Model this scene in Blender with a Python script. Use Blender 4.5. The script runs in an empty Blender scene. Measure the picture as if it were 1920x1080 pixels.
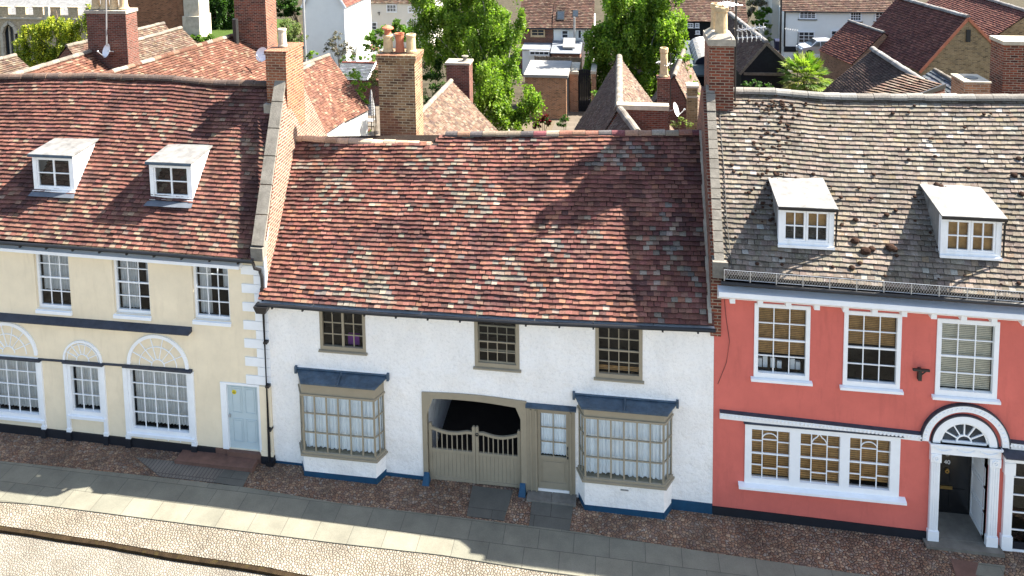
import bpy, math, random
from math import sin, cos, pi, radians, atan2, hypot
from mathutils import Vector, noise
from mathutils.geometry import tessellate_polygon
rnd = random.Random(7)
V = Vector
COL = bpy.context.scene.collection
SC = bpy.context.scene

# ------------------------------------------------------------------ camera
CF, CX, CY = 1400., 960., -98.
yaw, pitch, roll = .1437, .0888, .0143
FW = V((-sin(yaw)*cos(pitch), cos(yaw)*cos(pitch), -sin(pitch)))
RT0 = V((cos(yaw), sin(yaw), 0)); DN0 = FW.cross(RT0)
RT = cos(roll)*RT0 + sin(roll)*DN0
DN = -sin(roll)*RT0 + cos(roll)*DN0
def ray(px, py): return FW + RT*((px-CX)/CF) + DN*((py-CY)/CF)
CAM = -ray(960, 905)*21.9
def P(px, py, Y=0.0):
    v = ray(px, py); return CAM + v*((Y-CAM.y)/v.y)
def PZ(px, py, Z=0.0):
    v = ray(px, py); return CAM + v*((Z-CAM.z)/v.z)
def PXp(px, py, X):
    v = ray(px, py); return CAM + v*((X-CAM.x)/v.x)
def zg(x): return -.22-.0155*x-.00018*x*x          # street level along the row
def G(px, py):
    z = -.2
    for _ in range(8): z = zg(max(-30, min(25, PZ(px, py, z).x)))
    return PZ(px, py, z)
def zb(y): return -.35-.035*max(0., y-9.)            # gardens behind fall gently away
def GB(px, py):
    z = -1.
    for _ in range(25): z = .5*z+.5*zb(PZ(px, py, z).y)
    return PZ(px, py, z)

cam_d = bpy.data.cameras.new('camera'); cam = bpy.data.objects.new('camera', cam_d); COL.objects.link(cam)
from mathutils import Matrix
m = Matrix((RT, -DN, -FW)).transposed().to_4x4(); m.translation = CAM
cam.matrix_world = m
cam_d.sensor_width = 36; cam_d.lens = 36*CF/1920
cam_d.shift_y = (CY-540)/1920
cam_d.clip_end = 2000; cam_d.clip_start = .1
SC.camera = cam

# ------------------------------------------------------------------ objects
ORG = {}
def prop(o, label=None, cat=None, group=None, kind=None):
    if label: o['label'] = label
    if cat: o['category'] = cat
    if group: o['group'] = group
    if kind: o['kind'] = kind
    return o
def thing(name, label, cat, loc, group=None):
    o = bpy.data.objects.new(name, None); COL.objects.link(o)
    o.location = loc; o.empty_display_size = .3
    ORG[o.name] = V(loc)
    return prop(o, label, cat, group)
class MB:
    def __init__(s): s.v = []; s.f = []; s.c = None
    def poly(s, pts, col=None):
        i = len(s.v); s.v += [tuple(p) for p in pts]; s.f.append(tuple(range(i, i+len(pts))))
        if col is not None:
            if s.c is None: s.c = []
            s.c += [col]*len(pts)
    def quad(s, a, b, c, d, col=None): s.poly((a, b, c, d), col)
    def hexa(s, p, col=None):       # p: 4 bottom (ccw from above) + 4 top
        for q in ((3,2,1,0),(4,5,6,7),(0,1,5,4),(1,2,6,5),(2,3,7,6),(3,0,4,7)):
            s.poly([p[k] for k in q], col)
    def box(s, x0, x1, y0, y1, z0, z1, col=None):
        if x0 > x1: x0, x1 = x1, x0
        if y0 > y1: y0, y1 = y1, y0
        if z0 > z1: z0, z1 = z1, z0
        s.hexa([(x0,y0,z0),(x1,y0,z0),(x1,y1,z0),(x0,y1,z0),(x0,y0,z1),(x1,y0,z1),(x1,y1,z1),(x0,y1,z1)], col)
    def bar(s, a, b, w, h, up=V((0,0,1)), col=None):   # box along a->b
        a = V(a); b = V(b); d = (b-a).normalized()
        sd = d.cross(up)
        if sd.length < 1e-4: sd = d.cross(V((0,1,0)))
        sd = sd.normalized()*w/2; u = sd.cross(d).normalized()*h/2
        s.hexa([a-sd-u, a+sd-u, b+sd-u, b-sd-u, a-sd+u, a+sd+u, b+sd+u, b-sd+u], col)
    def prism(s, pts, d, col=None):                     # planar polygon extruded by d
        d = V(d); a = [V(p) for p in pts]; b = [p+d for p in a]
        s.poly(a[::-1], col); s.poly(b, col)
        n = len(a)
        for i in range(n): s.quad(a[i], a[(i+1)%n], b[(i+1)%n], b[i], col)
    def tube(s, pts, r, n=8, col=None, cap=True):
        pts = [V(p) for p in pts]; rings = []
        for i, p in enumerate(pts):
            d = (pts[min(i+1,len(pts)-1)]-pts[max(i-1,0)]).normalized()
            a = d.cross(V((0,0,1)))
            if a.length < 1e-3: a = d.cross(V((1,0,0)))
            a.normalize(); b = a.cross(d)
            rr = r[i] if isinstance(r, (list, tuple)) else r
            rings.append([p+a*rr*cos(2*pi*k/n)+b*rr*sin(2*pi*k/n) for k in range(n)])
        for A, B in zip(rings, rings[1:]):
            for k in range(n): s.quad(A[k], B[k], B[(k+1)%n], A[(k+1)%n], col)
        if cap: s.poly(rings[0], col); s.poly(rings[-1][::-1], col)
    def lathe(s, c, prof, n=14, col=None):              # prof: (r, z)
        c = V(c)
        R = [[c+V((r*cos(2*pi*k/n), r*sin(2*pi*k/n), z)) for k in range(n)] for r, z in prof]
        for A, B in zip(R, R[1:]):
            for k in range(n): s.quad(A[k], A[(k+1)%n], B[(k+1)%n], B[k], col)
        s.poly(R[0][::-1], col); s.poly(R[-1], col)
    def build(s, name, mat, parent=None, smooth=False, loc=None):
        org = ORG[parent.name] if parent else V(loc or (0,0,0))
        me = bpy.data.meshes.new(name)
        ox, oy, oz = org
        me.from_pydata([(x-ox, y-oy, z-oz) for x, y, z in s.v], [], s.f)
        uv = me.uv_layers.new(name='UVMap')
        co = s.v; data = [0.0]*(2*len(me.loops)); k = 0
        for f in s.f:
            nx = ny = nz = 0.; n = len(f)
            for i in range(n):
                a = co[f[i]]; b = co[f[(i+1)%n]]
                nx += (a[1]-b[1])*(a[2]+b[2]); ny += (a[2]-b[2])*(a[0]+b[0]); nz += (a[0]-b[0])*(a[1]+b[1])
            L = math.sqrt(nx*nx+ny*ny+nz*nz) or 1.; nx /= L; ny /= L; nz /= L
            h = hypot(nx, ny)
            if h < .25:
                for i in f: data[k] = co[i][0]; data[k+1] = co[i][1]; k += 2
            else:
                ux, uy = -ny/h, nx/h; vx, vy, vz = -nz*uy, nz*ux, nx*uy-ny*ux
                for i in f:
                    p = co[i]; data[k] = p[0]*ux+p[1]*uy; data[k+1] = p[0]*vx+p[1]*vy+p[2]*vz; k += 2
        uv.data.foreach_set('uv', data)
        if s.c and len(s.c) == len(s.v):
            at = me.color_attributes.new('Col', 'FLOAT_COLOR', 'POINT')
            at.data.foreach_set('color', [q for c in s.c for q in (c[0], c[1], c[2], 1.)])
        me.materials.append(mat)
        if smooth: me.polygons.foreach_set('use_smooth', [True]*len(me.polygons))
        me.update()
        o = bpy.data.objects.new(name, me); COL.objects.link(o)
        if parent: o.parent = parent
        else: o.location = org
        ORG[o.name] = org
        return o

# ------------------------------------------------------------------ materials
def newmat(name):
    mt = bpy.data.materials.new(name); mt.use_nodes = True
    nt = mt.node_tree; nt.nodes.clear()
    out = nt.nodes.new('ShaderNodeOutputMaterial'); b = nt.nodes.new('ShaderNodeBsdfPrincipled')
    nt.links.new(b.outputs[0], out.inputs[0])
    return mt, nt, b, out
def nd(nt, t, **kw):
    n = nt.nodes.new('ShaderNode'+t)
    for k, v in kw.items():
        if k in n.inputs: n.inputs[k].default_value = v
        else: setattr(n, k, v)
    return n
def c4(c): return (c[0], c[1], c[2], 1.)
def mixc(nt, fac, a, b, mode='MIX'):
    n = nt.nodes.new('ShaderNodeMix'); n.data_type = 'RGBA'; n.blend_type = mode
    for sock, val in ((n.inputs[0], fac), (n.inputs[6], a), (n.inputs[7], b)):
        if hasattr(val, 'links'): nt.links.new(val, sock)
        elif isinstance(val, (int, float)): sock.default_value = val
        else: sock.default_value = c4(val)
    return n.outputs[2]
def ramp(nt, src, stops):
    n = nt.nodes.new('ShaderNodeValToRGB'); nt.links.new(src, n.inputs[0])
    e = n.color_ramp.elements
    while len(e) < len(stops): e.new(.5)
    for x, (p, c) in zip(e, stops): x.position = p; x.color = c4(c) if not isinstance(c, (int, float)) else (c, c, c, 1)
    return n.outputs[0]
def coords(nt, uv=True, scale=None):
    t = nt.nodes.new('ShaderNodeTexCoord'); o = t.outputs['UV' if uv else 'Object']
    if scale:
        mp = nt.nodes.new('ShaderNodeMapping'); mp.inputs['Scale'].default_value = scale
        nt.links.new(o, mp.inputs[0]); o = mp.outputs[0]
    return o
def tex(nt, kind, vec, out=0, **kw):
    n = nd(nt, kind, **kw); nt.links.new(vec, n.inputs['Vector']); return n.outputs[out]
def bump(nt, b, h, dist, strength=1.):
    n = nd(nt, 'Bump', Strength=strength, Distance=dist); nt.links.new(h, n.inputs['Height'])
    nt.links.new(n.outputs[0], b.inputs['Normal']); return n
def paint(name, col, rough=.5, var=.12, bumpd=0., scale=3., spec=.4, metal=0., stain=None):
    mt, nt, b, o = newmat(name)
    cv = coords(nt, False)
    n1 = tex(nt, 'TexNoise', cv, Scale=scale, Detail=6., Roughness=.65)
    f = ramp(nt, n1, [(.3, 1.-var), (.7, 1.+var*.4)])
    c = mixc(nt, 1., col, f, 'MULTIPLY')
    if stain:
        n2 = tex(nt, 'TexNoise', coords(nt, False, (2.2, 2.2, .35)), Scale=2.2, Detail=7., Roughness=.7)
        c = mixc(nt, ramp(nt, n2, [(.53, 0.), (.72, stain[1])]), c, stain[0])
    nt.links.new(c, b.inputs['Base Color'])
    b.inputs['Roughness'].default_value = rough; b.inputs['Specular IOR Level'].default_value = spec
    b.inputs['Metallic'].default_value = metal
    if bumpd:
        n3 = tex(nt, 'TexNoise', cv, Scale=scale*9, Detail=4.)
        bump(nt, b, n3, bumpd)
    return mt
def brick(name, c1, c2, mortar, w=.27, h=.092, ms=.014, dark=None, bumpd=.006, patch=None):
    mt, nt, b, o = newmat(name)
    uv = coords(nt)
    wob = tex(nt, 'TexNoise', uv, 1, Scale=3., Detail=2.)
    vm = nd(nt, 'VectorMath', operation='SCALE'); nt.links.new(wob, vm.inputs[0]); vm.inputs['Scale'].default_value = .012
    va = nd(nt, 'VectorMath', operation='ADD'); nt.links.new(uv, va.inputs[0]); nt.links.new(vm.outputs[0], va.inputs[1])
    br = nd(nt, 'TexBrick', Scale=1., **{'Brick Width': w, 'Row Height': h, 'Mortar Size': ms, 'Mortar Smooth': .3, 'Bias': 0.})
    br.inputs['Color1'].default_value = c4(c1); br.inputs['Color2'].default_value = c4(c2); br.inputs['Mortar'].default_value = c4(mortar)
    nt.links.new(va.outputs[0], br.inputs['Vector'])
    # a second brick field shifted, for a third tone
    br2 = nd(nt, 'TexBrick', Scale=1., **{'Brick Width': w, 'Row Height': h, 'Mortar Size': ms, 'Mortar Smooth': .3, 'Bias': -.2})
    br2.inputs['Color1'].default_value = (0,0,0,1); br2.inputs['Color2'].default_value = (1,1,1,1); br2.inputs['Mortar'].default_value = (0,0,0,1)
    mp = nd(nt, 'Mapping'); mp.inputs['Location'].default_value = (w*14, h*22, 0); nt.links.new(va.outputs[0], mp.inputs[0]); nt.links.new(mp.outputs[0], br2.inputs['Vector'])
    c = br.outputs['Color']
    dk = dark or tuple(x*.35 for x in c1)
    c = mixc(nt, ramp(nt, br2.outputs['Color'], [(.42, 0.), (.80, .9)]), c, dk)
    if patch:
        pn = tex(nt, 'TexNoise', uv, Scale=.9, Detail=3.)
        c = mixc(nt, ramp(nt, pn, [(.5, 0.), (.62, .6)]), c, patch)
    n1 = tex(nt, 'TexNoise', uv, Scale=1.3, Detail=8., Roughness=.7)
    c = mixc(nt, 1., c, ramp(nt, n1, [(.25, .62), (.75, 1.18)]), 'MULTIPLY')
    n4 = tex(nt, 'TexNoise', uv, Scale=38., Detail=3.)
    c = mixc(nt, 1., c, ramp(nt, n4, [(.3, .75), (.7, 1.15)]), 'MULTIPLY')
    nt.links.new(c, b.inputs['Base Color']); b.inputs['Roughness'].default_value = .9; b.inputs['Specular IOR Level'].default_value = .2
    inv = nd(nt, 'Math', operation='SUBTRACT'); inv.inputs[0].default_value = 1.; nt.links.new(br.outputs['Fac'], inv.inputs[1])
    ad = nd(nt, 'Math', operation='MULTIPLY_ADD'); nt.links.new(n4, ad.inputs[0]); ad.inputs[1].default_value = .35; nt.links.new(inv.outputs[0], ad.inputs[2])
    bump(nt, b, ad.outputs[0], bumpd)
    return mt
def tilemat(name, lichen=None, lf=.3, spots=None, rough=.85):
    mt, nt, b, o = newmat(name)
    a = nd(nt, 'Attribute', attribute_name='Col'); c = a.outputs['Color']
    ov = coords(nt, False)
    n1 = tex(nt, 'TexNoise', ov, Scale=22., Detail=5., Roughness=.7)
    c = mixc(nt, 1., c, ramp(nt, n1, [(.28, .6), (.72, 1.3)]), 'MULTIPLY')
    n0 = tex(nt, 'TexNoise', ov, Scale=1.1, Detail=5., Roughness=.6)
    c = mixc(nt, 1., c, ramp(nt, n0, [(.3, .72), (.7, 1.15)]), 'MULTIPLY')
    if lichen:
        n2 = tex(nt, 'TexNoise', ov, Scale=9., Detail=8., Roughness=.75)
        c = mixc(nt, ramp(nt, n2, [(.56, 0.), (.68, lf)]), c, lichen)
    if spots:
        n3 = tex(nt, 'TexNoise', ov, Scale=6., Detail=7., Roughness=.8)
        c = mixc(nt, ramp(nt, n3, [(.6, 0.), (.66, .9)]), c, spots)
    nt.links.new(c, b.inputs['Base Color']); b.inputs['Roughness'].default_value = rough; b.inputs['Specular IOR Level'].default_value = .25
    n5 = tex(nt, 'TexNoise', ov, Scale=60., Detail=3.); bump(nt, b, n5, .006)
    return mt
def cobble(name, size, cols, gap, hgt=.02, gapw=.12, dirt=None, rand=1., squash=1.):
    mt, nt, b, o = newmat(name)
    uv = coords(nt, True, (1., squash, 1.))
    n0 = tex(nt, 'TexNoise', uv, 1, Scale=5., Detail=2.)
    vm = nd(nt, 'VectorMath', operation='SCALE'); nt.links.new(n0, vm.inputs[0]); vm.inputs['Scale'].default_value = size*.5
    va = nd(nt, 'VectorMath', operation='ADD'); nt.links.new(uv, va.inputs[0]); nt.links.new(vm.outputs[0], va.inputs[1])
    e = nd(nt, 'TexVoronoi', feature='DISTANCE_TO_EDGE', voronoi_dimensions='2D', Scale=1/size, Randomness=rand)
    k = nd(nt, 'TexVoronoi', feature='F1', voronoi_dimensions='2D', Scale=1/size, Randomness=rand)
    for q in (e, k): nt.links.new(va.outputs[0], q.inputs['Vector'])
    sp = nd(nt, 'SeparateColor'); nt.links.new(k.outputs['Color'], sp.inputs[0])
    n = len(cols); c = ramp(nt, sp.outputs[0], [(i/(n-1), q) for i, q in enumerate(cols)])
    n1 = tex(nt, 'TexNoise', uv, Scale=.7, Detail=5.)
    c = mixc(nt, 1., c, ramp(nt, n1, [(.3, .65), (.7, 1.2)]), 'MULTIPLY')
    if dirt:
        n2 = tex(nt, 'TexNoise', uv, Scale=1.6, Detail=6., Roughness=.7)
        c = mixc(nt, ramp(nt, n2, [(.48, 0.), (.7, .75)]), c, dirt)
    c = mixc(nt, ramp(nt, e.outputs['Distance'], [(gapw*.25, 1.), (gapw, 0.)]), c, gap)
    nt.links.new(c, b.inputs['Base Color']); b.inputs['Roughness'].default_value = .75; b.inputs['Specular IOR Level'].default_value = .3
    h = ramp(nt, e.outputs['Distance'], [(0., 0.), (.12, .55), (.42, 1.)])
    bump(nt, b, h, hgt)
    return mt
def flags(name, c1, c2, joint, w=.95, h=.62, ms=.008, off=.37):
    mt, nt, b, o = newmat(name)
    uv = coords(nt)
    br = nd(nt, 'TexBrick', Scale=1., offset=off, **{'Brick Width': w, 'Row Height': h, 'Mortar Size': ms, 'Mortar Smooth': .2})
    br.inputs['Color1'].default_value = c4(c1); br.inputs['Color2'].default_value = c4(c2); br.inputs['Mortar'].default_value = c4(joint)
    nt.links.new(uv, br.inputs['Vector'])
    n1 = tex(nt, 'TexNoise', uv, Scale=1.1, Detail=8., Roughness=.65)
    c = mixc(nt, 1., br.outputs['Color'], ramp(nt, n1, [(.3, .7), (.7, 1.12)]), 'MULTIPLY')
    n2 = tex(nt, 'TexNoise', uv, Scale=30., Detail=4.)
    c = mixc(nt, 1., c, ramp(nt, n2, [(.3, .88), (.7, 1.08)]), 'MULTIPLY')
    nt.links.new(c, b.inputs['Base Color']); b.inputs['Roughness'].default_value = .8
    iv = nd(nt, 'Math', operation='MULTIPLY_ADD'); nt.links.new(br.outputs['Fac'], iv.inputs[0]); iv.inputs[1].default_value = -1.; nt.links.new(n1, iv.inputs[2])
    bump(nt, b, iv.outputs[0], .006)
    return mt
def roughcast(name, col, scale=11., d=.035):
    mt, nt, b, o = newmat(name)
    ov = coords(nt, False)
    n1 = tex(nt, 'TexNoise', ov, Scale=scale, Detail=5., Roughness=.6)
    n2 = tex(nt, 'TexNoise', ov, Scale=scale*2.7, Detail=3., Roughness=.6)
    h = mixc(nt, .4, n1, n2)
    nb = tex(nt, 'TexNoise', ov, Scale=1.1, Detail=3.)
    n3 = tex(nt, 'TexNoise', coords(nt, False, (1, 1, .35)), Scale=1.6, Detail=7., Roughness=.7)
    c = mixc(nt, 1., col, ramp(nt, n3, [(.3, .9), (.7, 1.03)]), 'MULTIPLY')
    c = mixc(nt, 1., c, ramp(nt, h, [(.32, .84), (.5, 1.)]), 'MULTIPLY')
    nt.links.new(c, b.inputs['Base Color']); b.inputs['Roughness'].default_value = .85; b.inputs['Specular IOR Level'].default_value = .25
    hh = nd(nt, 'Math', operation='MULTIPLY_ADD'); nt.links.new(nb, hh.inputs[0]); hh.inputs[1].default_value = 4.; nt.links.new(h, hh.inputs[2])
    bump(nt, b, hh.outputs[0], d)
    return mt
def glassmat(name, tint=(.92,.95,.96), refl=.0):
    mt, nt, b, o = newmat(name); nt.nodes.remove(b)
    t = nd(nt, 'BsdfTransparent'); t.inputs[0].default_value = c4(tint)
    g = nd(nt, 'BsdfGlossy', Roughness=.03); g.inputs[0].default_value = (.9,.95,1,1)
    fr = nd(nt, 'Fresnel', IOR=1.33)
    mx = nd(nt, 'MixShader'); nt.links.new(fr.outputs[0], mx.inputs[0]); nt.links.new(t.outputs[0], mx.inputs[1]); nt.links.new(g.outputs[0], mx.inputs[2])
    n1 = tex(nt, 'TexNoise', coords(nt, False), Scale=2.2, Detail=1.)
    bp = nd(nt, 'Bump', Strength=.25, Distance=.02); nt.links.new(n1, bp.inputs['Height']); nt.links.new(bp.outputs[0], g.inputs['Normal'])
    nt.links.new(mx.outputs[0], o.inputs[0]); return mt
def leafmat(name, tr=.45):
    mt, nt, b, o = newmat(name)
    a = nd(nt, 'Attribute', attribute_name='Col')
    nt.links.new(a.outputs['Color'], b.inputs['Base Color']); b.inputs['Roughness'].default_value = .55; b.inputs['Specular IOR Level'].default_value = .3
    t = nd(nt, 'BsdfTranslucent'); nt.links.new(mixc(nt, 1., a.outputs['Color'], (1.3,1.5,.7), 'MULTIPLY'), t.inputs[0])
    mx = nd(nt, 'MixShader'); mx.inputs[0].default_value = tr
    nt.links.new(b.outputs[0], mx.inputs[1]); nt.links.new(t.outputs[0], mx.inputs[2]); nt.links.new(mx.outputs[0], o.inputs[0])
    return mt
M = {}
M['cream'] = paint('cream_render', (.79,.68,.50), .8, .10, .004, 1.2, .25, stain=((.64,.54,.39), .45))
M['white'] = roughcast('white_roughcast', (.89,.865,.83))
M['pink'] = paint('salmon_render', (.60,.145,.115), .8, .11, .005, 1.3, .25, stain=((.43,.105,.085), .5))
M['wpaint'] = paint('white_gloss', (.80,.82,.84), .35, .06, .0)
M['wdorm'] = paint('white_painted_board', (.82,.83,.84), .5, .08, stain=((.5,.48,.42), .3))
M['taupe'] = paint('taupe_gloss', (.29,.25,.18), .45, .10)
M['blue'] = paint('blue_masonry_paint', (.008,.058,.12), .55, .3)
M['lead'] = paint('blue_grey_lead', (.048,.082,.122), .5, .5, .004, 4., .35, stain=((.09,.115,.14), .5))
M['palelead'] = paint('pale_lead', (.20,.197,.19), .55, .45, .003, 3., stain=((.075,.075,.075), .6))
M['apron'] = paint('apron_lead', (.10,.115,.14), .5, .3)
M['black'] = paint('black_gloss', (.012,.012,.014), .4, .3)
M['plinth'] = paint('black_plinth', (.008,.010,.016), .6, .3)
M['slateband'] = paint('dark_slate', (.035,.042,.06), .6, .4, .004, 5.)
M['dooblue'] = paint('pale_blue_door_paint', (.46,.55,.58), .4, .05)
M['blackdoor'] = paint('black_door_paint', (.010,.010,.011), .25, .2, spec=.6)
M['brass'] = paint('brass', (.55,.38,.14), .3, .1, metal=1.)
M['iron'] = paint('iron', (.02,.02,.02), .5, .2)
M['steel'] = paint('grey_steel', (.45,.46,.47), .4, .15, metal=.6)
M['stone'] = paint('weathered_stone', (.19,.175,.15), .85, .35, .01, 3.5, .2, stain=((.12,.11,.09), .6))
M['palestone'] = paint('pale_stone', (.50,.44,.34), .85, .3, .01, 2., .2, stain=((.25,.22,.17), .5))
M['doorstep'] = paint('grey_step_stone', (.17,.155,.13), .8, .3, .006, 3., .2)
M['redstep'] = paint('red_brown_step', (.15,.085,.065), .8, .3, .006, 3., .2)
M['mortar'] = paint('lime_mortar', (.36,.32,.26), .9, .3, .01, 5., .2)
M['yellowpot'] = paint('buff_chimney_pot', (.58,.43,.25), .8, .3, .004, 6., .2, stain=((.2,.16,.11), .5))
M['redpot'] = paint('terracotta_pot', (.45,.16,.09), .8, .25, .004, 6., .2)
M['net'] = paint('net_curtain', (.84,.88,.92), .9, .06, 0, 5., .1)
M['greycurtain'] = paint('grey_curtain', (.62,.62,.62), .9, .16, 0, 4., .1)
M['blind'] = paint('bamboo_blind', (.46,.265,.105), .8, .35, 0, 6., .2)
M['paleblind'] = paint('pale_blind', (.72,.67,.55), .8, .2, 0, 4., .2)
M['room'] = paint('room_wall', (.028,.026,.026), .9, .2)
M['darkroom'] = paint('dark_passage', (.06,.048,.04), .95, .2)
M['glass'] = glassmat('window_glass')
M['farglass'] = paint('dim_window_glass', (.03,.04,.05), .1, .3, spec=.8)
M['brick_red'] = brick('red_brick', (.25,.07,.038), (.15,.045,.03), (.30,.24,.18), dark=(.045,.018,.016))
M['brick_gable'] = brick('gable_brick', (.22,.11,.075), (.15,.06,.045), (.32,.26,.2), ms=.02, dark=(.07,.03,.025))
M['brick_yel'] = brick('gault_brick', (.27,.17,.09), (.20,.11,.06), (.38,.31,.21), dark=(.055,.03,.022), patch=(.16,.055,.035))
M['brick_or'] = brick('orange_brick', (.30,.11,.055), (.22,.075,.042), (.34,.25,.17), dark=(.09,.035,.025))
M['brick_dark'] = brick('dark_red_brick', (.20,.065,.045), (.13,.045,.035), (.20,.16,.13))
M['brick_buff'] = brick('buff_brick', (.33,.235,.12), (.25,.165,.08), (.32,.26,.17), dark=(.09,.06,.035))
M['brick_pier'] = brick('orange_pier_brick', (.42,.20,.10), (.36,.17,.09), (.40,.32,.24))
M['flint'] = paint('church_rubble', (.48,.38,.25), .9, .5, .02, 6., .2, stain=((.2,.17,.13), .6))
M['brownbrick'] = brick('brown_church_brick', (.33,.13,.06), (.26,.10,.05), (.28,.19,.12), w=.3, h=.1)
M['tile_w'] = tilemat('old_red_tile', lichen=(.17,.145,.11), lf=.3)
M['tile_c'] = tilemat('red_tile', lichen=(.17,.13,.095), lf=.3)
M['tile_p'] = tilemat('grey_lichen_tile', lichen=(.33,.32,.30), lf=.7, spots=None)
M['tile_r'] = tilemat('rear_tile', lichen=(.12,.10,.075), lf=.4)
M['tile_plain'] = tilemat('plain_tile')
M['ridge'] = tilemat('ridge_tile', lichen=(.24,.22,.2), lf=.5)
M['leaf'] = leafmat('leaf'); M['flower'] = leafmat('petal', .2)
M['bark'] = paint('bark', (.16,.12,.085), .9, .5, .02, 6., .2)
M['palebark'] = paint('birch_bark', (.5,.47,.42), .8, .5, .01, 5., .2)
M['grass'] = paint('mown_grass', (.045,.075,.014), .9, .3, .02, 2., .1)
M['soil'] = paint('garden_ground', (.06,.05,.034), .95, .5, .02, 1.5, .1, stain=((.025,.045,.01), .7))
M['gravel'] = paint('pale_gravel', (.125,.10,.07), .95, .25, .01, 9., .1)
M['patio'] = flags('patio_paving', (.13,.105,.078), (.105,.085,.062), (.06,.05,.04), .9, .6)
M['tarmac'] = paint('worn_tarmac', (.10,.095,.085), .9, .2, .006, 6., .15)
M['flags'] = flags('york_flagstone', (.175,.166,.128), (.148,.145,.114), (.085,.08,.063))
M['slab'] = flags('dark_slab', (.10,.097,.082), (.088,.086,.073), (.04,.036,.03), 1.2, .8)
M['setts'] = flags('grey_setts', (.15,.13,.11), (.12,.11,.095), (.05,.04,.035), .11, .9, .01, .5)
M['pebble'] = cobble('brown_pebble', .085, [(.13,.078,.056),(.26,.15,.09),(.18,.125,.10),(.38,.26,.165),(.20,.105,.066),(.30,.25,.20)], (.045,.032,.025), .03, .10, dirt=(.10,.07,.05))
M['cobble'] = cobble('pale_cobble', .078, [(.20,.172,.135),(.25,.222,.18),(.17,.148,.118),(.29,.262,.215)], (.075,.055,.033), .03, .09, dirt=(.20,.17,.125))
M['roadcob'] = cobble('pale_road_setts', .066, [(.19,.172,.142),(.23,.212,.18),(.17,.155,.128)], (.085,.065,.045), .02, .09, dirt=(.20,.18,.145))
M['kerbdirt'] = paint('dirty_kerb_stone', (.03,.02,.011), .9, .5, .02, 4., .1, stain=((.05,.04,.01), .6))
M['wcott'] = paint('white_cottage_render', (.80,.80,.76), .85, .06, .004, 1., .2)
M['ccott'] = paint('ivory_cottage_render', (.66,.62,.54), .85, .08, .004, 1., .2)
M['slate'] = flags('grey_slate', (.20,.22,.25), (.16,.18,.21), (.08,.09,.10), .3, .2, .008, .5)
M['timber'] = paint('grey_weathered_timber', (.16,.13,.10), .9, .4, .01, 4., .2)
M['blacktimber'] = paint('black_weatherboard', (.010,.011,.014), .7, .4, .004, 4., .2)
M['ltroof'] = paint('pale_felt_roof', (.25,.245,.235), .8, .15, .004, 2., .2)
M['greyroof'] = paint('grey_felt_roof', (.085,.10,.105), .8, .2, .004, 1.5, .2)
M['plastic'] = paint('white_plastic', (.75,.76,.77), .4, .06)
M['yellow'] = paint('yellow_sticker', (.75,.62,.03), .5, .05)
M['silver'] = paint('silver_car_paint', (.5,.53,.57), .25, .05, metal=.4)
M['tyre'] = paint('tyre_rubber', (.015,.015,.016), .8, .2)
M['navy'] = paint('dark_blue_plastic', (.012,.018,.05), .5, .2)
M['stripe'] = flags('striped_canvas', (.62,.62,.6), (.62,.62,.6), (.12,.12,.13), 9., .12, .05, 0.)
M['moss'] = paint('brown_moss', (.05,.028,.02), .95, .5, .03, 8., .1)
M['terracotta'] = M['redpot']
M['white_letter'] = paint('white_lettering', (.8,.8,.8), .5, .02)
M['slot'] = paint('plate_slit_dark', (.15,.15,.15), .8, .3)
SKY, SUN, EXPO = .075, 5.0, 2.25
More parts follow.
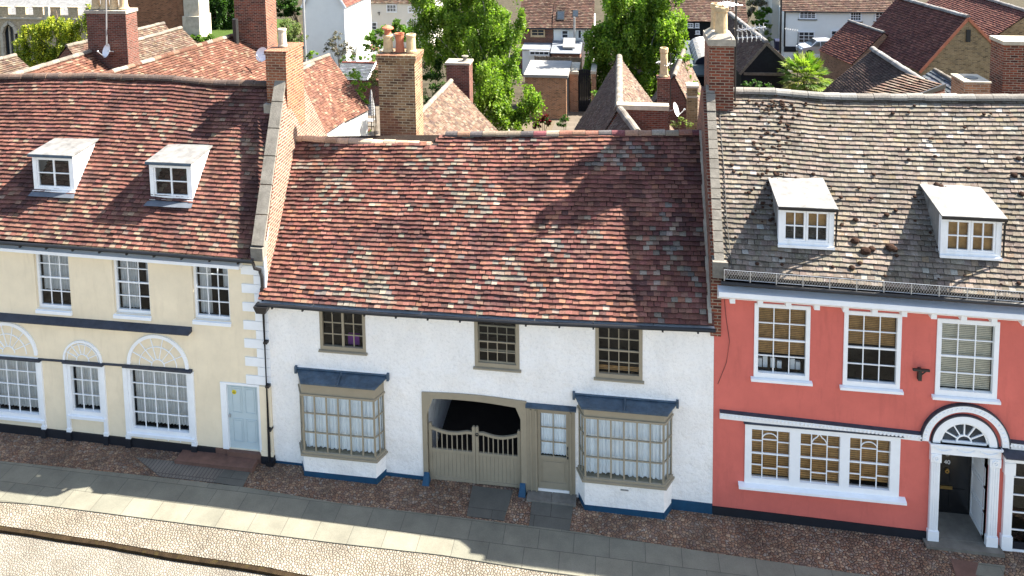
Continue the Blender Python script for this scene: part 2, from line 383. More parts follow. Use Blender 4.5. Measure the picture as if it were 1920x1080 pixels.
# ------------------------------------------------------------------ building blocks
def lerp(a, b, t): return a+(b-a)*t
def pl(pts):                                  # polyline -> function of 0..1 by length
    pts = [V(p) for p in pts]; L = [0.]
    for a, b in zip(pts, pts[1:]): L.append(L[-1]+(b-a).length)
    def f(u):
        s = u*L[-1]
        for i in range(len(pts)-1):
            if s <= L[i+1] or i == len(pts)-2:
                return pts[i].lerp(pts[i+1], (s-L[i])/max(1e-6, L[i+1]-L[i]))
    f.len = L[-1]; return f
def tiles(mb, eave, ridge, tw, gauge, colf, th=.046, sag=.035, seed=0, skip=None, jit=1., lift=.016, order=1):
    r = random.Random(seed); E = pl(eave); R = pl(ridge)
    wid = .5*(E.len+R.len); sl = (R(.5)-E(.5)).length
    n = (E(1)-E(0)).cross(R(.5)-E(.5)).normalized()
    if n.z < 0: n = -n
    nr = max(3, round(sl/gauge)); nc = max(2, round(wid/tw))
    so = seed*7.3
    def S(u, v):
        u = min(1., max(0., u)); v = min(1., v)
        p = E(u).lerp(R(u), v)
        return p + n*(sag*noise.noise(V((u*wid*.45+so, v*sl*.45, 1.7)))+.35*sag*noise.noise(V((u*wid*1.4+so, v*sl*1.4, 5.1))))
    for i in range(nr):
        wv = [noise.noise(V((k*.31, i*3.1+so, 2.)))*.12 for k in range(nc+3)]
        for c in range(nc+1):
            u0 = (c-.5*(i % 2)+r.uniform(-.05, .05)*jit)/nc; u1 = (c+1-.5*(i % 2)-.03+r.uniform(-.04, .04)*jit)/nc
            if u1 <= .2/nc or u0 >= 1-.2/nc: continue
            u0 = max(0., u0); u1 = min(1., u1)
            um = .5*(u0+u1)
            if skip and skip(um, (i+.5)/nr, E(um).lerp(R(um), (i+.5)/nr)): continue
            dv = (wv[c]+r.uniform(-.07, .07)*jit)
            v0 = (i+dv)/nr if i else 0.; v1 = (i+1.22+dv)/nr
            sk = r.uniform(-.035, .035)*jit/nr
            l0 = lift+th+r.uniform(0, .014)*jit; l1 = l0+r.uniform(-.007, .007)*jit
            if r.random() < .03*jit: l0 += .018
            a = S(u0, max(0, v0+sk))+n*l0; b = S(u1, max(0, v0-sk))+n*l1; cc = S(u1, v1)+n*.006; d = S(u0, v1)+n*.006
            col = colf(um, (i+.5)/nr, r)
            a2 = a-n*th; b2 = b-n*th
            mb.quad(a, b, cc, d, col); col = (col[0]*.34, col[1]*.32, col[2]*.31); mb.quad(a2, b2, b, a, col)  # tile edges darkened: grime plus painted-in shade under each course
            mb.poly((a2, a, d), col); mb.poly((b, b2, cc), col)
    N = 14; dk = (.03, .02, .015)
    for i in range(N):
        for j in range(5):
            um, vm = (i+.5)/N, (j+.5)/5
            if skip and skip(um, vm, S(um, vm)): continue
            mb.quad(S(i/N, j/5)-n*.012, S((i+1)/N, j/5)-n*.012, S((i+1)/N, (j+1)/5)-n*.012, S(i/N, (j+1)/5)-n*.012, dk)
def ridgecaps(mb, pts, r, cols, L=.42, seed=0, n=7, up=V((0,0,1))):
    rr = random.Random(seed); f = pl(pts); k = max(1, round(f.len/L))
    for i in range(k):
        a = f(i/k); b = f((i+1)/k-.012/max(f.len, .5)); d = (b-a).normalized(); sd = d.cross(up).normalized(); u = sd.cross(d).normalized()
        c = rr.choice(cols); kk = rr.uniform(.8, 1.25); c = tuple(x*kk for x in c)
        o = u*rr.uniform(-.012, .012)+sd*rr.uniform(-.01, .01)
        ra, rb = r*1.0, r*rr.uniform(1.02, 1.1)
        A = [a+o+sd*ra*cos(pi*t/n)+u*(ra*sin(pi*t/n)-.04) for t in range(n+1)]
        B = [b+o+sd*rb*cos(pi*t/n)+u*(rb*sin(pi*t/n)-.04) for t in range(n+1)]
        for t in range(n): mb.quad(A[t], A[t+1], B[t+1], B[t], c)
        mb.poly(A[::-1], c); mb.poly(B, c)
def pick(r, table):
    x = r.random()
    for w, c in table:
        if x < w: break
        x -= w
    k = r.uniform(.82, 1.18)
    return tuple(q*k*r.uniform(.95, 1.05) for q in c)
def wallface(mb, outer, holes, Y, depth=.2):
    pts = [[V((x, z, 0)) for x, z in outer]]+[[V((x, z, 0)) for x, z in h] for h in holes]
    flat = [p for q in pts for p in q]
    for t in tessellate_polygon(pts):
        q = [V((flat[i].x, Y, flat[i].y)) for i in t]
        if (q[1]-q[0]).cross(q[2]-q[0]).y > 0: q.reverse()
        mb.poly(q)
    for h in holes:
        n = len(h)
        for i in range(n):
            (x0, z0), (x1, z1) = h[i], h[(i+1) % n]
            mb.quad((x0, Y, z0), (x1, Y, z1), (x1, Y+depth, z1), (x0, Y+depth, z0))
def rectpx(tl, tr, bl, br, Y=0):
    a, b, c, d = (P(*q, Y) for q in (tl, tr, bl, br))
    return ((a.x+c.x)/2, (b.x+d.x)/2, (c.z+d.z)/2, (a.z+b.z)/2)
def hole(q): x0, x1, z0, z1 = q; return [(x0, z0), (x1, z0), (x1, z1), (x0, z1)]
def drape(mb, x0, x1, z0, z1, y, amp=.03, wl=.13, seed=0, bottom=0.):
    r = random.Random(seed); n = max(4, int((x1-x0)/wl*8)); ph = r.uniform(0, 6)
    rows = [z1, z1-.15*(z1-z0), z0]
    def pt(i, z, k):
        x = lerp(x0, x1, i/n); s = (x-x0)/wl*2*pi+ph+.8*sin(x*5+ph)
        return V((x+amp*.3*sin(s*2), y+amp*(sin(s)+.4*sin(2.3*s))*(1 if k else .5), z+(bottom*sin(x*9+ph) if k == 2 else 0)))
    for k in range(2):
        for i in range(n):
            mb.quad(pt(i, rows[k+1], k+1), pt(i+1, rows[k+1], k+1), pt(i+1, rows[k], k), pt(i, rows[k], k))
def window(par, q, cols, rows, mat, fw=.07, bar=.026, sill=None, cur=None, Y=0., rec=.06, proud=0., name='window', split=True, lo=0., glass=None, seed=0, sillmat=None, custom=None):
    x0, x1, z0, z1 = q; e = .003
    f = MB(); ya, yb = Y+rec-proud, Y+rec+.09
    f.box(x0-e, x0+fw, ya, yb, z0-e, z1+e); f.box(x1-fw, x1+e, ya, yb, z0-e, z1+e)
    f.box(x0+fw, x1-fw, ya+.002, yb, z1-fw, z1+e); f.box(x0+fw, x1-fw, ya+.002, yb, z0-e, z0+fw*1.25+lo)
    o = f.build(name, mat, par)
    a0, a1, b0, b1 = x0+fw, x1-fw, z0+fw*1.25+lo, z1-fw
    g = MB(); yc = Y+rec+.035
    if custom: custom(g, a0, a1, b0, b1, yc)
    else:
        zm = lerp(b0, b1, .5) if split else None
        for i in range(1, cols): x = lerp(a0, a1, i/cols); g.box(x-bar/2, x+bar/2, yc, yc+.03, b0, b1)
        for j in range(1, rows):
            z = lerp(b0, b1, j/rows); h = bar/2
            if split and rows % 2 == 0 and j == rows//2: h = bar*.85
            g.box(a0, a1, yc-.003-(.012 if h > bar/2 else 0), yc+.033, z-h, z+h)
    g.build('glazing_bars', mat, o)
    p = MB(); p.quad((a0-.01, yc+.022, b0-.01), (a1+.01, yc+.022, b0-.01), (a1+.01, yc+.022, b1+.01), (a0-.01, yc+.022, b1+.01)); p.build('pane', glass or M['glass'], o)
    if sill:
        s = MB(); w, h, d = sill
        s.prism([(x0-w, Y-d, z0-h), (x0-w, Y+.05, z0-h), (x0-w, Y+.05, z0+.005), (x0-w, Y-d, z0-.03)], (x1-x0+2*w, 0, 0)); s.build('sill', sillmat or mat, o)
    if cur:
        for k, (kind, u0, u1, v0, v1) in enumerate(cur):
            c = MB()
            if kind in ('blind', 'paleblind'):
                zt = lerp(b0, b1, v1); zbm = lerp(b0, b1, v0); n = max(3, int((zt-zbm)/.05))
                for j in range(n):
                    za, zc = lerp(zbm, zt, j/n), lerp(zbm, zt, (j+1)/n)
                    c.quad((lerp(a0,a1,u0), yc+.11, za), (lerp(a0,a1,u1), yc+.11, za), (lerp(a0,a1,u1), yc+.095, zc), (lerp(a0,a1,u0), yc+.095, zc))
                c.build('blind', M[kind], o)
            else:
                drape(c, lerp(a0,a1,u0), lerp(a0,a1,u1), lerp(b0,b1,v0)-.03, lerp(b0,b1,v1)+.03, yc+.15, .025, .12, seed*5+k)
                c.build('curtain', M[kind], o, smooth=True)
    return o
def halfring(mb, cx, cz, r0, r1, y0, y1, n=28, a0=0., a1=pi):
    for i in range(n):
        t0, t1 = lerp(a0, a1, i/n), lerp(a0, a1, (i+1)/n)
        p = lambda r, t, y: V((cx+r*cos(t), y, cz+r*sin(t)))
        mb.quad(p(r0,t0,y0), p(r1,t0,y0), p(r1,t1,y0), p(r0,t1,y0))
        mb.quad(p(r1,t0,y0), p(r1,t0,y1), p(r1,t1,y1), p(r1,t1,y0))
        mb.quad(p(r0,t0,y0), p(r0,t1,y0), p(r0,t1,y1), p(r0,t0,y1))
    for t in (a0, a1):
        mb.quad(p(r0,t,y0), p(r0,t,y1), p(r1,t,y1), p(r1,t,y0))
def chimney(par, x0, x1, y0, y1, z0, z1, mat, pots=(), caps=((.05, .16, .0), ), capmat=None, name='chimney', flaunch=None):
    b = MB(); b.box(x0, x1, y0, y1, z0, z1)
    o = b.build(name, mat, par)
    if caps:
        c = MB()
        for w, h, dz in caps: c.box(x0-w, x1+w, y0-w, y1+w, z1-h-dz, z1-dz+.004*(1 if dz == 0 else 0))
        c.build('corbel', capmat or mat, o)
    if flaunch:
        f = MB(); f.hexa([(x0-.02,y0-.02,z1+.004),(x1+.02,y0-.02,z1+.004),(x1+.02,y1+.02,z1+.004),(x0-.02,y1+.02,z1+.004),(x0+.15,y0+.15,z1+.14),(x1-.15,y0+.15,z1+.14),(x1-.15,y1-.15,z1+.14),(x0+.15,y1-.15,z1+.14)])
        f.build('flaunching', flaunch, o)
    for (px, py, r, h, mt, kind) in pots:
        p = MB(); zb0 = z1+.03
        if kind == 'plain': pr = [(r*1.12,0),(r*1.12,.06),(r,.08),(r*.93,h*.85),(r*1.05,h*.87),(r*1.08,h*.97),(r*.98,h),(r*.75,h),(r*.7,h*.6)]
        elif kind == 'tall': pr = [(r*1.35,0),(r*1.35,.05),(r*1.12,.1),(r,h*.25),(r*.92,h*.82),(r*1.08,h*.84),(r*1.1,h*.96),(r*1.0,h),(r*.72,h),(r*.68,h*.6)]
        else: pr = [(r,0),(r*.8,h*.5),(r*.9,h*.9),(r*1.05,h),(r*.8,h),(r*.7,h*.6)]
        p.lathe((px, py, zb0), pr); pp = p.build('chimney_pot', mt, o, smooth=False)
        if kind == 'plain' and mt is M['yellowpot'] and h > .58 and h < .6:
            q = MB(); q.lathe((px, py, zb0+h), [(r*.75,0),(r*.7,.08),(r*.7,.2)]); q.lathe((px, py, zb0+h+.2), [(r*1.25,0),(r*1.15,.05),(r*.3,.12)]); q.build('cowl', M['redpot'], o)
    return o
def ringtext(txt, size, loc, mat, par, name, rx=pi/2, depth=.004):
    cu = bpy.data.curves.new('lettering', 'FONT'); cu.body = txt; cu.size = size; cu.extrude = depth; cu.align_x = 'CENTER'; cu.align_y = 'CENTER'
    t = bpy.data.objects.new('lettering', cu); COL.objects.link(t)
    dg = bpy.context.evaluated_depsgraph_get(); me = bpy.data.meshes.new_from_object(t.evaluated_get(dg))
    bpy.data.objects.remove(t); me.materials.clear(); me.materials.append(mat); me.name = name
    o = bpy.data.objects.new(name, me); COL.objects.link(o); o.parent = par
    o.rotation_euler = (rx, 0, 0); o.location = V(loc)-ORG[par.name]; ORG[o.name] = ORG[par.name]
    return o

# ------------------------------------------------------------------ street
def ext(pts, n=36):
    w = [G(*p) for p in pts]; a = w[0]; b = w[-1]
    sa = (w[1].y-w[0].y)/(w[1].x-w[0].x); sb = (w[-1].y-w[-2].y)/(w[-1].x-w[-2].x)
    sa = (w[-1].y-w[0].y)/(w[-1].x-w[0].x); sb = sa
    def y(x):
        if x <= a.x: return a.y+sa*(x-a.x)*.5
        if x >= b.x: return b.y+sb*(x-b.x)*.5
        for p, q in zip(w, w[1:]):
            if x <= q.x: return lerp(p.y, q.y, (x-p.x)/(q.x-p.x))
    return y
B1 = ext([(0,866),(250,891),(460,915),(647,947),(873,973),(1070,997),(1320,1036),(1610,1078)])
B2 = ext([(0,942),(77,948),(500,1003),(640,1021),(827,1042),(1017,1073)])
B3 = ext([(0,985),(200,1015),(300,1033),(500,1063),(567,1077)])
BM = ext([(0,903),(300,941),(640,990),(1000,1037)])
XS = [-60+i*.5 for i in range(221)]
def strip(name, fa, fb, dz, mat, skirt=None):
    mb = MB()
    for x0, x1 in zip(XS, XS[1:]):
        mb.quad((x0, fa(x0), zg(x0)+dz), (x1, fa(x1), zg(x1)+dz), (x1, fb(x1), zg(x1)+dz), (x0, fb(x0), zg(x0)+dz))
        if skirt: mb.quad((x0, fa(x0), zg(x0)+dz-skirt), (x1, fa(x1), zg(x1)+dz-skirt), (x1, fa(x1), zg(x1)+dz), (x0, fa(x0), zg(x0)+dz))
    return prop(mb.build(name, mat), kind='structure')
strip('pebble_verge', B1, lambda x: .6, 0., M['pebble'])
strip('pavement', B2, B1, .03, M['flags'], .06)
strip('cobbled_pavement_edge', B3, B2, .0, M['cobble'], None)
wig = lambda x: .025*noise.noise(V((x*.8, 3, 1)))+.02*noise.noise(V((x*3, 1, 7)))
strip('kerb', lambda x: B3(x)-.12+wig(x), B3, -.015, M['kerbdirt'], .12)
strip('road', lambda x: -60., lambda x: B3(x)-.10+wig(x)+.02, -.10, M['roadcob'])
g = MB()
for x0 in range(-300, 300, 20):
    for y0 in range(6, 300, 14):
        g.quad((x0, y0, zb(y0)), (x0+20, y0, zb(y0)), (x0+20, y0+14, zb(y0+14)), (x0, y0+14, zb(y0+14)))
for x0 in range(-300, 300, 20):
    g.quad((x0, -300, -1.6), (x0+20, -300, -1.6), (x0+20, -55, -1.6), (x0, -55, -1.6)); g.quad((x0, -55, -1.6), (x0+20, -55, -1.6), (x0+20, 6, -1.6), (x0, 6, -1.6))
for x0 in range(-300, 300, 20): g.quad((x0, .58, -.62), (x0+20, .58, -.62), (x0+20, 6, zb(6)), (x0, 6, zb(6)))
prop(g.build('ground', M['soil']), kind='structure')
def patch(name, pts, dz, mat, label=None):
    mb = MB(); w = [G(*p) for p in pts]
    mb.prism([(p.x, p.y, zg(p.x)+dz-.05) for p in w], (0, 0, .05)); return prop(mb.build(name, mat), kind='structure')
patch('stone_slab', [(875,968),(945,977),(962,921),(886,912)], .022, M['slab'])
patch('stone_slab', [(992,988),(1068,996),(1077,935),(999,927)], .022, M['slab'])
patch('stone_slab', [(400,905),(455,914),(470,884),(425,878)], .018, M['slab'])
patch('stone_setts', [(300,894),(400,905),(428,876),(255,858)], .014, M['setts'])
patch('stone_slab', [(1829,1079),(1880,1086),(1885,1062),(1835,1056)], .022, M['flags'])
patch('brick_path', [(1795,1090),(1829,1095),(1835,1056),(1782,1048)], .02, M['redstep'])
# ================================================================== CREAM HOUSE
CH = thing('terraced_house', 'cream rendered house with blind fan arches, white quoins and pale blue door', 'house', (-14, 2, 0))
xl, xr = -22., P(503,600).x
holes = []
def upx(*a): q = rectpx(*a); holes.append(hole(q)); return q
w1 = upx((62,467),(127,470),(70,578),(134,583)); w2 = upx((208,476),(276,479),(216,588),(283,592)); w3 = upx((357,486),(427,489),(365,599),(432,603))
S1 = (.03, .13, .06)
gc = [('greycurtain',0,1,0,1)]
window(CH, w1, 3, 4, M['wpaint'], .075, sill=S1, rec=.09, cur=[('greycurtain',0,1,.25,1)], seed=1)
window(CH, w2, 3, 4, M['wpaint'], .075, sill=S1, rec=.09, cur=[('greycurtain',0,.55,0,1),('greycurtain',.82,1,.5,1)], seed=2)
window(CH, w3, 3, 4, M['wpaint'], .075, sill=S1, rec=.09, cur=[('greycurtain',0,.36,0,1),('greycurtain',.75,1,.5,1)], seed=3)
# ground-floor windows
g3 = rectpx((240,688),(356,695),(246,808),(360,817)); g2 = rectpx((126,680),(191,684),(134,775),(194,780)); dx = rectpx((18,662),(297,684),(18,700),(297,720))
off = dx[1]-dx[0]
g1 = (g3[0]-off, g3[1]-off, g3[2]+.12, g3[3]+.03)
for q in (g1, g2, g3): holes.append(hole(q))
GS = (.10, .12, .09)
cw = [('greycurtain',0,1,.05,1)]
window(CH, g1, 5, 4, M['wpaint'], .09, sill=GS, rec=.02, proud=.05, cur=cw, split=False, seed=4)
window(CH, g2, 3, 3, M['wpaint'], .10, sill=(.07,.12,.09), rec=.02, proud=.05, cur=cw, split=False, seed=5)
window(CH, g3, 5, 4, M['wpaint'], .09, sill=GS, rec=.02, proud=.05, cur=cw, split=False, seed=6)
dr = rectpx((412,716),(488,721),(421,841),(491,846)); holes.append(hole(dr))
zt = P(250,470).z+.05
b = MB(); wallface(b, [(xl, -1.), (xr, -1.), (xr, zt), (xl, zt)], holes, 0., .2)
# gable end wall standing above the white house, rear and left walls
rz = P(250,148,3.5).z
gx0, gx1 = xr-.30, xr-.02
GS_ = (P(538,178,3.15).x-.02-gx1)/3.15
def skew(mb, s, y0=0.):
    mb.v = [(x+s*(min(y, 3.15)-y0), y, z) for x, y, z in mb.v]; return mb
b.build('front_wall', M['cream'], CH)
gw = MB()
yc, zc = 3.45, rz+.1
gw.prism([(gx0, .02, -1), (gx0, 8.6, -1), (gx0, 8.6, 5.3), (gx0, 6.42, 8.04), (gx0, 4.57, 10.37), (gx0, 4.1, zc), (gx0, yc-.3, zc), (gx0, .02, 6.55)], (gx1-gx0, 0, 0)); skew(gw, GS_).build('gable_wall', M['brick_gable'], CH)
rw = MB(); rw.box(xl, gx0+3.15*GS_-.01, 6.7, 6.95, -1, 6.3); rw.prism([(xl, .05, -1), (xl, 6.7, -1), (xl, 6.7, 6.3), (xl, 3.5, rz-.1), (xl, .05, 6.3)], (.3, 0, 0)); rw.build('rear_wall', M['brick_gable'], CH)
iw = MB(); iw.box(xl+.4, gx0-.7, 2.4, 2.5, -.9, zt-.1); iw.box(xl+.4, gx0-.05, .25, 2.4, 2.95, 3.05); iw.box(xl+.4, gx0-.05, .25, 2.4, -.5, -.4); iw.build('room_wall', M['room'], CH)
# plaster patch on the gable toe
pt = MB(); e0 = P(487,470); k = (zc-6.55)/(yc-.35-.02)
pt.prism([(gx1+.012, -.06, 5.1), (gx1+.012, .75, 5.8), (gx1+.012, .95, 7.0), (gx1+.012, .5, 7.15), (gx1+.012, -.06, 6.5)], (-.05, 0, 0)); skew(pt, GS_).build('render_patch', M['wdorm'], CH)
# coping stones
cp = MB(); f = pl([(0, -.12, 6.85), (0, yc-.30, zc+.2)])
for i in range(6):
    a, c = f(i/6), f((i+1)/6-.006)
    a = V((gx0-.06, a.y, a.z)); c = V((gx0-.06, c.y, c.z))
    dw = gx1-gx0+.10; up = V((0, -(zc-6.6), yc)).normalized()*.11
    cp.hexa([a, a+V((dw,0,0)), c+V((dw,0,0)), c, a+up, a+V((dw,0,0))+up, c+V((dw,0,0))+up, c+up])
cp.box(gx0-.08, gx1+.02, -.26, .30, 6.45, 6.85); skew(cp, GS_).build('coping', M['stone'], CH)
# roof
def ccol(u, v, r):
    k = noise.noise(V((u*8, v*5, 3)))+.5*noise.noise(V((u*20, v*9, 8))); dk = 1+.30*noise.noise(V((u*22, v*3, 1)))
    if r.random() < .03+.6*max(0, k-.05)+(.16 if v < .12 else .07 if v < .3 else 0): c = pick(r, [(.4, (.21,.15,.105)), (.3, (.145,.108,.083)), (.3, (.20,.12,.085))])
    elif k < -.25: c = pick(r, [(.5, (.105,.045,.036)), (.5, (.085,.04,.035))])
    else: c = pick(r, [(.36, (.15,.063,.048)), (.30, (.125,.053,.042)), (.22, (.175,.085,.062)), (.12, (.09,.041,.034))])
    return tuple(q*dk for q in c)
ev = [V((xl-.1, -.24, P(0,449,-.24).z+.05)), P(0,449,-.24), P(240,467,-.24), P(470,486,-.24)]
rv = [V((xl-.1, 3.5, P(0,146,3.5).z-.05)), P(0,146,3.5), P(170,144,3.5), P(330,150,3.5), P(400,157,3.5), P(497,160,3.5)]
ev[-1] = V((gx0-.25*GS_+.03, ev[-1].y, ev[-1].z)); rv[-1] = V((gx0+3.5*GS_+.03, 3.5, rv[-1].z))
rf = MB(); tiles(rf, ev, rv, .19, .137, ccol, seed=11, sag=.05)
rs = rv[1].z-.1
rr2 = MB(); gxr = gx0+3.15*GS_-.02; tiles(rr2, [V((gxr, 7.1, 6.2)), V((xl-.1, 7.1, 6.2))], [V((gxr, 3.5, rs)), V((xl-.1, 3.5, rs+.1))], .4, .3, ccol, seed=12)
ro = rf.build('roof', M['tile_c'], CH); rr2.build('rear_roof', M['tile_c'], CH)
rc = MB(); ridgecaps(rc, [p+V((0, .02, .03)) for p in rv], .15, [(.10,.07,.055), (.12,.08,.06), (.085,.06,.05)], .5, 1); rc.build('ridge_tiles', M['ridge'], ro)
# gutter, cornice, downpipe
gt = MB(); gl = [V((xl, -.33, ev[0].z-.1)), P(0,455,-.33), P(240,472,-.33), P(474,491,-.33)]; gt.tube(gl, .06, 8)
gf = pl(gl)
for i in range(16): p = gf((i+.5)/16); gt.box(p.x-.025, p.x+.025, p.y-.07, p.y+.2, p.z-.08, p.z-.03)
gt.build('gutter', M['black'], CH)
cn = MB(); gq = pl([V((xl, 0, ev[0].z-.2)), P(0,462), P(455,497)])
for i in range(10): a, c = gq(i/10), gq((i+1)/10); cn.prism([(a.x, -.24, a.z-.02), (a.x, .0, a.z-.07), (a.x, .0, a.z+.1), (a.x, -.24, a.z+.08)], c-a)
cn.build('cornice', M['wpaint'], CH)
dp = MB(); a = P(474,491,-.33); xq = P(494,520).x
dp.tube([a+V((0,0,-.02)), a+V((.05,0,-.2)), (a.x+.12, -.14, a.z-.34), (xq-.05, -.10, a.z-.42), (xq, -.10, a.z-.6), (P(512,860).x-.06, -.10, zg(-7.5)+.1)], .05, 8)
for z in (1., 2.4, 3.8): dp.box(xq-.02, xq+.10, -.17, .0, z, z+.07)
dp.box(xq-.1, xq+.14, -.2, -.01, zg(-7.5)-.05, zg(-7.5)+.12); dp.build('downpipe', M['black'], CH)
# stepped quoins
qn = MB(); zq = P(470,490).z-.12; q0 = P(478,560).x; q1 = P(455,560).x
zbq = P(480,720).z; n = 13; hq = (zq-zbq)/n
for i in range(n):
    z = zbq+i*hq
    qn.box((q1 if i % 2 == 0 else q0), xr+.01, -.035, .0, z+.008, z+hq-.008)
qn.build('quoins', M['wpaint'], CH)
pr = MB(); pa = rectpx((488,721),(503,722),(491,846),(508,850)); pr.box(pa[0]+.02, xr, -.07, -.0, P(500,848).z, P(490,722).z); pr.box(pa[0]-.01, xr+.015, -.10, .0, P(500,851).z, P(500,843).z); pr.build('pilaster', M['cream'], CH)
# slate band and its white moulding
sb = MB(); a0, a1 = P(0,588), P(360,615); d = a1-a0; a0 = a0-d*.45; d = a1-a0
sb.prism([(a0.x, -.22, a0.z-.12), (a0.x, 0, a0.z-.12), (a0.x, 0, a0.z+.04), (a0.x, -.22, a0.z-.085)], d); sbo = sb.build('slate_ledge', M['slateband'], CH)
s2 = MB(); s2.prism([(a0.x, -.17, a0.z-.125), (a0.x, -.10, a0.z-.2), (a0.x, 0, a0.z-.2), (a0.x, 0, a0.z-.125)], d*.995); s2.build('ledge_moulding', M['wpaint'], sbo)
# fan arches
def fan(cx, cz, r, spokes, arcs, seg=None):
    f = MB(); halfring(f, cx, cz, r*.90, r, -.05, -.0); 
    o = f.build('fan_arch', M['wpaint'], CH)
    g = MB()
    for rr_ in arcs: halfring(g, cx, cz, r*rr_-.022, r*rr_, -.028, 0., 20)
    for i in range(1, spokes):
        t = pi*i/spokes; i0 = arcs[0]*r
        g.bar((cx+i0*cos(t), -.013, cz+i0*sin(t)), (cx+r*.92*cos(t), -.013, cz+r*.92*sin(t)), .022, .026, V((0,1,0)))
    g.build('fan_bars', M['wpaint'], o)
c3 = P(297,686); r3 = (P(354,689).x-P(239,681).x)/2
fan(c3.x, c3.z, r3, 7, (.22, .62)); fan(c3.x-off, c3.z+.03, r3, 7, (.22, .62))
c2 = P(156,676); r2 = (P(192,678).x-P(119,673).x)/2; fan(c2.x, c2.z, r2, 7, (.33, .82))
st = MB(); b0, b1 = P(0,666), P(361,692); d = b1-b0; b0 = b0-d*.45; d = b1-b0
st.prism([(b0.x, -.05, b0.z-.05), (b0.x, 0, b0.z-.05), (b0.x, 0, b0.z), (b0.x, -.05, b0.z-.015)], d)
for q in (g1, g2, g3):
    w = .12; zz = b0.z+d.z*((q[0]+q[1])/2-b0.x)/d.x
    st.box(q[0]-w, q[1]+w, -.11, -.003, zz-.065, zz-.01)
st.build('string_course', M['slateband'], CH)
for q, w in ((g1, .13), (g2, .13), (g3, .15)):
    zb_ = lambda x: zg(x)+.30
    zs = b0.z+d.z*((q[0]+q[1])/2-b0.x)/d.x-.07
    for x0, x1 in ((q[0]-w, q[0]-.004), (q[1]+.004, q[1]+w)):
        pi_ = MB(); pi_.box(x0, x1, -.055, 0, zb_(x0), zs); pi_.box(x0-.015, x1+.015, -.075, 0, zb_(x0)-.02, zb_(x0)+.09); pi_.build('pilaster', M['wpaint'], CH)
q = g3; pb = MB()
for x in [lerp(q[0], q[1], i/5) for i in range(1, 5)]: pb.box(x-.012, x+.012, -.012, 0, zg(x)+.3, q[2]-.1)
pb.box(q[0]+.004, q[1]-.004, -.015, 0, q[2]-.14, q[2]-.095); pb.build('apron_bars', M['wpaint'], CH)
pn = MB()
for i in range(30):
    x0, x1 = lerp(xl, dr[0]-.25, i/30), lerp(xl, dr[0]-.25, (i+1)/30)
    pn.hexa([(x0, -.05, zg(x0)-.3), (x1, -.05, zg(x1)-.3), (x1, -.002, zg(x1)-.3), (x0, -.002, zg(x0)-.3), (x0, -.05, zg(x0)+.27), (x1, -.05, zg(x1)+.27), (x1, -.002, zg(x1)+.27), (x0, -.002, zg(x0)+.27)])
for q, w in ((g1, .13), (g2, .13), (g3, .15)):
    for x0, x1 in ((q[0]-w-.02, q[0]+.015), (q[1]-.01, q[1]+w+.02)): pn.box(x0, x1, -.11, -.0, zg(x0)-.3, zg(x0)+.275)
pn.build('plinth', M['plinth'], CH)
pn = MB(); pn.box(pa[0]-.01, xr+.03, -.12, -.0, zg(xr)-.3, P(500,851).z-.003); pn.build('pilaster_base', M['plinth'], CH)
# door
x0, x1, z0, z1 = dr
df = MB(); w = P(424,720).x-P(412,720).x
df.box(x0-.003, x0+w*.9, -.03, .12, z0-.06, z1+.003); df.box(x1-.07, x1+.003, -.03, .12, z0, z1+.003); df.box(x0+w*.9, x1-.07, -.028, .12, z1-.06, z1+.003)
dfo = df.build('door_frame', M['wpaint'], CH)
dl = MB(); a0, a1, zz0, zz1 = x0+w*.9, x1-.07, z0, z1-.06
dl.box(a0, a1, .06, .1, zz0, zz1)
for (u0, u1, v0, v1) in ((.12,.46,.55,.95), (.54,.90,.55,.95), (.12,.46,.10,.46), (.54,.90,.10,.46)):
    xa, xb, za, zb2 = lerp(a0,a1,u0), lerp(a0,a1,u1), lerp(zz0,zz1,v0), lerp(zz0,zz1,v1)
    for c in ((xa,xb,zb2-.025,zb2),(xa,xb,za,za+.025),(xa,xa+.025,za+.025,zb2-.025),(xb-.025,xb,za+.025,zb2-.025)): dl.box(c[0],c[1],.045,.0585,c[2],c[3])
    dl.box(xa+.06, xb-.06, .05, .0585, za+.06, zb2-.06)
dlo = dl.build('door', M['dooblue'], CH)
hd = MB(); hd.lathe((a0+.05, .03, lerp(zz0,zz1,.48)), [(.02,0),(.025,.06),(.02,.1)], 8); hd.build('handle', M['steel'], dlo)
yt = MB(); ys = P(439,735, .05); yt.prism([(ys.x+.075*cos(2*pi*i/12), .044, ys.z+.075*sin(2*pi*i/12)) for i in range(12)], (0, .01, 0)); yo = yt.build('sticker', M['yellow'], dlo)
yb = MB(); yb.box(ys.x-.02, ys.x+.02, .040, .0435, ys.z+.02, ys.z+.04); yb.box(ys.x-.05, ys.x+.05, .040, .0435, ys.z-.035, ys.z-.01); yb.build('sticker_print', M['black'], dlo)
sp = MB(); zs = zg(-8.4); xs0, xs1 = P(345,850).x, P(487,850).x
sp.box(a0-.02, x1+.01, -.12, .2, zs-.1, z0-.004); sp.box(xs0, xs1, -.5, .0-.003, zs-.2, zs+.13); sp.box(xs0-.4, xs1-.05, -.045, .0, zs-.1, zs+.28); sp.build('doorstep', M['redstep'], CH)
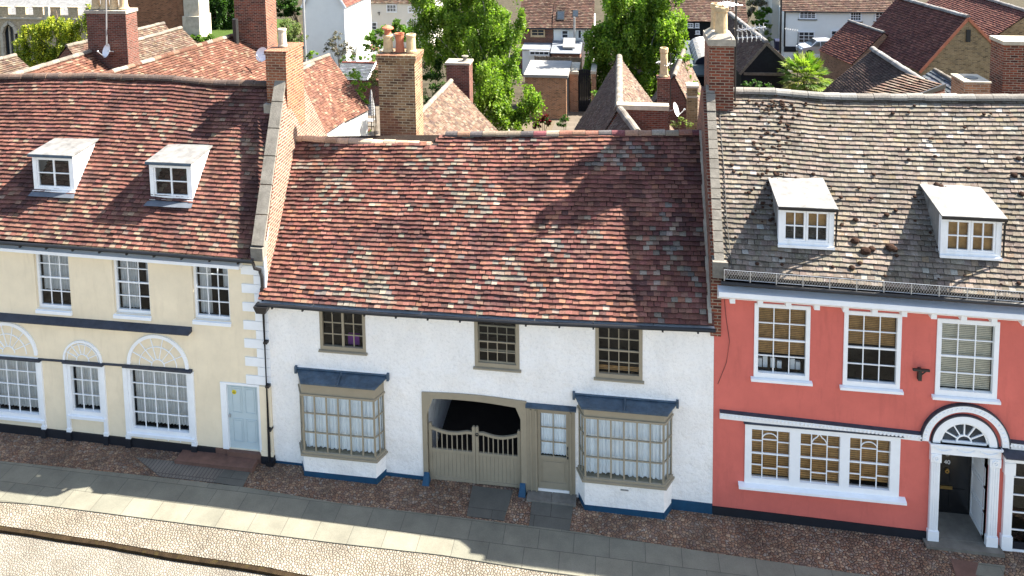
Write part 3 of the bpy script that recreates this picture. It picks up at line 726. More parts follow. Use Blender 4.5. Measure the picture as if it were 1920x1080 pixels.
# dormers
def dormer(par, q, ycut, mats, cols, rows, casements=1, roofcol='palelead', over=(.06,.10), cheek='wdorm', drain=False, blind=None, flare=0., rise=.10, seed=0, rp=(-.24, 6.5, 3.5, 10.8), apron=True):
    x0, x1, z0, z1 = q; y0 = ycut
    k = (rp[3]-rp[1])/(rp[2]-rp[0]); yr = lambda z: rp[0]+(z-rp[1])/k
    yb2 = yr(z1)+.25
    fr = MB(); t = .13
    fr.box(x0, x0+t, y0, y0+.14, z0, z1); fr.box(x1-t, x1, y0, y0+.14, z0, z1); fr.box(x0+t, x1-t, y0+.003, y0+.14, z1-.13, z1); fr.box(x0+t, x1-t, y0+.003, y0+.14, z0, z0+.13)
    fr.box(x0-.02, x1+.02, y0-.06, y0-.003, z0-.03, z0+.04)
    o = fr.build('dormer', M[mats], par)
    for x, s in ((x0, -1), (x1, 1)):
        ch = MB()
        xx = x+(-s*.02)
        ch.prism([(xx, y0+.14, z0+.02), (xx-s*.0, y0+.14, z1), (xx, yb2, z1+rise*.5), (xx, yr(z0)+.1, z0)], (s*.018, 0, 0))
        ch.build('dormer_cheek', M[cheek], o)
    r2 = MB(); a, bb = x0-over[0], x1+over[0]
    r2.hexa([(a,y0-over[1],z1+.003),(bb,y0-over[1],z1+.003),(bb-flare,yb2+.15,z1+rise),(a-flare,yb2+.15,z1+rise),(a,y0-over[1],z1+.05),(bb,y0-over[1],z1+.05),(bb-flare,yb2+.15,z1+rise+.05),(a-flare,yb2+.15,z1+rise+.05)])
    r2.build('dormer_roof', M[roofcol], o)
    lip = MB(); lip.box(a-.005, bb+.005, y0-over[1]-.012, y0-over[1]-.002, z1-.045, z1+.035); lip.build('lead_edge', M['lead' if not drain else 'black'], o)
    g = MB(); p = MB(); a0, a1, b0, b1 = x0+t, x1-t, z0+.13, z1-.13; yc2 = y0+.05
    cw = (a1-a0)/casements
    for c in range(casements):
        ca, cb = a0+c*cw+.004, a0+(c+1)*cw-.004; fw2 = .055 if casements > 1 else .045
        g.box(ca, ca+fw2, yc2-.03, yc2+.04, b0, b1); g.box(cb-fw2, cb, yc2-.03, yc2+.04, b0, b1); g.box(ca+fw2, cb-fw2, yc2-.028, yc2+.04, b0, b0+fw2); g.box(ca+fw2, cb-fw2, yc2-.028, yc2+.04, b1-fw2, b1)
        for i in range(1, cols): x = lerp(ca+fw2, cb-fw2, i/cols); wv = .03 if casements > 1 else .05; g.box(x-wv/2, x+wv/2, yc2-.02, yc2+.02, b0+fw2, b1-fw2)
        for j in range(1, rows): z = lerp(b0+fw2, b1-fw2, j/rows); g.box(ca+fw2, cb-fw2, yc2-.018, yc2+.018, z-.016, z+.016)
        p.quad((ca+fw2, yc2+.01, b0), (cb-fw2, yc2+.01, b0), (cb-fw2, yc2+.01, b1), (ca+fw2, yc2+.01, b1))
    g.build('casement', M[mats], o); p.build('pane', M['glass'], o)
    bk = MB(); bk.box(x0+.05, x1-.05, y0+.6, y0+.65, z0-.2, z1); bk.build('dark_interior', M['room'], o)
    if blind:
        bl = MB(); bl.box(a0, a1, yc2+.09, yc2+.11, lerp(b0,b1,blind), b1); bl.build('blind', M['blind'], o)
    ap = MB(); ya = yr(z0); dn = .13
    ap.quad((x0-.08, ya-dn-.02, z0-dn*k+.02), (x1+.1, ya-dn-.02, z0-dn*k+.02), (x1+.04, y0-.01, z0-.02), (x0-.04, y0-.01, z0-.02))
    nrm = V((0,-k,1)).normalized()*.05
    ap.v = [tuple(V(v)+nrm) for v in ap.v]; (ap.build('lead_apron', M['apron'], o) if apron else None)
    if drain:
        dd = MB(); dd.tube([(x1+.05, y0-.1, z1-.03), (x1+.05, y0-.03, z1-.2), (x1+.04, y0-.03, z0+.05)], .03, 6); dd.build('drainpipe', M['black'], o)
    return o
LRP = (-.24, ev[1].z, 3.5, rv[2].z)
for (tl, tr, bl_, br_) in (((60,290),(137,292),(64,357),(140,362)), ((279,303),(358,308),(283,373),(362,378))):
    yd = .80; q = rectpx(tl, tr, bl_, br_, yd); dormer(CH, q, yd, 'wdorm', 2, 2, 1, rise=.14, rp=LRP, seed=2)
# chimney on the gable
cy0 = 2.95; cx0, cx1 = P(499,140,cy0).x, P(537,140,cy0).x
y1c = PXp(568,110,cx1).y
cz1 = P(518,96,cy0).z; y1c = max(cy0+1.1, min(y1c, cy0+1.7))
pp = P(525,88,cy0+.7)
chimney(CH, cx0, cx1, cy0, y1c, rz-1.6, cz1, M['brick_or'], [((cx0+cx1)/2-.02, cy0+.6, .14, .62, M['palestone'], 'plain')], caps=((.03,.12,.0),))
fl = MB(); fl.box(cx0-.06, cx1-.25, cy0-.16, cy0+.1, rz-1.0, rz-.55); fl.build('chimney_flashing', M['mortar'], CH)
# ================================================================== WHITE HOUSE
WH = thing('terraced_house', 'white roughcast house with two bay windows and a gated carriage arch', 'house', (-.9, 2, -.2))
wl, wr = P(507,720).x, P(1337,800).x
holes = []
# gateway outline in the facade
ga = rectpx((783,733),(989,750),(803,890),(987,915)); gx = [ga[0], ga[1]]
gi0, gi1 = P(802,830).x, P(977,850).x                      # clear opening
gtop0 = P(803,735).z; gtop1 = P(989,752).z
gbot = zg(.0)+.0
def wpx(*a): q = rectpx(*a); holes.append(hole(q)); return q
u1 = wpx((598,579),(682,583),(602,655),(688,659)); u2 = wpx((889,594),(971,599),(891,686),(976,692)); u3 = wpx((1117,607),(1203,612),(1116,706),(1206,713))
zt = P(920,597).z+.12
gh = [(gx[0], gbot-.1), (gx[1], gbot-.1), (gx[1], gtop1), (gx[0], gtop0)]; holes.append(gh)
dq = rectpx((990,760),(1080,767),(987,912),(1077,925)); dq = (ga[1]+.004, dq[1], dq[2], dq[3]); holes.append(hole(dq))
# bays: the wall is open behind them
bay1 = dict(Y=-.35, fx=(P(569,790,-.35).x, P(702,800,-.35).x), bx=(P(562,790).x, P(723,790).x), zt=(P(556,690).z+P(728,704).z)/2, zr=(P(563,719,-.49).z+P(702,730,-.49).z)/2,
            zf=(P(569,739,-.35).z+P(702,748,-.35).z)/2, zs=(P(570,843,-.35).z+P(702,858,-.35).z)/2, rx=(P(556,690).x, P(728,704).x), rf=(P(563,718,-.49).x, P(702,730,-.49).x), zb=zg(-5.2), cols=6, side=2)
bay2 = dict(Y=-.37, fx=(P(1097,840,-.37).x, P(1244,850,-.37).x), bx=(P(1083,830).x, P(1262,840).x), zt=(P(1076,738).z+P(1270,755).z)/2, zr=(P(1090,768,-.52).z+P(1252,778,-.52).z)/2,
            zf=(P(1098,780,-.37).z+P(1245,793,-.37).z)/2, zs=(P(1098,893,-.37).z+P(1243,907,-.37).z)/2, rx=(P(1076,738).x, P(1270,755).x), rf=(P(1090,768,-.52).x, P(1252,778,-.52).x), zb=zg(3.2), cols=6, side=2)
for b in (bay1, bay2): holes.append([(b['bx'][0]+.12, b['zs']), (b['bx'][1]-.12, b['zs']), (b['bx'][1]-.12, b['zf']), (b['bx'][0]+.12, b['zf'])])
# subdivide the facade gently so its render undulates
b = MB(); wallface(b, [(wl, -1.), (wr, -1.), (wr, zt), (wl, zt)], holes, 0., .22)
b.build('front_wall', M['white'], WH)
rw = MB(); rw.box(wl, wr, 6.8, 7.0, -1, 5.); rw.box(wl, wl+.25, .25, 6.8, -1, 5.); rw.box(wr-.25, wr, .25, 6.8, -1, 5.); rw.build('rear_wall', M['brick_gable'], WH)
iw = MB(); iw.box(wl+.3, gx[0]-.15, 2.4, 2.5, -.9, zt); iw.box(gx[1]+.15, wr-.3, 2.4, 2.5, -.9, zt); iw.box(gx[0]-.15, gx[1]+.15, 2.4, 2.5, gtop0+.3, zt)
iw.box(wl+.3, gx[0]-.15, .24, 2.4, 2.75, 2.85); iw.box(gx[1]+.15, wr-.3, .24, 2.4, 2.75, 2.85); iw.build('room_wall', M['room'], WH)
# passage behind the gates
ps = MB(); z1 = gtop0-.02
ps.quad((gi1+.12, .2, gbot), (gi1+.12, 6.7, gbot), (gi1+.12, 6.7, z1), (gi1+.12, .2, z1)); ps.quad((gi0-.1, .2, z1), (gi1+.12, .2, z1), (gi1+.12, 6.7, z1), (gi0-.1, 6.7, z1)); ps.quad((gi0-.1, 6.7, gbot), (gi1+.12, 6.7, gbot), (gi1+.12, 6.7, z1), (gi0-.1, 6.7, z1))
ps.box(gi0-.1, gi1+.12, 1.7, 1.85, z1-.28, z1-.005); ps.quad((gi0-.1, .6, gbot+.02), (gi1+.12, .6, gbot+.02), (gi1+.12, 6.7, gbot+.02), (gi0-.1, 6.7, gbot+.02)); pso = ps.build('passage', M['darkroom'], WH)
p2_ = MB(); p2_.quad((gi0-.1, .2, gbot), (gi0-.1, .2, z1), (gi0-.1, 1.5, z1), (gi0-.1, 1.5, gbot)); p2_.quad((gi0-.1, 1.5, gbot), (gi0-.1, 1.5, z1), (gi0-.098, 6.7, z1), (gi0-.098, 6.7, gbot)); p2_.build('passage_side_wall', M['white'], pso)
# carriage arch frame: two jambs with chamfered, cambered head
fr = MB(); yA, yB = -.035, .16
tk = .0
inL = P(797,776).z; inR = P(978,785).z
c0 = P(812,746); c1 = P(967,763); cm = P(870,748)
inner = [(gi0, gbot-.1), (gi0, inL), (c0.x, c0.z)]
for i in range(1, 10):
    t = i/10; x = lerp(c0.x, c1.x, t); inner.append((x, lerp(c0.z, c1.z, t)+.055*sin(pi*t)))
inner += [(c1.x, c1.z), (gi1, inR), (gi1, gbot-.1)]
outer = [(gx[1]+.002, gbot-.1), (gx[1]+.002, gtop1)]
for i in range(1, 10):
    t = i/10; outer.append((lerp(gx[1], gx[0], t), lerp(gtop1, gtop0, t)+.05*sin(pi*t)+.0))
outer += [(gx[0]-.004, gtop0+.004), (gx[0]-.004, gbot-.1)]
# built as quads between the two outlines so that it stays clean
poly_i = inner; n = 40
fi = pl([(x, 0, z) for x, z in inner]); 
def arcpts(pts, k): f = pl([(x, 0, z) for x, z in pts]); return [f(i/k) for i in range(k+1)]
# corresponding stations
ins = [(gi0, gbot-.1), (gi0, inL), (c0.x, c0.z)]+inner[3:12]+[(c1.x, c1.z), (gi1, inR), (gi1, gbot-.1)]
outs = [(gx[0]-.004, gbot-.1), (gx[0]-.004, inL), (gx[0]-.004, gtop0+.004)]+[(lerp(gx[0], gx[1], i/10), lerp(gtop0, gtop1, i/10)+.06*sin(pi*i/10)) for i in range(1, 10)]+[(gx[1]+.002, gtop1+.004), (gx[1]+.002, inR), (gx[1]+.002, gbot-.1)]
for (a, c), (a2, c2) in zip(zip(ins, outs), list(zip(ins, outs))[1:]):
    v = lambda p, y: V((p[0], y, p[1]))
    fr.quad(v(a,yA), v(c,yA), v(c2,yA), v(a2,yA)); fr.quad(v(c,yA), v(c,yB), v(c2,yB), v(c2,yA)); fr.quad(v(a,yA), v(a2,yA), v(a2,yB), v(a,yB))
fro = fr.build('carriage_arch', M['taupe'], WH)
br_ = MB()
for x in (gx[0]+.02, gx[1]-.1): pass
# gate leaves
def gate(x0, x1, hinge):
    yg = .05; zb_ = gbot+.03; zm = P(808,846).z if hinge < 0 else P(975,862).z; zm = (P(808,846).z+P(975,862).z)/2
    zhi = (P(806,803).z+P(975,820).z)/2; zlo = zhi-.12
    g = MB(); w = .09
    hs, ms = (x0, x1) if hinge < 0 else (x1, x0); sg = 1 if hinge < 0 else -1
    def top(t): return lerp(zhi+.02, zhi-.03, t)-.10*sin(pi*min(1, t*1.15)) 
    g.box(hs, hs+sg*w, yg, yg+.07, zb_, zhi+.10); g.box(ms, ms-sg*w, yg, yg+.07, zb_, zhi+.09)
    for xx in (hs+sg*w/2, ms-sg*w/2): g.prism([(xx+.045*cos(pi*i/8), yg+.001, (zhi+.095)+.05*sin(pi*i/8)) for i in range(9)], (0, .068, 0))
    N = 16; xa, xb = hs+sg*w, ms-sg*w
    for i in range(N):
        t0, t1 = i/N, (i+1)/N; p0, p1 = lerp(xa, xb, t0), lerp(xa, xb, t1)
        A = [(p0, yg+.005, top(t0)-.08), (p1, yg+.005, top(t1)-.08), (p1, yg+.065, top(t1)-.08), (p0, yg+.065, top(t0)-.08), (p0, yg+.005, top(t0)), (p1, yg+.005, top(t1)), (p1, yg+.065, top(t1)), (p0, yg+.065, top(t0))]
        if sg < 0: A = [A[1], A[0], A[3], A[2], A[5], A[4], A[7], A[6]]
        g.hexa(A)
    g.box(xa, xb, yg+.005, yg+.065, zm-.04, zm+.05); g.box(xa, xb, yg+.005, yg+.065, zb_+.002, zb_+.09)
    nb = 10
    for i in range(nb): u0, u1 = lerp(xa, xb, i/nb), lerp(xa, xb, (i+1)/nb); s = .0025*sg; g.box(u0+s, u1-s, yg+.02, yg+.05, zb_+.09, zm-.04)
    g.box(xa, xb, yg+.05, yg+.056, zb_+.09, zm-.04)
    o = g.build('gate', M['taupe'], WH)
    b = MB()
    for i in range(1, 8): t = i/8; x = lerp(xa, xb, t); b.box(x-.015, x+.015, yg+.02, yg+.05, zm+.05, top(t)-.075)
    b.build('balusters', M['taupe'], o)
    if hinge > 0: l = MB(); halfring(l, ms-sg*.05, zhi-.08, .03, .045, yg-.03, yg-.002, 14, 0, 2*pi); l.build('latch', M['iron'], o)
xm = P(891,850).x
gate(gi0+.02, xm-.006, -1); gate(xm+.006, gi1-.02, 1)
# wheel guard stones
for (px, py, s) in ((799,885,1), (977,909,-1)):
    c = G(px, py+6); k = MB(); X = gi0-.04 if s > 0 else gi1+.04
    k.hexa([(X-.11,-.26,zg(X)-.05),(X+.11,-.26,zg(X)-.05),(X+.11,.02,zg(X)-.05),(X-.11,.02,zg(X)-.05),(X-.08,-.15,zg(X)+.2),(X+.08,-.15,zg(X)+.2),(X+.08,-.04,zg(X)+.28),(X-.08,-.04,zg(X)+.28)])
    k.build('guard_stone', M['blue'], WH)
# front door
x0, x1, z0, z1 = dq
df = MB(); a = P(1008,840).x; b_ = P(1067,840).x
df.box(x0, a, -.025, .13, z0-.05, z1-.10); df.box(b_, x1, -.025, .13, z0-.05, z1-.10); df.box(x0, x1, -.027, .13, z1-.10, z1)
df.box(x0+.10, x0+.14, -.06, -.026, z0-.05, z1-.1); df.box(a-.06, a-.02, -.06, -.026, z0-.05, z1-.1); df.box(b_+.03, b_+.07, -.06, -.026, z0-.05, z1-.1)
dfo = df.build('door_frame', M['taupe'], WH)
ll = MB(); ll.prism([(x0-.02, -.13, z1-.005), (x0-.02, .0, z1+.0), (x0-.02, .0, z1+.085), (x0-.02, -.13, z1+.035)], (x1-x0+.06, 0, 0)); ll.build('lead_drip', M['lead'], dfo)
dl = MB(); yd = .03; t = .085; zmid = lerp(z0, z1-.1, .41)
dl.box(a+.004, a+t, yd, yd+.05, z0, z1-.104); dl.box(b_-t, b_-.004, yd, yd+.05, z0, z1-.104); dl.box(a+t, b_-t, yd+.002, yd+.05, z1-.22, z1-.104); dl.box(a+t, b_-t, yd+.002, yd+.05, zmid-.1, zmid); dl.box(a+t, b_-t, yd+.002, yd+.05, z0, z0+.2)
dl.box(a+t, b_-t, yd+.025, yd+.045, z0+.2, zmid-.1); dl.box(a+t+.06, b_-t-.06, yd+.012, yd+.0245, z0+.27, zmid-.17); dlo = dl.build('door', M['taupe'], WH)
gb = MB(); A0, A1, Z0, Z1 = a+t, b_-t, zmid, z1-.22
gb.box((A0+A1)/2-.014, (A0+A1)/2+.014, yd+.01, yd+.04, Z0, Z1)
for j in (1, 2): gb.box(A0, A1, yd+.012, yd+.038, lerp(Z0,Z1,j/3)-.013, lerp(Z0,Z1,j/3)+.013)
gb.build('glazing_bars', M['taupe'], dlo)
pg = MB(); pg.quad((A0,yd+.03,Z0),(A1,yd+.03,Z0),(A1,yd+.03,Z1),(A0,yd+.03,Z1)); pg.build('pane', M['glass'], dlo)
dc = MB(); drape(dc, A0, A1, Z0, Z1, yd+.1, .014, .08, 9); dc.build('curtain', M['net'], dlo, True)
hh = MB(); hx = b_-.045; hh.tube([(hx, yd, zmid+.35), (hx, yd-.06, zmid+.33), (hx, yd-.06, zmid+.14), (hx, yd, zmid+.12)], .012, 6); hh.box(hx-.02, hx+.02, yd-.02, yd-.001, zmid-.02, zmid+.05); hh.build('handle', M['iron'], dlo)
st = MB(); s0, s1 = P(990,915).x, P(1081,925).x; sm = (s0+s1)/2
for (q0, q1) in ((s0, sm-.006), (sm+.006, s1)): st.box(q0, q1, -.36, .15, zg(q0)-.2, z0-.06)
st.build('doorstep', M['stone'], WH)
# upper windows
TS = (.05, .07, .07)
def casem(g, a0, a1, b0, b1, yc):
    m_ = (a0+a1)/2; g.box(m_-.035, m_+.035, yc-.02, yc+.04, b0, b1)
    for s0, s1 in ((a0, m_-.035), (m_+.035, a1)):
        g.box((s0+s1)/2-.014, (s0+s1)/2+.014, yc, yc+.03, b0, b1)
        for j in (1, 2): z = lerp(b0, b1, j/3); g.box(s0, s1, yc+.002, yc+.028, z-.014, z+.014)
def slid(g, a0, a1, b0, b1, yc):     # upper sash slipped down behind the lower one
    top = lerp(b0, b1, .86); mid = lerp(b0, b1, .40)
    for lo, hi, n, y in ((b0, lerp(b0,b1,.50), 2, yc-.0), (lerp(b0,b1,.26), top, 3, yc+.035)):
        g.box(a0, a0+.035, y, y+.03, lo, hi); g.box(a1-.035, a1, y, y+.03, lo, hi); g.box(a0+.035, a1-.035, y+.001, y+.031, hi-.04, hi); g.box(a0+.035, a1-.035, y+.001, y+.031, lo, lo+.04)
        for i in range(1, 4): x = lerp(a0, a1, i/4); g.box(x-.012, x+.012, y+.003, y+.027, lo+.04, hi-.04)
        for j in range(1, n): z = lerp(lo, hi, j/n); g.box(a0+.035, a1-.035, y+.004, y+.026, z-.012, z+.012)
window(WH, u1, 4, 3, M['taupe'], .085, sill=TS, rec=.0, proud=.02, custom=casem, seed=7)
window(WH, u2, 4, 4, M['taupe'], .095, sill=TS, rec=.0, proud=.02, custom=slid, seed=8)
window(WH, u3, 4, 4, M['taupe'], .095, sill=TS, rec=.0, proud=.02, seed=9, cur=[('blind',0,1,.02,.12)])
# cushions seen inside
cu = MB(); cu.box(lerp(u1[0],u1[1],.55), lerp(u1[0],u1[1],.8), .22, .3, u1[2]+.05, u1[2]+.38); cu.build('cushion', paint('purple_cloth', (.16,.02,.22), .9), WH)
# bays
def glazed(bars, gl, p, q, z0, z1, cols, rows, w=.03, d=.045):
    p, q = V(p), V(q); n = (q-p).cross(V((0,0,1))).normalized(); u = (q-p).normalized()
    for i in range(0, cols+1):
        c = p.lerp(q, i/cols); ww = w if 0 < i < cols else w*1.5
        bars.bar((c.x, c.y, z0), (c.x, c.y, z1), ww, d, u)
    for j in range(1, rows):
        z = lerp(z0, z1, j/rows); bars.bar((p.x,p.y,z), (q.x,q.y,z), d*.92, w)
    gl.quad((p.x,p.y,z0),(q.x,q.y,z0),(q.x,q.y,z1),(p.x,p.y,z1))
def bay(b, sq=False):
    Y = b['Y']; f0, f1 = b['fx']; k0, k1 = b['bx']
    pln = [(k0+.05, 0), (f0, Y), (f1, Y), (k1-.05, 0)]
    def ring(mb, grow, za, zc, back=.0):
        q = [(k0+.05-grow, back), (f0-grow*.8, Y-grow), (f1+grow*.8, Y-grow), (k1-.05+grow, back)]
        mb.prism([(x, y, za) for x, y in q][::-1], (0, 0, zc-za))
    fs = MB(); ring(fs, .03, b['zf'], b['zr']-.032); ring(fs, .065, b['zf']-.025, b['zf']+.03)
    o = fs.build('bay_window', M['taupe'], WH)
    sl = MB(); ring(sl, .10, b['zs']-.11, b['zs']-.05); ring(sl, .055, b['zs']-.055, b['zs']+.01); ring(sl, .04, b['zs']-.16, b['zs']-.105); sl.build('sill', M['taupe'], o)
    bs = MB(); zp = b['zb']+.17; ring(bs, .02, zp-.005, b['zs']-.15); bs.build('bay_base', M['white'], o)
    pb = MB(); ring(pb, .035, b['zb']-.3, zp); pb.build('bay_plinth', M['blue'], o)
    gb = MB(); gl = MB()
    for i in range(3):
        p, q = pln[i], pln[i+1]
        glazed(gb, gl, (p[0], p[1], 0), (q[0], q[1], 0), b['zs'], b['zf'], b['cols'] if i == 1 else b['side'], 3)
    gb.build('glazing_bars', M['taupe'], o); gl.build('pane', M['glass'], o)
    cu = MB(); xs = [f0+.05, f1-.05]; N = 3
    drape(cu, xs[0], lerp(xs[0], xs[1], .5), b['zs']+.04, b['zf'], Y+.13, .035, .15, int(f0*7) % 50+3, .012); drape(cu, lerp(xs[0], xs[1], .5), xs[1], b['zs']+.03, b['zf'], Y+.13, .035, .16, int(f0*7) % 50+9, .012)
    for (p, q, s) in ((pln[0], pln[1], 0), (pln[2], pln[3], 1)):
        n = 14; vs = []
        for i in range(n+1):
            t = lerp(.08, .92, i/n); x = lerp(p[0], q[0], t); y = lerp(p[1], q[1], t); dx = (.09+.02*sin(i*2.2))*(1 if s == 0 else -1); vs.append((x+dx, y+.05))
        for a, c in zip(vs, vs[1:]): cu.quad((a[0],a[1],b['zs']+.03),(c[0],c[1],b['zs']+.03),(c[0],c[1],b['zf']),(a[0],a[1],b['zf']))
    cu.build('curtain', M['net'], o, True)
    rt = MB(); r0, r1 = b['rx']; e0, e1 = b['rf']; yE = Y-.14
    A = [V((r0,-.003,b['zt'])), V((r1,-.003,b['zt'])), V((e1,yE,b['zr']+.02)), V((e0,yE,b['zr']+.02))]
    dz = V((0,0,-.05))
    rt.hexa([A[3]+dz, A[2]+dz, A[1]+dz, A[0]+dz, A[3], A[2], A[1], A[0]])
    mx = (A[0]+A[1])/2; my = (A[2]+A[3])/2
    rt.tube([mx+V((0,-.02,.02)), my+V((0,.0,.02))], .028, 8); rt.tube([A[0]+V((0,-.03,.02)), A[1]+V((0,-.03,.02))], .03, 6)
    for q in (A[0], A[1]): rt.box(q.x-.035, q.x+.035, -.09, -.0, q.z-.12, q.z+.09)
    rt.build('bay_roof', M['lead'], o)
    fl = MB(); fl.prism([(A[0].x, 0, b['zt']+.03), (A[0].x, -.02, b['zt']+.03), (A[0].x, -.012, b['zt']+.075), (A[0].x, 0, b['zt']+.075)], (A[1].x-A[0].x, 0, 0)); fl.build('mortar_fillet', M['white'], o)
    return o
bo1 = bay(bay1); bo2 = bay(bay2)
ab = MB(); ap = P(1171,918,-.39); 
for i in range(9): ab.box(ap.x-.11+i*.025, ap.x-.095+i*.025, -.405, -.388, ap.z-.03, ap.z+.01)
ab.build('plate_slits', M['slot'], bo2)  # plain slits stand in for the small plate's unreadable lettering
# plinth
for (xa, xb, h) in ((wl, bay1['bx'][0]+.1, .06), (bay1['bx'][1]-.1, gx[0]-.01, .10), (bay2['bx'][1]-.1, wr-.003, .30)):
    pn = MB()
    for i in range(6):
        x0, x1 = lerp(xa, xb, i/6), lerp(xa, xb, (i+1)/6)
        pn.hexa([(x0,-.03,zg(x0)-.3),(x1,-.03,zg(x1)-.3),(x1,-.001,zg(x1)-.3),(x0,-.001,zg(x0)-.3),(x0,-.025,zg(x0)+h),(x1,-.025,zg(x1)+h),(x1,-.001,zg(x1)+h),(x0,-.001,zg(x0)+h)])
    pn.build('plinth', M['blue'], WH)
# roof
def wcol(u, v, r):
    k = noise.noise(V((u*6, v*4, 9)))+.6*noise.noise(V((u*17, v*9, 2))); k2 = noise.noise(V((u*9+4, v*6, 5)))
    dk = 1+.34*noise.noise(V((u*26, v*3.2, 1)))-.25*max(0, noise.noise(V((u*7, v*3, 21))))
    cr = .03+.95*max(0, k-.04)+(.07 if .08 < u < .5 else 0)-(.06 if u > .78 else 0)
    if r.random() < cr: c = pick(r, [(.30, (.225,.183,.143)), (.28, (.165,.138,.113)), (.14, (.125,.108,.094)), (.28, (.20,.125,.092))])
    elif k2 < -.22: c = pick(r, [(.5, (.10,.040,.035)), (.3, (.075,.034,.032)), (.2, (.12,.06,.05))])
    else: c = pick(r, [(.38, (.148,.060,.047)), (.22, (.115,.046,.038)), (.28, (.185,.085,.063)), (.06, (.22,.10,.064)), (.06, (.075,.037,.032))])
    return tuple(q*dk for q in c)
ev = [P(485,562,-.26), P(700,578,-.26), P(1000,597,-.26), P(1339,611,-.26)]
rv = [P(545,256,3.5), P(835,253,3.5), P(1100,251,3.5), P(1322,250,3.5)]
ustep = (835-545)/(1322-545.)
def sk(u, v, p):
    zl = P(690,276,3.5).z
    return u < ustep and v > .975-.04*u/ustep
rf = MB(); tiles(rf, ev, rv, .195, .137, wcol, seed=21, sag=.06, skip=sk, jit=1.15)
ro = rf.build('roof', M['tile_w'], WH)
rr2 = MB(); tiles(rr2, [V((wr, 7.15, 4.9)), V((wl, 7.15, 4.9))], [rv[-1]+V((0,.05,-.05)), rv[0]+V((0,.05,-.3))], .4, .3, wcol, seed=22); rr2.build('rear_roof', M['tile_w'], WH)
rc = MB(); rcl = [P(548,259,3.42), P(690,266,3.38), P(833,272,3.35)]; rc2 = MB(); ridgecaps(rc2, rcl, .14, [(.40,.25,.165), (.37,.22,.14), (.36,.25,.18), (.42,.33,.24)], .42, 3)
rcr = [p+V((0,0,.02)) for p in (P(836,253,3.5), P(1100,251,3.5), P(1324,250,3.5))]; ridgecaps(rc, rcr, .13, [(.26,.15,.10), (.09,.08,.08), (.26,.21,.155), (.22,.10,.07), (.15,.05,.055), (.30,.26,.21)], .42, 4)
rc.build('ridge_tiles', M['ridge'], ro); rc2.build('ridge_tiles', M['ridge'], ro)
vg = MB(); vf = pl([ev[0]+V((-.0,.35,.42)), ev[0].lerp(rv[0], .5)+V((-.02,0,.05)), rv[0]+V((-.02,0,.03))])
vp = [vf(i/14) for i in range(15)]
for a, c in zip(vp, vp[1:]): vg.bar(a+V((-.03,0,.03)), c+V((-.03,0,.03)), .16, .10, V((0,-.7,.7)))
vg.build('mortar_verge', M['mortar'], ro)
gt = MB(); gl = [P(483,571,-.34), P(700,588,-.34), P(1000,606,-.34), P(1342,620,-.34)]; gt.tube(gl, .055, 8); f = pl(gl)
for i in range(14): p = f((i+.5)/14); gt.box(p.x-.025, p.x+.025, p.y-.065, p.y+.2, p.z-.075, p.z-.03)
a = gl[0]; gt.hexa([(a.x-.02,a.y-.08,a.z-.24),(a.x+.26,a.y-.08,a.z-.24),(a.x+.26,a.y+.2,a.z-.24),(a.x-.02,a.y+.2,a.z-.24),(a.x-.10,a.y-.1,a.z-.03),(a.x+.34,a.y-.1,a.z-.03),(a.x+.34,a.y+.2,a.z-.03),(a.x-.10,a.y+.2,a.z-.03)])
gt.build('gutter', M['black'], WH)
sf = MB()
for i in range(8):
    p, q = f(i/8), f((i+1)/8-.0012); sf.quad((p.x,-.28,p.z+.0),(q.x,-.28,q.z+.0),(q.x,.0,q.z-.02),(p.x,.0,p.z-.02))
sf.build('soffit', M['wpaint'], WH)
# tall brick stack rising behind the ridge
cy0 = 3.85; cx0, cx1 = P(711,190,cy0).x, P(779,190,cy0).x; zt_ = P(744,104,cy0).z; y1c = cy0+.95
k = zt_+.03
chimney(WH, cx0, cx1, cy0, y1c, 7.5, zt_, M['brick_yel'], [
    (P(728,95,cy0+.45).x, cy0+.45, .165, .59, M['yellowpot'], 'plain'), (P(750,95,cy0+.45).x, cy0+.45, .165, .64, M['redpot'], 'cone'), (P(771,95,cy0+.45).x, cy0+.45, .165, .62, M['yellowpot'], 'plain')], caps=((.06,.16,.0),(.03,.09,.16)), capmat=M['brick_yel'])

# ================================================================== PINK HOUSE
PH = thing('terraced_house', 'salmon pink house with white sash windows and arched black front door', 'house', (10, 2, -.4))
pl0, pr0 = wr+.004, 17.5
holes = []
def upx(*a): q = rectpx(*a); holes.append(hole(q)); return q
v1 = upx((1416,568),(1520,574),(1412,703),(1516,715)); v2 = upx((1583,582),(1690,588),(1580,719),(1687,731)); v3 = upx((1758,597),(1874,603),(1752,737),(1868,749))
bw = upx((1398,788),(1688,820),(1395,900),(1684,935))
dcx = P(1806,822).x; dcz = P(1806,824).z
dL, dR = P(1758,900).x, P(1850,940).x
dz0 = (P(1745,1008).z+P(1868,1020).z)/2
rO = (P(1868,832).x-P(1747,820).x)/2
fz = (P(1745,827).z+P(1870,836).z)/2
dcx = (P(1868,832).x+P(1747,820).x)/2
ah = [(dL, dz0-.0), (dR, dz0), (dR, fz-.25), (dcx+rO*.80, fz-.25+.001), (dcx+rO*.80, fz)]+[(dcx+rO*.80*cos(pi*i/24), fz+rO*.80*sin(pi*i/24)) for i in range(1, 24)]+[(dcx-rO*.80, fz), (dcx-rO*.80, fz-.25+.001), (dL, fz-.25)]
ah = [(dL, dz0), (dR, dz0), (dR, fz)]+[(dcx+rO*.78*cos(pi*i/24), fz+.002+rO*.78*sin(pi*i/24)) for i in range(0, 25)]+[(dL, fz)]
holes.append(ah)
sw = (P(1893,880).x, pr0-1.2, P(1905,1035).z, P(1895,862).z); holes.append(hole(sw))
zt = P(1600,552).z
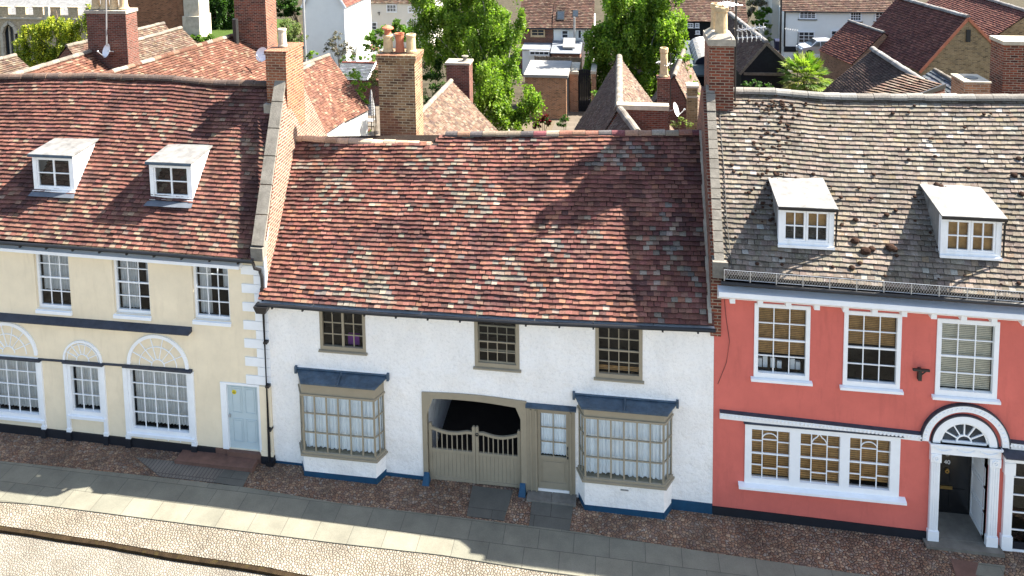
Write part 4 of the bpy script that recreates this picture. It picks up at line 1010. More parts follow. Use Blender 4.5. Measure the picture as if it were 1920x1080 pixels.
b = MB(); wallface(b, [(pl0, -1.6), (pr0, -1.6), (pr0, zt), (pl0, zt)], holes, 0., .2); b.build('front_wall', M['pink'], PH)
prz = P(1600,178,3.5).z
rw = MB(); rw.box(pl0+.3, pr0, 6.8, 7., -1.5, 6.4); rw.prism([(pr0-.3, .21, -1.5), (pr0-.3, 6.8, -1.5), (pr0-.3, 6.8, 6.3), (pr0-.3, 3.5, prz-.15), (pr0-.3, .21, 6.3)], (.3, 0, 0)); rw.build('rear_wall', M['brick_red'], PH)
yc, zc = 3.4, prz+.10
pw = MB(); px0, px1 = wr-.10, wr+.18
PS_ = (P(1322,250,3.5).x-.02-(wr-.10+.08))/3.5
pw.prism([(px0, .0-.06, 5.0), (px0, 6.8, 4.), (px0, 6.8, 6.6), (px0, yc+.3, zc), (px0, yc-.2, zc), (px0, -.06, 6.95)], (px1-px0, 0, 0)); skew(pw, PS_).build('party_wall', M['brick_red'], PH)
cpm = MB(); f = pl([(0, -.1, 7.1), (0, yc-.2, zc+.18)]); r_ = random.Random(4)
for i in range(18):
    a, c = f(i/18), f((i+1)/18-.004); up = V((0, -(zc-6.9), yc)).normalized()*(.06+r_.uniform(0, .03)); a = V((px0+.08,a.y,a.z)); c = V((px0+.08,c.y,c.z)); w = V((px1-px0-.02,0,0))
    cpm.hexa([a, a+w, c+w, c, a+up, a+w+up, c+w+up, c+up])
cpm.box(px1-.25, px1+.16, -.2, .15, 6.75, 7.2); skew(cpm, PS_).build('coping', M['stone'], PH)
mf = MB()   # mortar fillet where the white roof meets the party wall
vv = pl([ev[-1], rv[-1]]); vp = [vv(i/16) for i in range(17)]
for i, (a, c) in enumerate(zip(vp, vp[1:])): mf.bar(V((px0-.03,a.y,a.z+.06)), V((px0-.03,c.y,c.z+.06)), .09+.03*sin(i*2.1), .16, V((0,-.7,.7)))
skew(mf, PS_).build('mortar_fillet', M['mortar'], PH)
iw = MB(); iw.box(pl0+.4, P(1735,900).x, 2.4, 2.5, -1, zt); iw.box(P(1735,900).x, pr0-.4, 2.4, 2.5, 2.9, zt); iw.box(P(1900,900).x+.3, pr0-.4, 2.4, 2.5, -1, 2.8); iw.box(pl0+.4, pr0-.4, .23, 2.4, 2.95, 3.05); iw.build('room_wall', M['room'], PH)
PS = (.08, .10, .10)
bl = lambda v: [('blind',0,1,v,1)]
window(PH, v1, 3, 4, M['wpaint'], .105, sill=PS, rec=.0, proud=.03, cur=bl(.26), seed=1)
window(PH, v2, 3, 4, M['wpaint'], .105, sill=PS, rec=.0, proud=.03, cur=bl(.52), seed=2)
window(PH, v3, 3, 4, M['wpaint'], .115, sill=PS, rec=.0, proud=.03, cur=[('paleblind',0,1,0,1)], seed=3)
pj = MB()
for x, h in ((.1,.25),(.2,.32),(.34,.28),(.46,.2),(.7,.3),(.8,.22)): xx = lerp(v1[0],v1[1],x); pj.box(xx, xx+.12, .25, .32, v1[2]+.12, v1[2]+.12+h)
pj.build('papers', M['wpaint'], PH)
# big three-light window with gothic glazing
x0, x1, z0, z1 = bw; e = .003
wf = MB(); yA, yB = -.03, .10; fw = .14
l3 = [(P(1409,850).x, P(1480,850).x), (P(1500,865).x, P(1574,865).x), (P(1592,880).x, P(1668,880).x)]
zb_, zt2 = z0+.17, z1-.17
wf.box(x0-e, l3[0][0], yA, yB, z0, z1); wf.box(l3[2][1], x1+e, yA, yB, z0, z1)
for a, c in ((l3[0][1], l3[1][0]), (l3[1][1], l3[2][0])): wf.box(a, c, yA, yB, z0, z1)
for a, c in l3: wf.box(a, c, yA+.002, yB, zt2, z1); wf.box(a, c, yA+.002, yB, z0, zb_)
wo = wf.build('window', M['wpaint'], PH)
gb = MB(); pn_ = MB(); y = .03; w = .026
for n_, (a, c) in enumerate(l3):
    zz = lambda t: lerp(zb_, zt2, t)
    c1, c2 = lerp(a,c,.29), lerp(a,c,.69)
    for xx in (c1, c2): gb.box(xx-w/2, xx+w/2, y, y+.03, zb_, zt2)
    gb.box(a, c, y-.01, y+.033, zz(.49)-.02, zz(.49)+.02)
    for s0, s1, lv in ((a, c1-w/2, (.245,.745)), (c2+w/2, c, (.245,.745)), (c1+w/2, c2-w/2, (.19,.78))):
        for t in lv: gb.box(s0, s1, y+.002, y+.03, zz(t)-w/2, zz(t)+w/2)
    mx = (c1+c2)/2; rr_ = (c2-c1)/2
    if n_ != 1:
        for i in range(12):
            t0, t1 = pi*i/12, pi*(i+1)/12; gb.bar((mx+rr_*cos(t0), y+.014, zz(.79)+rr_*.85*sin(t0)), (mx+rr_*cos(t1), y+.014, zz(.79)+rr_*.85*sin(t1)), .024, .026, V((0,1,0)))
    else:
        for s in (-1, 1):
            pts = [(mx+s*rr_, zz(.79)), (mx+s*rr_*.72, zz(.87)), (mx+s*rr_*.30, zz(.92)), (mx, zz(.99))]
            for p, q in zip(pts, pts[1:]): gb.bar((p[0], y+.014, p[1]), (q[0], y+.014, q[1]), .024, .026, V((0,1,0)))
    pn_.quad((a,y+.02,zb_),(c,y+.02,zb_),(c,y+.02,zt2),(a,y+.02,zt2))
gb.build('glazing_bars', M['wpaint'], wo); pn_.build('pane', M['glass'], wo)
bd = MB()
for n_, (a, c) in enumerate(l3):
    for j in range(22): bd.quad((a-.02,.14,lerp(zb_+.10*(n_==2),zt2,j/22)),(c+.02,.14,lerp(zb_+.10*(n_==2),zt2,j/22)),(c+.02,.128,lerp(zb_+.10*(n_==2),zt2,(j+1)/22)),(a-.02,.128,lerp(zb_+.10*(n_==2),zt2,(j+1)/22)))
bd.build('blind', M['blind'], wo)
sl = MB(); sl.prism([(x0-.17,-.16,z0-.10),(x0-.17,.0,z0-.10),(x0-.17,.0,z0+.012),(x0-.17,-.16,z0-.035)], (x1-x0+.34,0,0)); sl.build('sill', M['wpaint'], wo)
hd = MB(); hd.prism([(x0-.05,-.09,z1+.004),(x0-.05,0,z1+.004),(x0-.05,0,z1+.09),(x0-.05,-.09,z1+.03)], (x1-x0+.12,0,0)); hd.build('window_head_flashing', M['slateband'], wo)
# hood string course with dentils, arching over the door
hL = P(1349,775); hR = P(1722,816); R1 = (P(1890,826).x-P(1727,806).x)/2; hc = (P(1890,826).x+P(1727,806).x)/2
hz = fz+.04
hs = MB(); dn = hs; cap = MB()
R0 = R1-.17
def seg(ax, az, bx, bz):
    hs.hexa([(ax,-.06,az-.19),(bx,-.06,bz-.19),(bx,-.001,bz-.19),(ax,-.001,az-.19),(ax,-.09,az),(bx,-.09,bz),(bx,-.001,bz),(ax,-.001,az)])
    cap.hexa([(ax,-.10,az+.003),(bx,-.10,bz+.003),(bx,-.001,bz+.003),(ax,-.001,az+.003),(ax,-.095,az+.02),(bx,-.095,bz+.02),(bx,-.001,bz+.05),(ax,-.001,az+.05)])
    L = bx-ax; n = int(L/.10)
    for i in range(n): x = lerp(ax, bx, (i+.25)/n); z = lerp(az, bz, (i+.25)/n); dn.box(x, x+.05, -.105, -.07, z-.10, z-.04)
seg(hL.x, P(1349,770).z, hc-R1+.01, hz+.15)
seg(hc+R1-.01, hz+.15, pr0-.5, hz+.02)
a_off = .12
halfring(hs, hc, hz, R0, R1, -.09, 0, 40); halfring(cap, hc, hz, R1+.002, R1+.035, -.10, 0, 40)
for i in range(27): t = pi*(i+.5)/27; dn.bar((hc+(R1-.075)*cos(t-.02), -.095, hz+(R1-.075)*sin(t-.02)), (hc+(R1-.075)*cos(t+.02), -.095, hz+(R1-.075)*sin(t+.02)), .05, .03, V((0,1,0)))
ho = hs.build('hood_mould', M['wpaint'], PH); cap.build('lead_capping', M['slateband'], ho)
# doorcase
dc = MB(); yo = -.09
pL = (P(1742,900).x, P(1759,900).x); pR = (P(1851,930).x, P(1869,930).x)
ze0, ze1 = (P(1745,842).z+P(1870,856).z)/2-.02, fz-.0
for a, c in (pL, pR):
    dc.box(a, c, yo, -.0, dz0+.0, ze0); dc.box(a-.025, c+.025, yo-.03, -.0, dz0+.0, dz0+.28); dc.box(a-.02, c+.02, yo-.025, 0, ze0-.24, ze0-.005)
    for i in range(4): x = lerp(a, c, (i+.5)/4); dc.box(x-.012, x+.012, yo-.012, yo-.001, dz0+.3, ze0-.26)
    halfring(dc, (a+c)/2, ze0-.12, .045, .08, yo-.045, yo-.024, 18, 0, 2*pi); halfring(dc, (a+c)/2, ze0-.12, .0, .022, yo-.045, yo-.024, 12, 0, 2*pi)
dc.box(pL[0]-.02, pR[1]+.02, yo-.01, -.0, ze0, ze1); dc.box(pL[0]-.05, pR[1]+.05, yo-.05, -.0, ze1-.06, ze1+.0)
for k in range(3):    # swags on the entablature
    a, c = lerp(pL[0], pR[1], k/3)+.06, lerp(pL[0], pR[1], (k+1)/3)-.06
    pts = [(lerp(a, c, i/8), yo-.02, lerp(ze0, ze1, .62)-.075*sin(pi*i/8)) for i in range(9)]; dc.tube(pts, .013, 5)
do = dc.build('doorcase', M['wpaint'], PH)
fn = MB(); rI = rO*.76
halfring(fn, dcx, fz+.004, rI, rO, -.07, -.001, 36); halfring(fn, dcx, fz+.004, rI-.05, rI+.006, -.03, .05, 36)
fn.box(dcx-rI, dcx+rI, -.03, .05, fz+.005, fz+.05)
halfring(fn, dcx, fz+.05, rI*.27, rI*.33, -.02, .03, 18); fn.box(dcx-rI*.27, dcx+rI*.27, -.018, .03, fz+.05, fz+.07)
for i in range(1, 6): t = pi*i/6; fn.bar((dcx+rI*.32*cos(t), .005, fz+.05+rI*.32*sin(t)), (dcx+rI*cos(t), .005, fz+.03+rI*sin(t)), .032, .04, V((0,1,0)))
fo = fn.build('fanlight', M['wpaint'], PH)
fg = MB(); fg.poly([(dcx+rI*cos(pi*i/24), .02, fz+.01+rI*sin(pi*i/24)) for i in range(25)]); fg.build('pane', M['glass'], fo)
al = MB(); halfring(al, dcx, fz+.01, rO+.002, rO+.035, -.075, -.001, 36); al.build('arch_capping', M['slateband'], do)
rv_ = MB(); dp_ = .95
rv_.quad((dR,.0,dz0),(dR,.0,fz),(dR,dp_,fz),(dR,dp_,dz0)); rv_.quad((dL,dp_,dz0),(dL,dp_,fz),(dL,.0,fz),(dL,.0,dz0)); rv_.quad((dL,.05,fz-.005),(dL,dp_,fz-.005),(dR,dp_,fz-.005),(dR,.05,fz-.005))
for za, zc2 in ((.12,.75),(.85,1.45),(1.55,2.05)):
    z_0, z_1 = dz0+za, dz0+zc2
    for q in ((.12,.15,z_0,z_1),(.82,.85,z_0,z_1),(.15,.82,z_0,z_0+.03),(.15,.82,z_1-.03,z_1)): rv_.box(dR-.014, dR-.001, q[0], q[1], q[2], q[3])
rv_.build('porch_lining', M['wpaint'], do)
d2 = MB(); yd = .9; d2.box(dL, dR, yd, yd+.06, dz0, fz)
for (u0,u1_,v0,v1_) in ((.12,.45,.72,.93),(.55,.88,.72,.93),(.12,.45,.34,.62),(.55,.88,.34,.62),(.12,.45,.08,.27),(.55,.88,.08,.27)):
    d2.box(lerp(dL,dR,u0), lerp(dL,dR,u1_), yd-.012, yd-.001, lerp(dz0,fz,v0), lerp(dz0,fz,v1_))
d2o = d2.build('door', M['blackdoor'], PH)
lb = MB(); mx = (dL+dR)/2-.02; zz = P(1785,914,.9).z; lb.box(mx-.16, mx+.16, yd-.03, yd-.013, zz-.045, zz+.045); lb.build('letter_slot', M['brass'], d2o)
kn = MB(); zz2 = P(1787,883,.9).z; halfring(kn, mx, zz2, .03, .055, yd-.05, yd-.013, 16, 0, 2*pi); kn.box(mx-.03, mx+.03, yd-.06, yd-.013, zz2+.04, zz2+.08); kn.build('knocker', M['brass'], d2o)
k3 = MB(); zz3 = P(1787,851,.9).z; halfring(k3, mx, zz3, .045, .06, yd-.03, yd-.013, 16, 0, 2*pi); k3.build('bell_ring', M['steel'], d2o)
ringtext('40', .17, (mx, yd-.014, P(1787,867,.9).z), M['white_letter'], d2o, 'house_number')
sp = MB(); sp.box(dL-.002, dR+.002, -.003, .9, dz0-.3, dz0+.008); sp.box(pL[0]-.12, pR[1]+.12, -.30, .0, dz0-.3, dz0-.004); sp.box(pL[0]-.16, pR[1]+.18, -.62, -.303, dz0-.5, dz0-.17)
sp.build('doorstep', M['doorstep'], PH)
# shop window at the right edge
sx0, sx1, sz0, sz1 = sw
sf = MB(); sp0, sp1 = P(1881,900).x, P(1897,900).x
sf.box(sp0, sp1, -.10, 0, zg(13)+.1, sz1+.02); sf.box(sp0-.03, sp1+.03, -.13, 0, zg(13)+.05, zg(13)+.45); sf.box(sp0-.03, sp1+.03, -.12, 0, sz1-.35, sz1-.02)
sf.box(sp0-.05, sx1+.1, -.14, 0, sz1+.02, sz1+.22); sf.box(sx0-.02, sx1, -.05, .1, sz0-.06, sz0+.12); sfo = sf.build('shop_window', M['wpaint'], PH)
s2 = MB(); s2.prism([(sp0-.1,-.3,sz1+.225),(sp0-.1,0,sz1+.225),(sp0-.1,0,sz1+.36),(sp0-.1,-.3,sz1+.25)], (sx1-sp0+.2,0,0)); s2.build('shop_canopy', M['slateband'], sfo)
sb_ = MB()
for j in range(1, 5): z = lerp(sz0+.12, sz1, j/5); sb_.box(sx0, sx1, .02, .05, z-.015, z+.015)
for i in range(0, 6): x = lerp(sx0, sx1, i/5); sb_.box(x-.03, x+.03, .018, .052, sz0+.1, sz1)
sb_.build('glazing_bars', M['wpaint'], sfo); sg = MB(); sg.quad((sx0,.04,sz0),(sx1,.04,sz0),(sx1,.04,sz1),(sx0,.04,sz1)); sg.build('pane', M['glass'], sfo)
# bracket
bk = MB(); q = P(1723,690); bk.box(q.x-.21, q.x+.21, -.18, -.12, q.z+.02, q.z+.07); bk.box(q.x-.045, q.x+.045, -.1, -.001, q.z-.30, q.z+.02); bk.bar((q.x, -.05, q.z-.2), (q.x+.13, -.15, q.z+.03), .03, .03); bk.bar((q.x, -.05, q.z-.05), (q.x, -.15, q.z+.03), .05, .05)
bk.build('sign_bracket', M['iron'], PH)
# plinth
pn = MB()
for i in range(20):
    xa, xb = lerp(pl0, pL[0]-.03, i/20), lerp(pl0, pL[0]-.03, (i+1)/20); h = .24
    pn.hexa([(xa,-.045,zg(xa)-.3),(xb,-.045,zg(xb)-.3),(xb,-.001,zg(xb)-.3),(xa,-.001,zg(xa)-.3),(xa,-.03,zg(xa)+h),(xb,-.03,zg(xb)+h),(xb,-.001,zg(xb)+h),(xa,-.001,zg(xa)+h)])
pn.build('plinth', M['plinth'], PH); pn = MB(); pn.box(sp1, pr0, -.04, -.001, -1, zg(13.5)+.25); pn.build('plinth', M['plinth'], PH)
# cornice with blocks
cn = MB(); a = P(1346,543); c = P(1920,586); d = c-a; L = (pr0-a.x)/d.x; d = d*L
cn.prism([(a.x-.02,-.40,a.z+.02),(a.x-.02,-.30,a.z-.06),(a.x-.02,-.12,a.z-.09),(a.x-.02,-.08,a.z-.2),(a.x-.02,0,a.z-.2),(a.x-.02,0,a.z+.16),(a.x-.02,-.40,a.z+.16)], d)
co = cn.build('cornice', M['wpaint'], PH)
n = 16
for i in range(n): t = (i+.5)/n; p = a+d*t; mb_ = MB(); mb_.box(p.x-.07, p.x+.07, -.20, -.0-.003, p.z-.255, p.z-.10); mb_.build('cornice_block', M['wpaint'], co)
gt = MB(); gl = [P(1352,531,-.40), P(1920,572,-.40), P(1920,572,-.40)+V((4,0,0))]; gt.tube(gl, .055, 8); gt.build('gutter', M['black'], PH)
wi = MB(); wp = [P(1358,560,-.02), P(1362,600,-.02), P(1368,640,-.02), P(1362,680,-.02), P(1346,720,-.02)]; wi.tube(wp, .007, 4); wi.build('cable', M['iron'], PH)
# roof
def pcol(u, v, r):
    k = noise.noise(V((u*9, v*4, 4))); dk = 1+.22*noise.noise(V((u*20, v*3, 6)))
    if r.random() < .06+.2*max(0, k): c = pick(r, [(.5, (.25,.235,.21)), (.5, (.20,.175,.15))])
    else: c = pick(r, [(.52, (.160,.133,.106)), (.32, (.142,.117,.093)), (.13, (.112,.09,.072)), (.03, (.17,.13,.085))])
    return tuple(q*dk for q in c)
ev = [P(1352,515,-.30), P(1640,537,-.30), P(1920,560,-.30), P(1920,560,-.30)+V((4.,0,.0))]
rv = [P(1373,172,3.5), P(1450,174,3.5), P(1540,183,3.5), P(1650,185,3.5), P(1780,186,3.5), P(1920,186,3.5), P(1920,186,3.5)+V((4.4,0,.0))]
ev[0] = V((px1+.02, ev[0].y, ev[0].z)); rv[0] = V((px1+.02+3.5*PS_, rv[0].y, rv[0].z))
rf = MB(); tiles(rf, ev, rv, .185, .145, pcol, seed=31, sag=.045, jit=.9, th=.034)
ro = rf.build('roof', M['tile_p'], PH)
rr2 = MB(); tiles(rr2, [V((pr0, 7.1, 6.3)), V((px1, 7.1, 6.3))], [V((pr0, 3.55, rv[-1].z-.1)), V((px1, 3.55, rv[0].z-.1))], .4, .3, pcol, seed=32); rr2.build('rear_roof', M['tile_p'], PH)
rc = MB(); ridgecaps(rc, [p+V((0,.02,.03)) for p in rv], .16, [(.22,.21,.19), (.19,.175,.155), (.24,.23,.21)], .48, 7); rc.v = rc.v; rc.build('ridge_tiles', M['ridge'], ro)
ms = MB(); r_ = random.Random(9); E = pl(ev[:3]); R = pl(rv[:6]); nrm = V((0,-.77,.64))
def blob(u, v, s):
    p = E(u).lerp(R(u), v)+nrm*(.06)
    n = 7; rings = []
    for k in range(4):
        t = k/3*pi/2; rr_ = s*cos(t); h = s*.6*sin(t)
        rings.append([p+V((1,0,0))*rr_*cos(2*pi*i/n)*(1+.3*noise.noise(V((u*50+i,v*50,k))))+V((0,.64,.77))*rr_*sin(2*pi*i/n)*.8+nrm*h for i in range(n)])
    for A, B in zip(rings, rings[1:]):
        for i in range(n): ms.quad(A[i], A[(i+1)%n], B[(i+1)%n], B[i])
def upix(px, py):   # place a moss lump where the photo has it
    best = None
    for i in range(101):
        u = i/100
        for j in (0,):
            pass
    v0 = ray(px, py); a_, b__ = E(.4), R(.4); n0 = (R(.4)-E(.4)).cross(V((1,0,0))).normalized(); t = (a_-CAM).dot(n0)/v0.dot(n0); p = CAM+v0*t
    u = (p.x-E(0).x)/(E(1).x-E(0).x); v = (p.y-a_.y)/(b__.y-a_.y); return u, v
for px, py, s in ((1612,470,.16),(1622,466,.12),(1608,473,.1),(1655,463,.16),(1662,466,.12),(1590,451,.14),(1668,478,.07),(1830,298,.1),(1842,297,.1),(1850,304,.09),(1832,328,.12),(1848,327,.1),(1876,314,.12),(1717,349,.12),(1709,345,.1),(1725,351,.08),(1715,388,.07),(1800,410,.08),(1585,412,.09),(1637,402,.09),(1605,493,.08),(1592,502,.1),(1750,535,.08),(1450,425,.11),(1855,362,.1),(1878,365,.1),(1893,400,.11),(1875,362,.08),(1641,199,.06),(1821,210,.06),(1900,240,.06),(1790,215,.05),(1695,293,.07)):
    u, v = upix(px, py); blob(u, v, s*.85)
for i in range(190):
    px = r_.gauss(1432, 28) if i < 120 else r_.uniform(1360, 1915); py = r_.uniform(195, 420) if i < 120 else r_.uniform(190, 540)
    u, v = upix(px, py)
    if 0.01 < u < .99 and .03 < v < .97: blob(u, v, r_.uniform(.03, .065))
for i in range(16): u, v = upix(r_.gauss(1436, 14), r_.gauss(208, 11)); blob(u, v, r_.uniform(.03, .06))
prop(ms.build('moss', M['moss'], ro), kind='stuff')
# snow guard of wire mesh along the eave
cb = MB(); cb.tube([E(t_).lerp(R(t_), v_)+nrm*.07 for t_, v_ in ((.022,.98),(.020,.75),(.024,.5),(.021,.3),(.026,.12),(.03,.02))], .012, 5); cb.build('cable', M['iron'], PH)
sg = MB(); A = P(1358,523,-.38); B = P(1920,566,-.38); h = .26; n = 11
d = B-A; 
for i in range(n+1): p = A+d*(i/n); sg.box(p.x-.012, p.x+.012, p.y-.01, p.y+.01, p.z-.05, p.z+h)
for z in (0, h): sg.tube([A+V((0,0,z)), B+V((0,0,z))], .008, 5)
N = 110
for i in range(N):
    for s in (1, -1):
        t0, t1 = i/N, (i+2.2*s)/N
        if not 0 <= t1 <= 1: continue
        sg.bar(A+d*t0, A+d*t1+V((0,0,h)), .006, .006, V((0,1,0)))
sg.build('snow_guard', M['steel'], PH)
PRP = (-.30, ev[1].z, 3.5, rv[2].z)
for (tl, tr, bl_, br_) in (((1458,386),(1566,390),(1462,458),(1562,467)), ((1761,403),(1881,408),(1767,478),(1875,487))):
    yd = .27; q = rectpx(tl, tr, bl_, br_, yd); dormer(PH, q, yd, 'wdorm', 2, 2, 2, rise=.26, over=(.05,.16), drain=True, blind=(.5 if tl[0] < 1600 else .05), cheek='palelead', rp=PRP, apron=False)
# chimney
cy0 = 3.0; cx0, cx1 = P(1330,130,cy0).x, P(1376,130,cy0).x; zt_ = P(1352,74,cy0).z
chimney(PH, cx0, cx1, cy0, cy0+1.35, 8.6, zt_, M['brick_red'], [((cx0+cx1)/2+.03, cy0+.38, .19, .92, M['yellowpot'], 'tall'), ((cx0+cx1)/2-.05, cy0+1.0, .17, .92, M['yellowpot'], 'tall')], caps=((.045,.20,.0),), capmat=M['mortar'], flaunch=M['mortar'])
# ================================================================== BEHIND THE ROW
def rcolf(tab):
    def f(u, v, r): return pick(r, tab)
    return f
T_OR = [(.45, (.125,.055,.036)), (.28, (.15,.072,.048)), (.15, (.09,.038,.026)), (.12, (.18,.125,.085))]
T_PALE = [(.40, (.12,.080,.056)), (.30, (.15,.115,.085)), (.18, (.10,.056,.04)), (.12, (.075,.05,.04))]
T_RED = [(.45, (.125,.043,.031)), (.30, (.092,.034,.027)), (.25, (.155,.062,.044))]
T_BRN = [(.5, (.10,.055,.04)), (.3, (.075,.042,.033)), (.2, (.13,.09,.065))]
T_DARK = [(.6, (.05,.028,.022)), (.4, (.07,.045,.035))]
T_SLATE = [(.5, (.09,.10,.115)), (.3, (.07,.08,.09)), (.2, (.11,.12,.13))]
C_PALE = [(.17,.145,.115), (.14,.12,.10), (.19,.165,.135)]
C_OR = [(.12,.055,.032), (.15,.09,.06), (.10,.045,.028), (.2,.18,.15)]
C_GREY = [(.22,.21,.20), (.18,.17,.16)]
def wing(name, label, cat, N, Fv, wl, zl, wr, zr, base, wallmat, tab, rcols, tw=.20, gg=.15, tmat='tile_r', ridge_r=.14, sag=.04, seed=0, group=None, over=.12, lt=None, barge=None):
    N, Fv = V(N), V(Fv); d = V((Fv.x-N.x, Fv.y-N.y, 0)).normalized(); rt = V((d.y, -d.x, 0))
    o = thing(name, label, cat, ((N.x+Fv.x)/2, (N.y+Fv.y)/2, base), group)
    def sec(p, e): # cross-section at p
        kl = wl-e; kr = wr-e; s = .06
        hl = lerp(p.z, zl, kl/wl)-s; hr = lerp(p.z, zr, kr/wr)-s
        return [p-rt*kl+V((0,0,base-p.z)), p+rt*kr+V((0,0,base-p.z)), p+rt*kr+V((0,0,hr-p.z)), p+V((0,0,-s)), p-rt*kl+V((0,0,hl-p.z))]
    w = MB(); a = sec(N+d*.02, over); b = sec(Fv-d*.02, over)
    w.poly(a); w.poly(b[::-1])
    for i in range(5): w.quad(a[(i+1)%5], a[i], b[i], b[(i+1)%5])
    w.build('wall', M[wallmat], o)
    eL = [N-rt*wl+V((0,0,zl-N.z)), Fv-rt*wl+V((0,0,zl-Fv.z))]; eR = [N+rt*wr+V((0,0,zr-N.z)), Fv+rt*wr+V((0,0,zr-Fv.z))]
    r = MB(); tiles(r, eR, [N, Fv], tw, gg, rcolf(tab), sag=sag, seed=seed+40, lift=.01)
    tiles(r, eL[::-1], [Fv, N], tw, gg, rcolf(lt or tab), sag=sag, seed=seed+41, lift=.01)
    ro = r.build('roof', M[tmat], o)
    c = MB(); ridgecaps(c, [N+V((0,0,.04)), (N+Fv)/2+V((0,0,.03)), Fv+V((0,0,.04))], ridge_r, rcols, .42, seed); c.build('ridge_tiles', M['ridge'], ro)
    if barge:
        bm = MB()
        for E, Rr in ((eL[0], N), (eR[0], N)): bm.bar(E-d*.05-V((0,0,.08)), Rr-d*.05-V((0,0,.06)), .06, .2, V((0,0,1)))
        bm.build('barge_board', M[barge], o)
    return o
def farwin(par, tl, br, Y, cols, rows, mat='wpaint', fw=.09, sill=(.06,.06,.08), split=False, sm=None):
    a, b = P(*tl, Y), P(*br, Y)
    return window(par, (a.x, b.x, b.z, a.z), cols, rows, M[mat], fw, .05, sill=sill, rec=-.13, Y=Y, glass=M['farglass'], split=split, sillmat=M[sm] if sm else None)
# --- rear ranges behind the cream house
R_d = wing('tiled_range', 'orange tiled rear range with big chimney, behind the cream house', 'building', (-20.8,7.1,9.0), (-18.7,19.5,9.0), 3.2, 6., 5.2, 5.4, -.6, 'brick_red', T_OR, C_OR, seed=1)
cy = 19.4; chimney(R_d, P(441,60,cy).x, P(500,60,cy).x, cy, cy+1.3, 3., 13.4, M['brick_red'], [], caps=((.05,.2,.9),))
fp = MB(); q = P(442,60,cy-.6); fp.tube([(q.x,cy-.6,q.z-.9),(q.x,cy-.6,q.z+.75)], .16, 10); fp.build('flue_pipe', M['iron'], R_d)
fl = MB(); a, b = P(441,72,cy-.1), P(500,132,cy-.1); fl.bar(a, b, .25, .06, V((0,-1,0))); fl.build('lead_flashing', M['lead'], R_d)
R_b = wing('tiled_range', 'small red tiled rear range ending in a wide four-pot chimney', 'building', (-24.7,7.1,9.0), (-24.2,14.6,9.0), 3., 6.4, 3.2, 6.2, -.6, 'brick_red', T_OR, C_PALE, seed=2)
cy = 14.7; cxa, cxb = P(164,70,cy).x, P(238,70,cy).x; czt = P(200,20,cy).z
chimney(R_b, cxa, cxb, cy, cy+.9, 5., czt, M['brick_dark'], [(P(x,10,cy+.45).x, cy+.45, .2, 1.1, M['yellowpot'], 'tall') for x in (180,197,214,232)], caps=((.05,.16,.0),), capmat=M['mortar'])
wing('tiled_range', 'pale mottled tiled roof just behind the four-pot chimney', 'building', (-27.4,17.5,8.0), (-26.2,25.9,8.0), 2.5, 6., 2.6, 5.8, -.8, 'brick_red', T_PALE, C_PALE, seed=3)
wing('tiled_range', 'pale tiled roof farther back, against the brown church wall', 'building', (-29.6,19.5,8.1), (-28.1,26.9,8.1), 2.2, 6., 2.4, 5.9, -.8, 'brick_red', T_PALE, C_PALE, seed=4)
wing('tiled_range', 'pale tiled roof below the yellow-green yew', 'building', (-32.3,10,8.0), (-31.2,17.5,8.0), 3., 5.5, 3.4, 5.6, -.6, 'brick_red', T_PALE, C_PALE, seed=5)
wing('cottage', 'white walled cottage with a red tiled roof beside the folded parasol', 'cottage', (-16.8,20.3,6.5), (-15.5,25.2,6.5), 3., 3.2, 2.95, 3.2, zb(22)-.3, 'wcott', T_OR, C_PALE, seed=6)
wing('cottage', 'red tiled lower roof strip directly behind the cream gable', 'cottage', (-14.7,17.5,7.2), (-14.4,20.2,7.2), 2.4, 4.2, 1.95, 4.0, zb(19)-.3, 'wcott', T_OR, C_PALE, seed=7)
hip = wing('gabled_wing', 'pale tiled steep rear wing beside the tall buff chimney', 'building', (-7.1,7.4,6.0), (-6.6,21.6,6.0), 2.6, 3.1, 2.7, 3.1, zb(15)-.3, 'brick_red', T_PALE, [(.2,.18,.15), (.17,.15,.12)], seed=8, sag=.07)
cy = 22.; chimney(hip, P(837,150,cy).x, P(880,150,cy).x, cy, cy+1., 1., P(860,118,cy).z, M['brick_dark'], [], caps=((.06,.12,.0),), capmat=M['mortar'])
cq = P(872,112,cy+.5); k = MB(); k.lathe((cq.x,cy+.5,P(860,118,cy).z), [(.25,0),(.12,.12),(.1,.25),(.22,.27),(.2,.32)]); k.build('cowl', M['stone'], hip)
cone = wing('gabled_wing', 'steep gabled dark tiled rear wing with pale ridge and brick parapet', 'building', (3.1,13.9,7.0), (3.12,24.2,7.0), 2.62, 2.5, 3.2, 2.6, zb(18)-.3, 'brick_red', T_PALE, [(.2,.18,.15), (.17,.15,.12)], seed=9, lt=T_BRN, sag=.08, ridge_r=.18)
pq = MB(); yq = 13.3; a = P(1160,200,yq); b = P(1252,205,yq); pq.box(a.x, b.x, yq, yq+.35, 2., a.z-.12); po = pq.build('parapet', M['brick_dark'], cone)
pc = MB(); pc.box(a.x-.08, b.x+.06, yq-.06, yq+.42, a.z-.118, a.z+.1); pc.build('coping', M['palestone'], po)
hr = MB(); hN, hF = P(1196,250,9.4), P(1163,207,13.2)
tiles(hr, [V((hF.x-2.6,13.2,hF.z-4.4)), V((hF.x-2.6,9.,hF.z-4.4))], [hF, hN], .2, .15, rcolf(T_BRN), seed=60, sag=.06)
tiles(hr, [hN+V((2.2,.5,-2.6)), hF+V((2.2,0,-2.6))], [hN, hF], .2, .15, rcolf(T_BRN), seed=61, sag=.06)
ho = hr.build('hip_roof', M['tile_r'], cone); hc_ = MB(); ridgecaps(hc_, [hN+V((0,0,.04)), hF+V((0,0,.06))], .18, [(.2,.18,.15), (.16,.14,.12)], .42, 6); hc_.build('ridge_tiles', M['ridge'], ho)
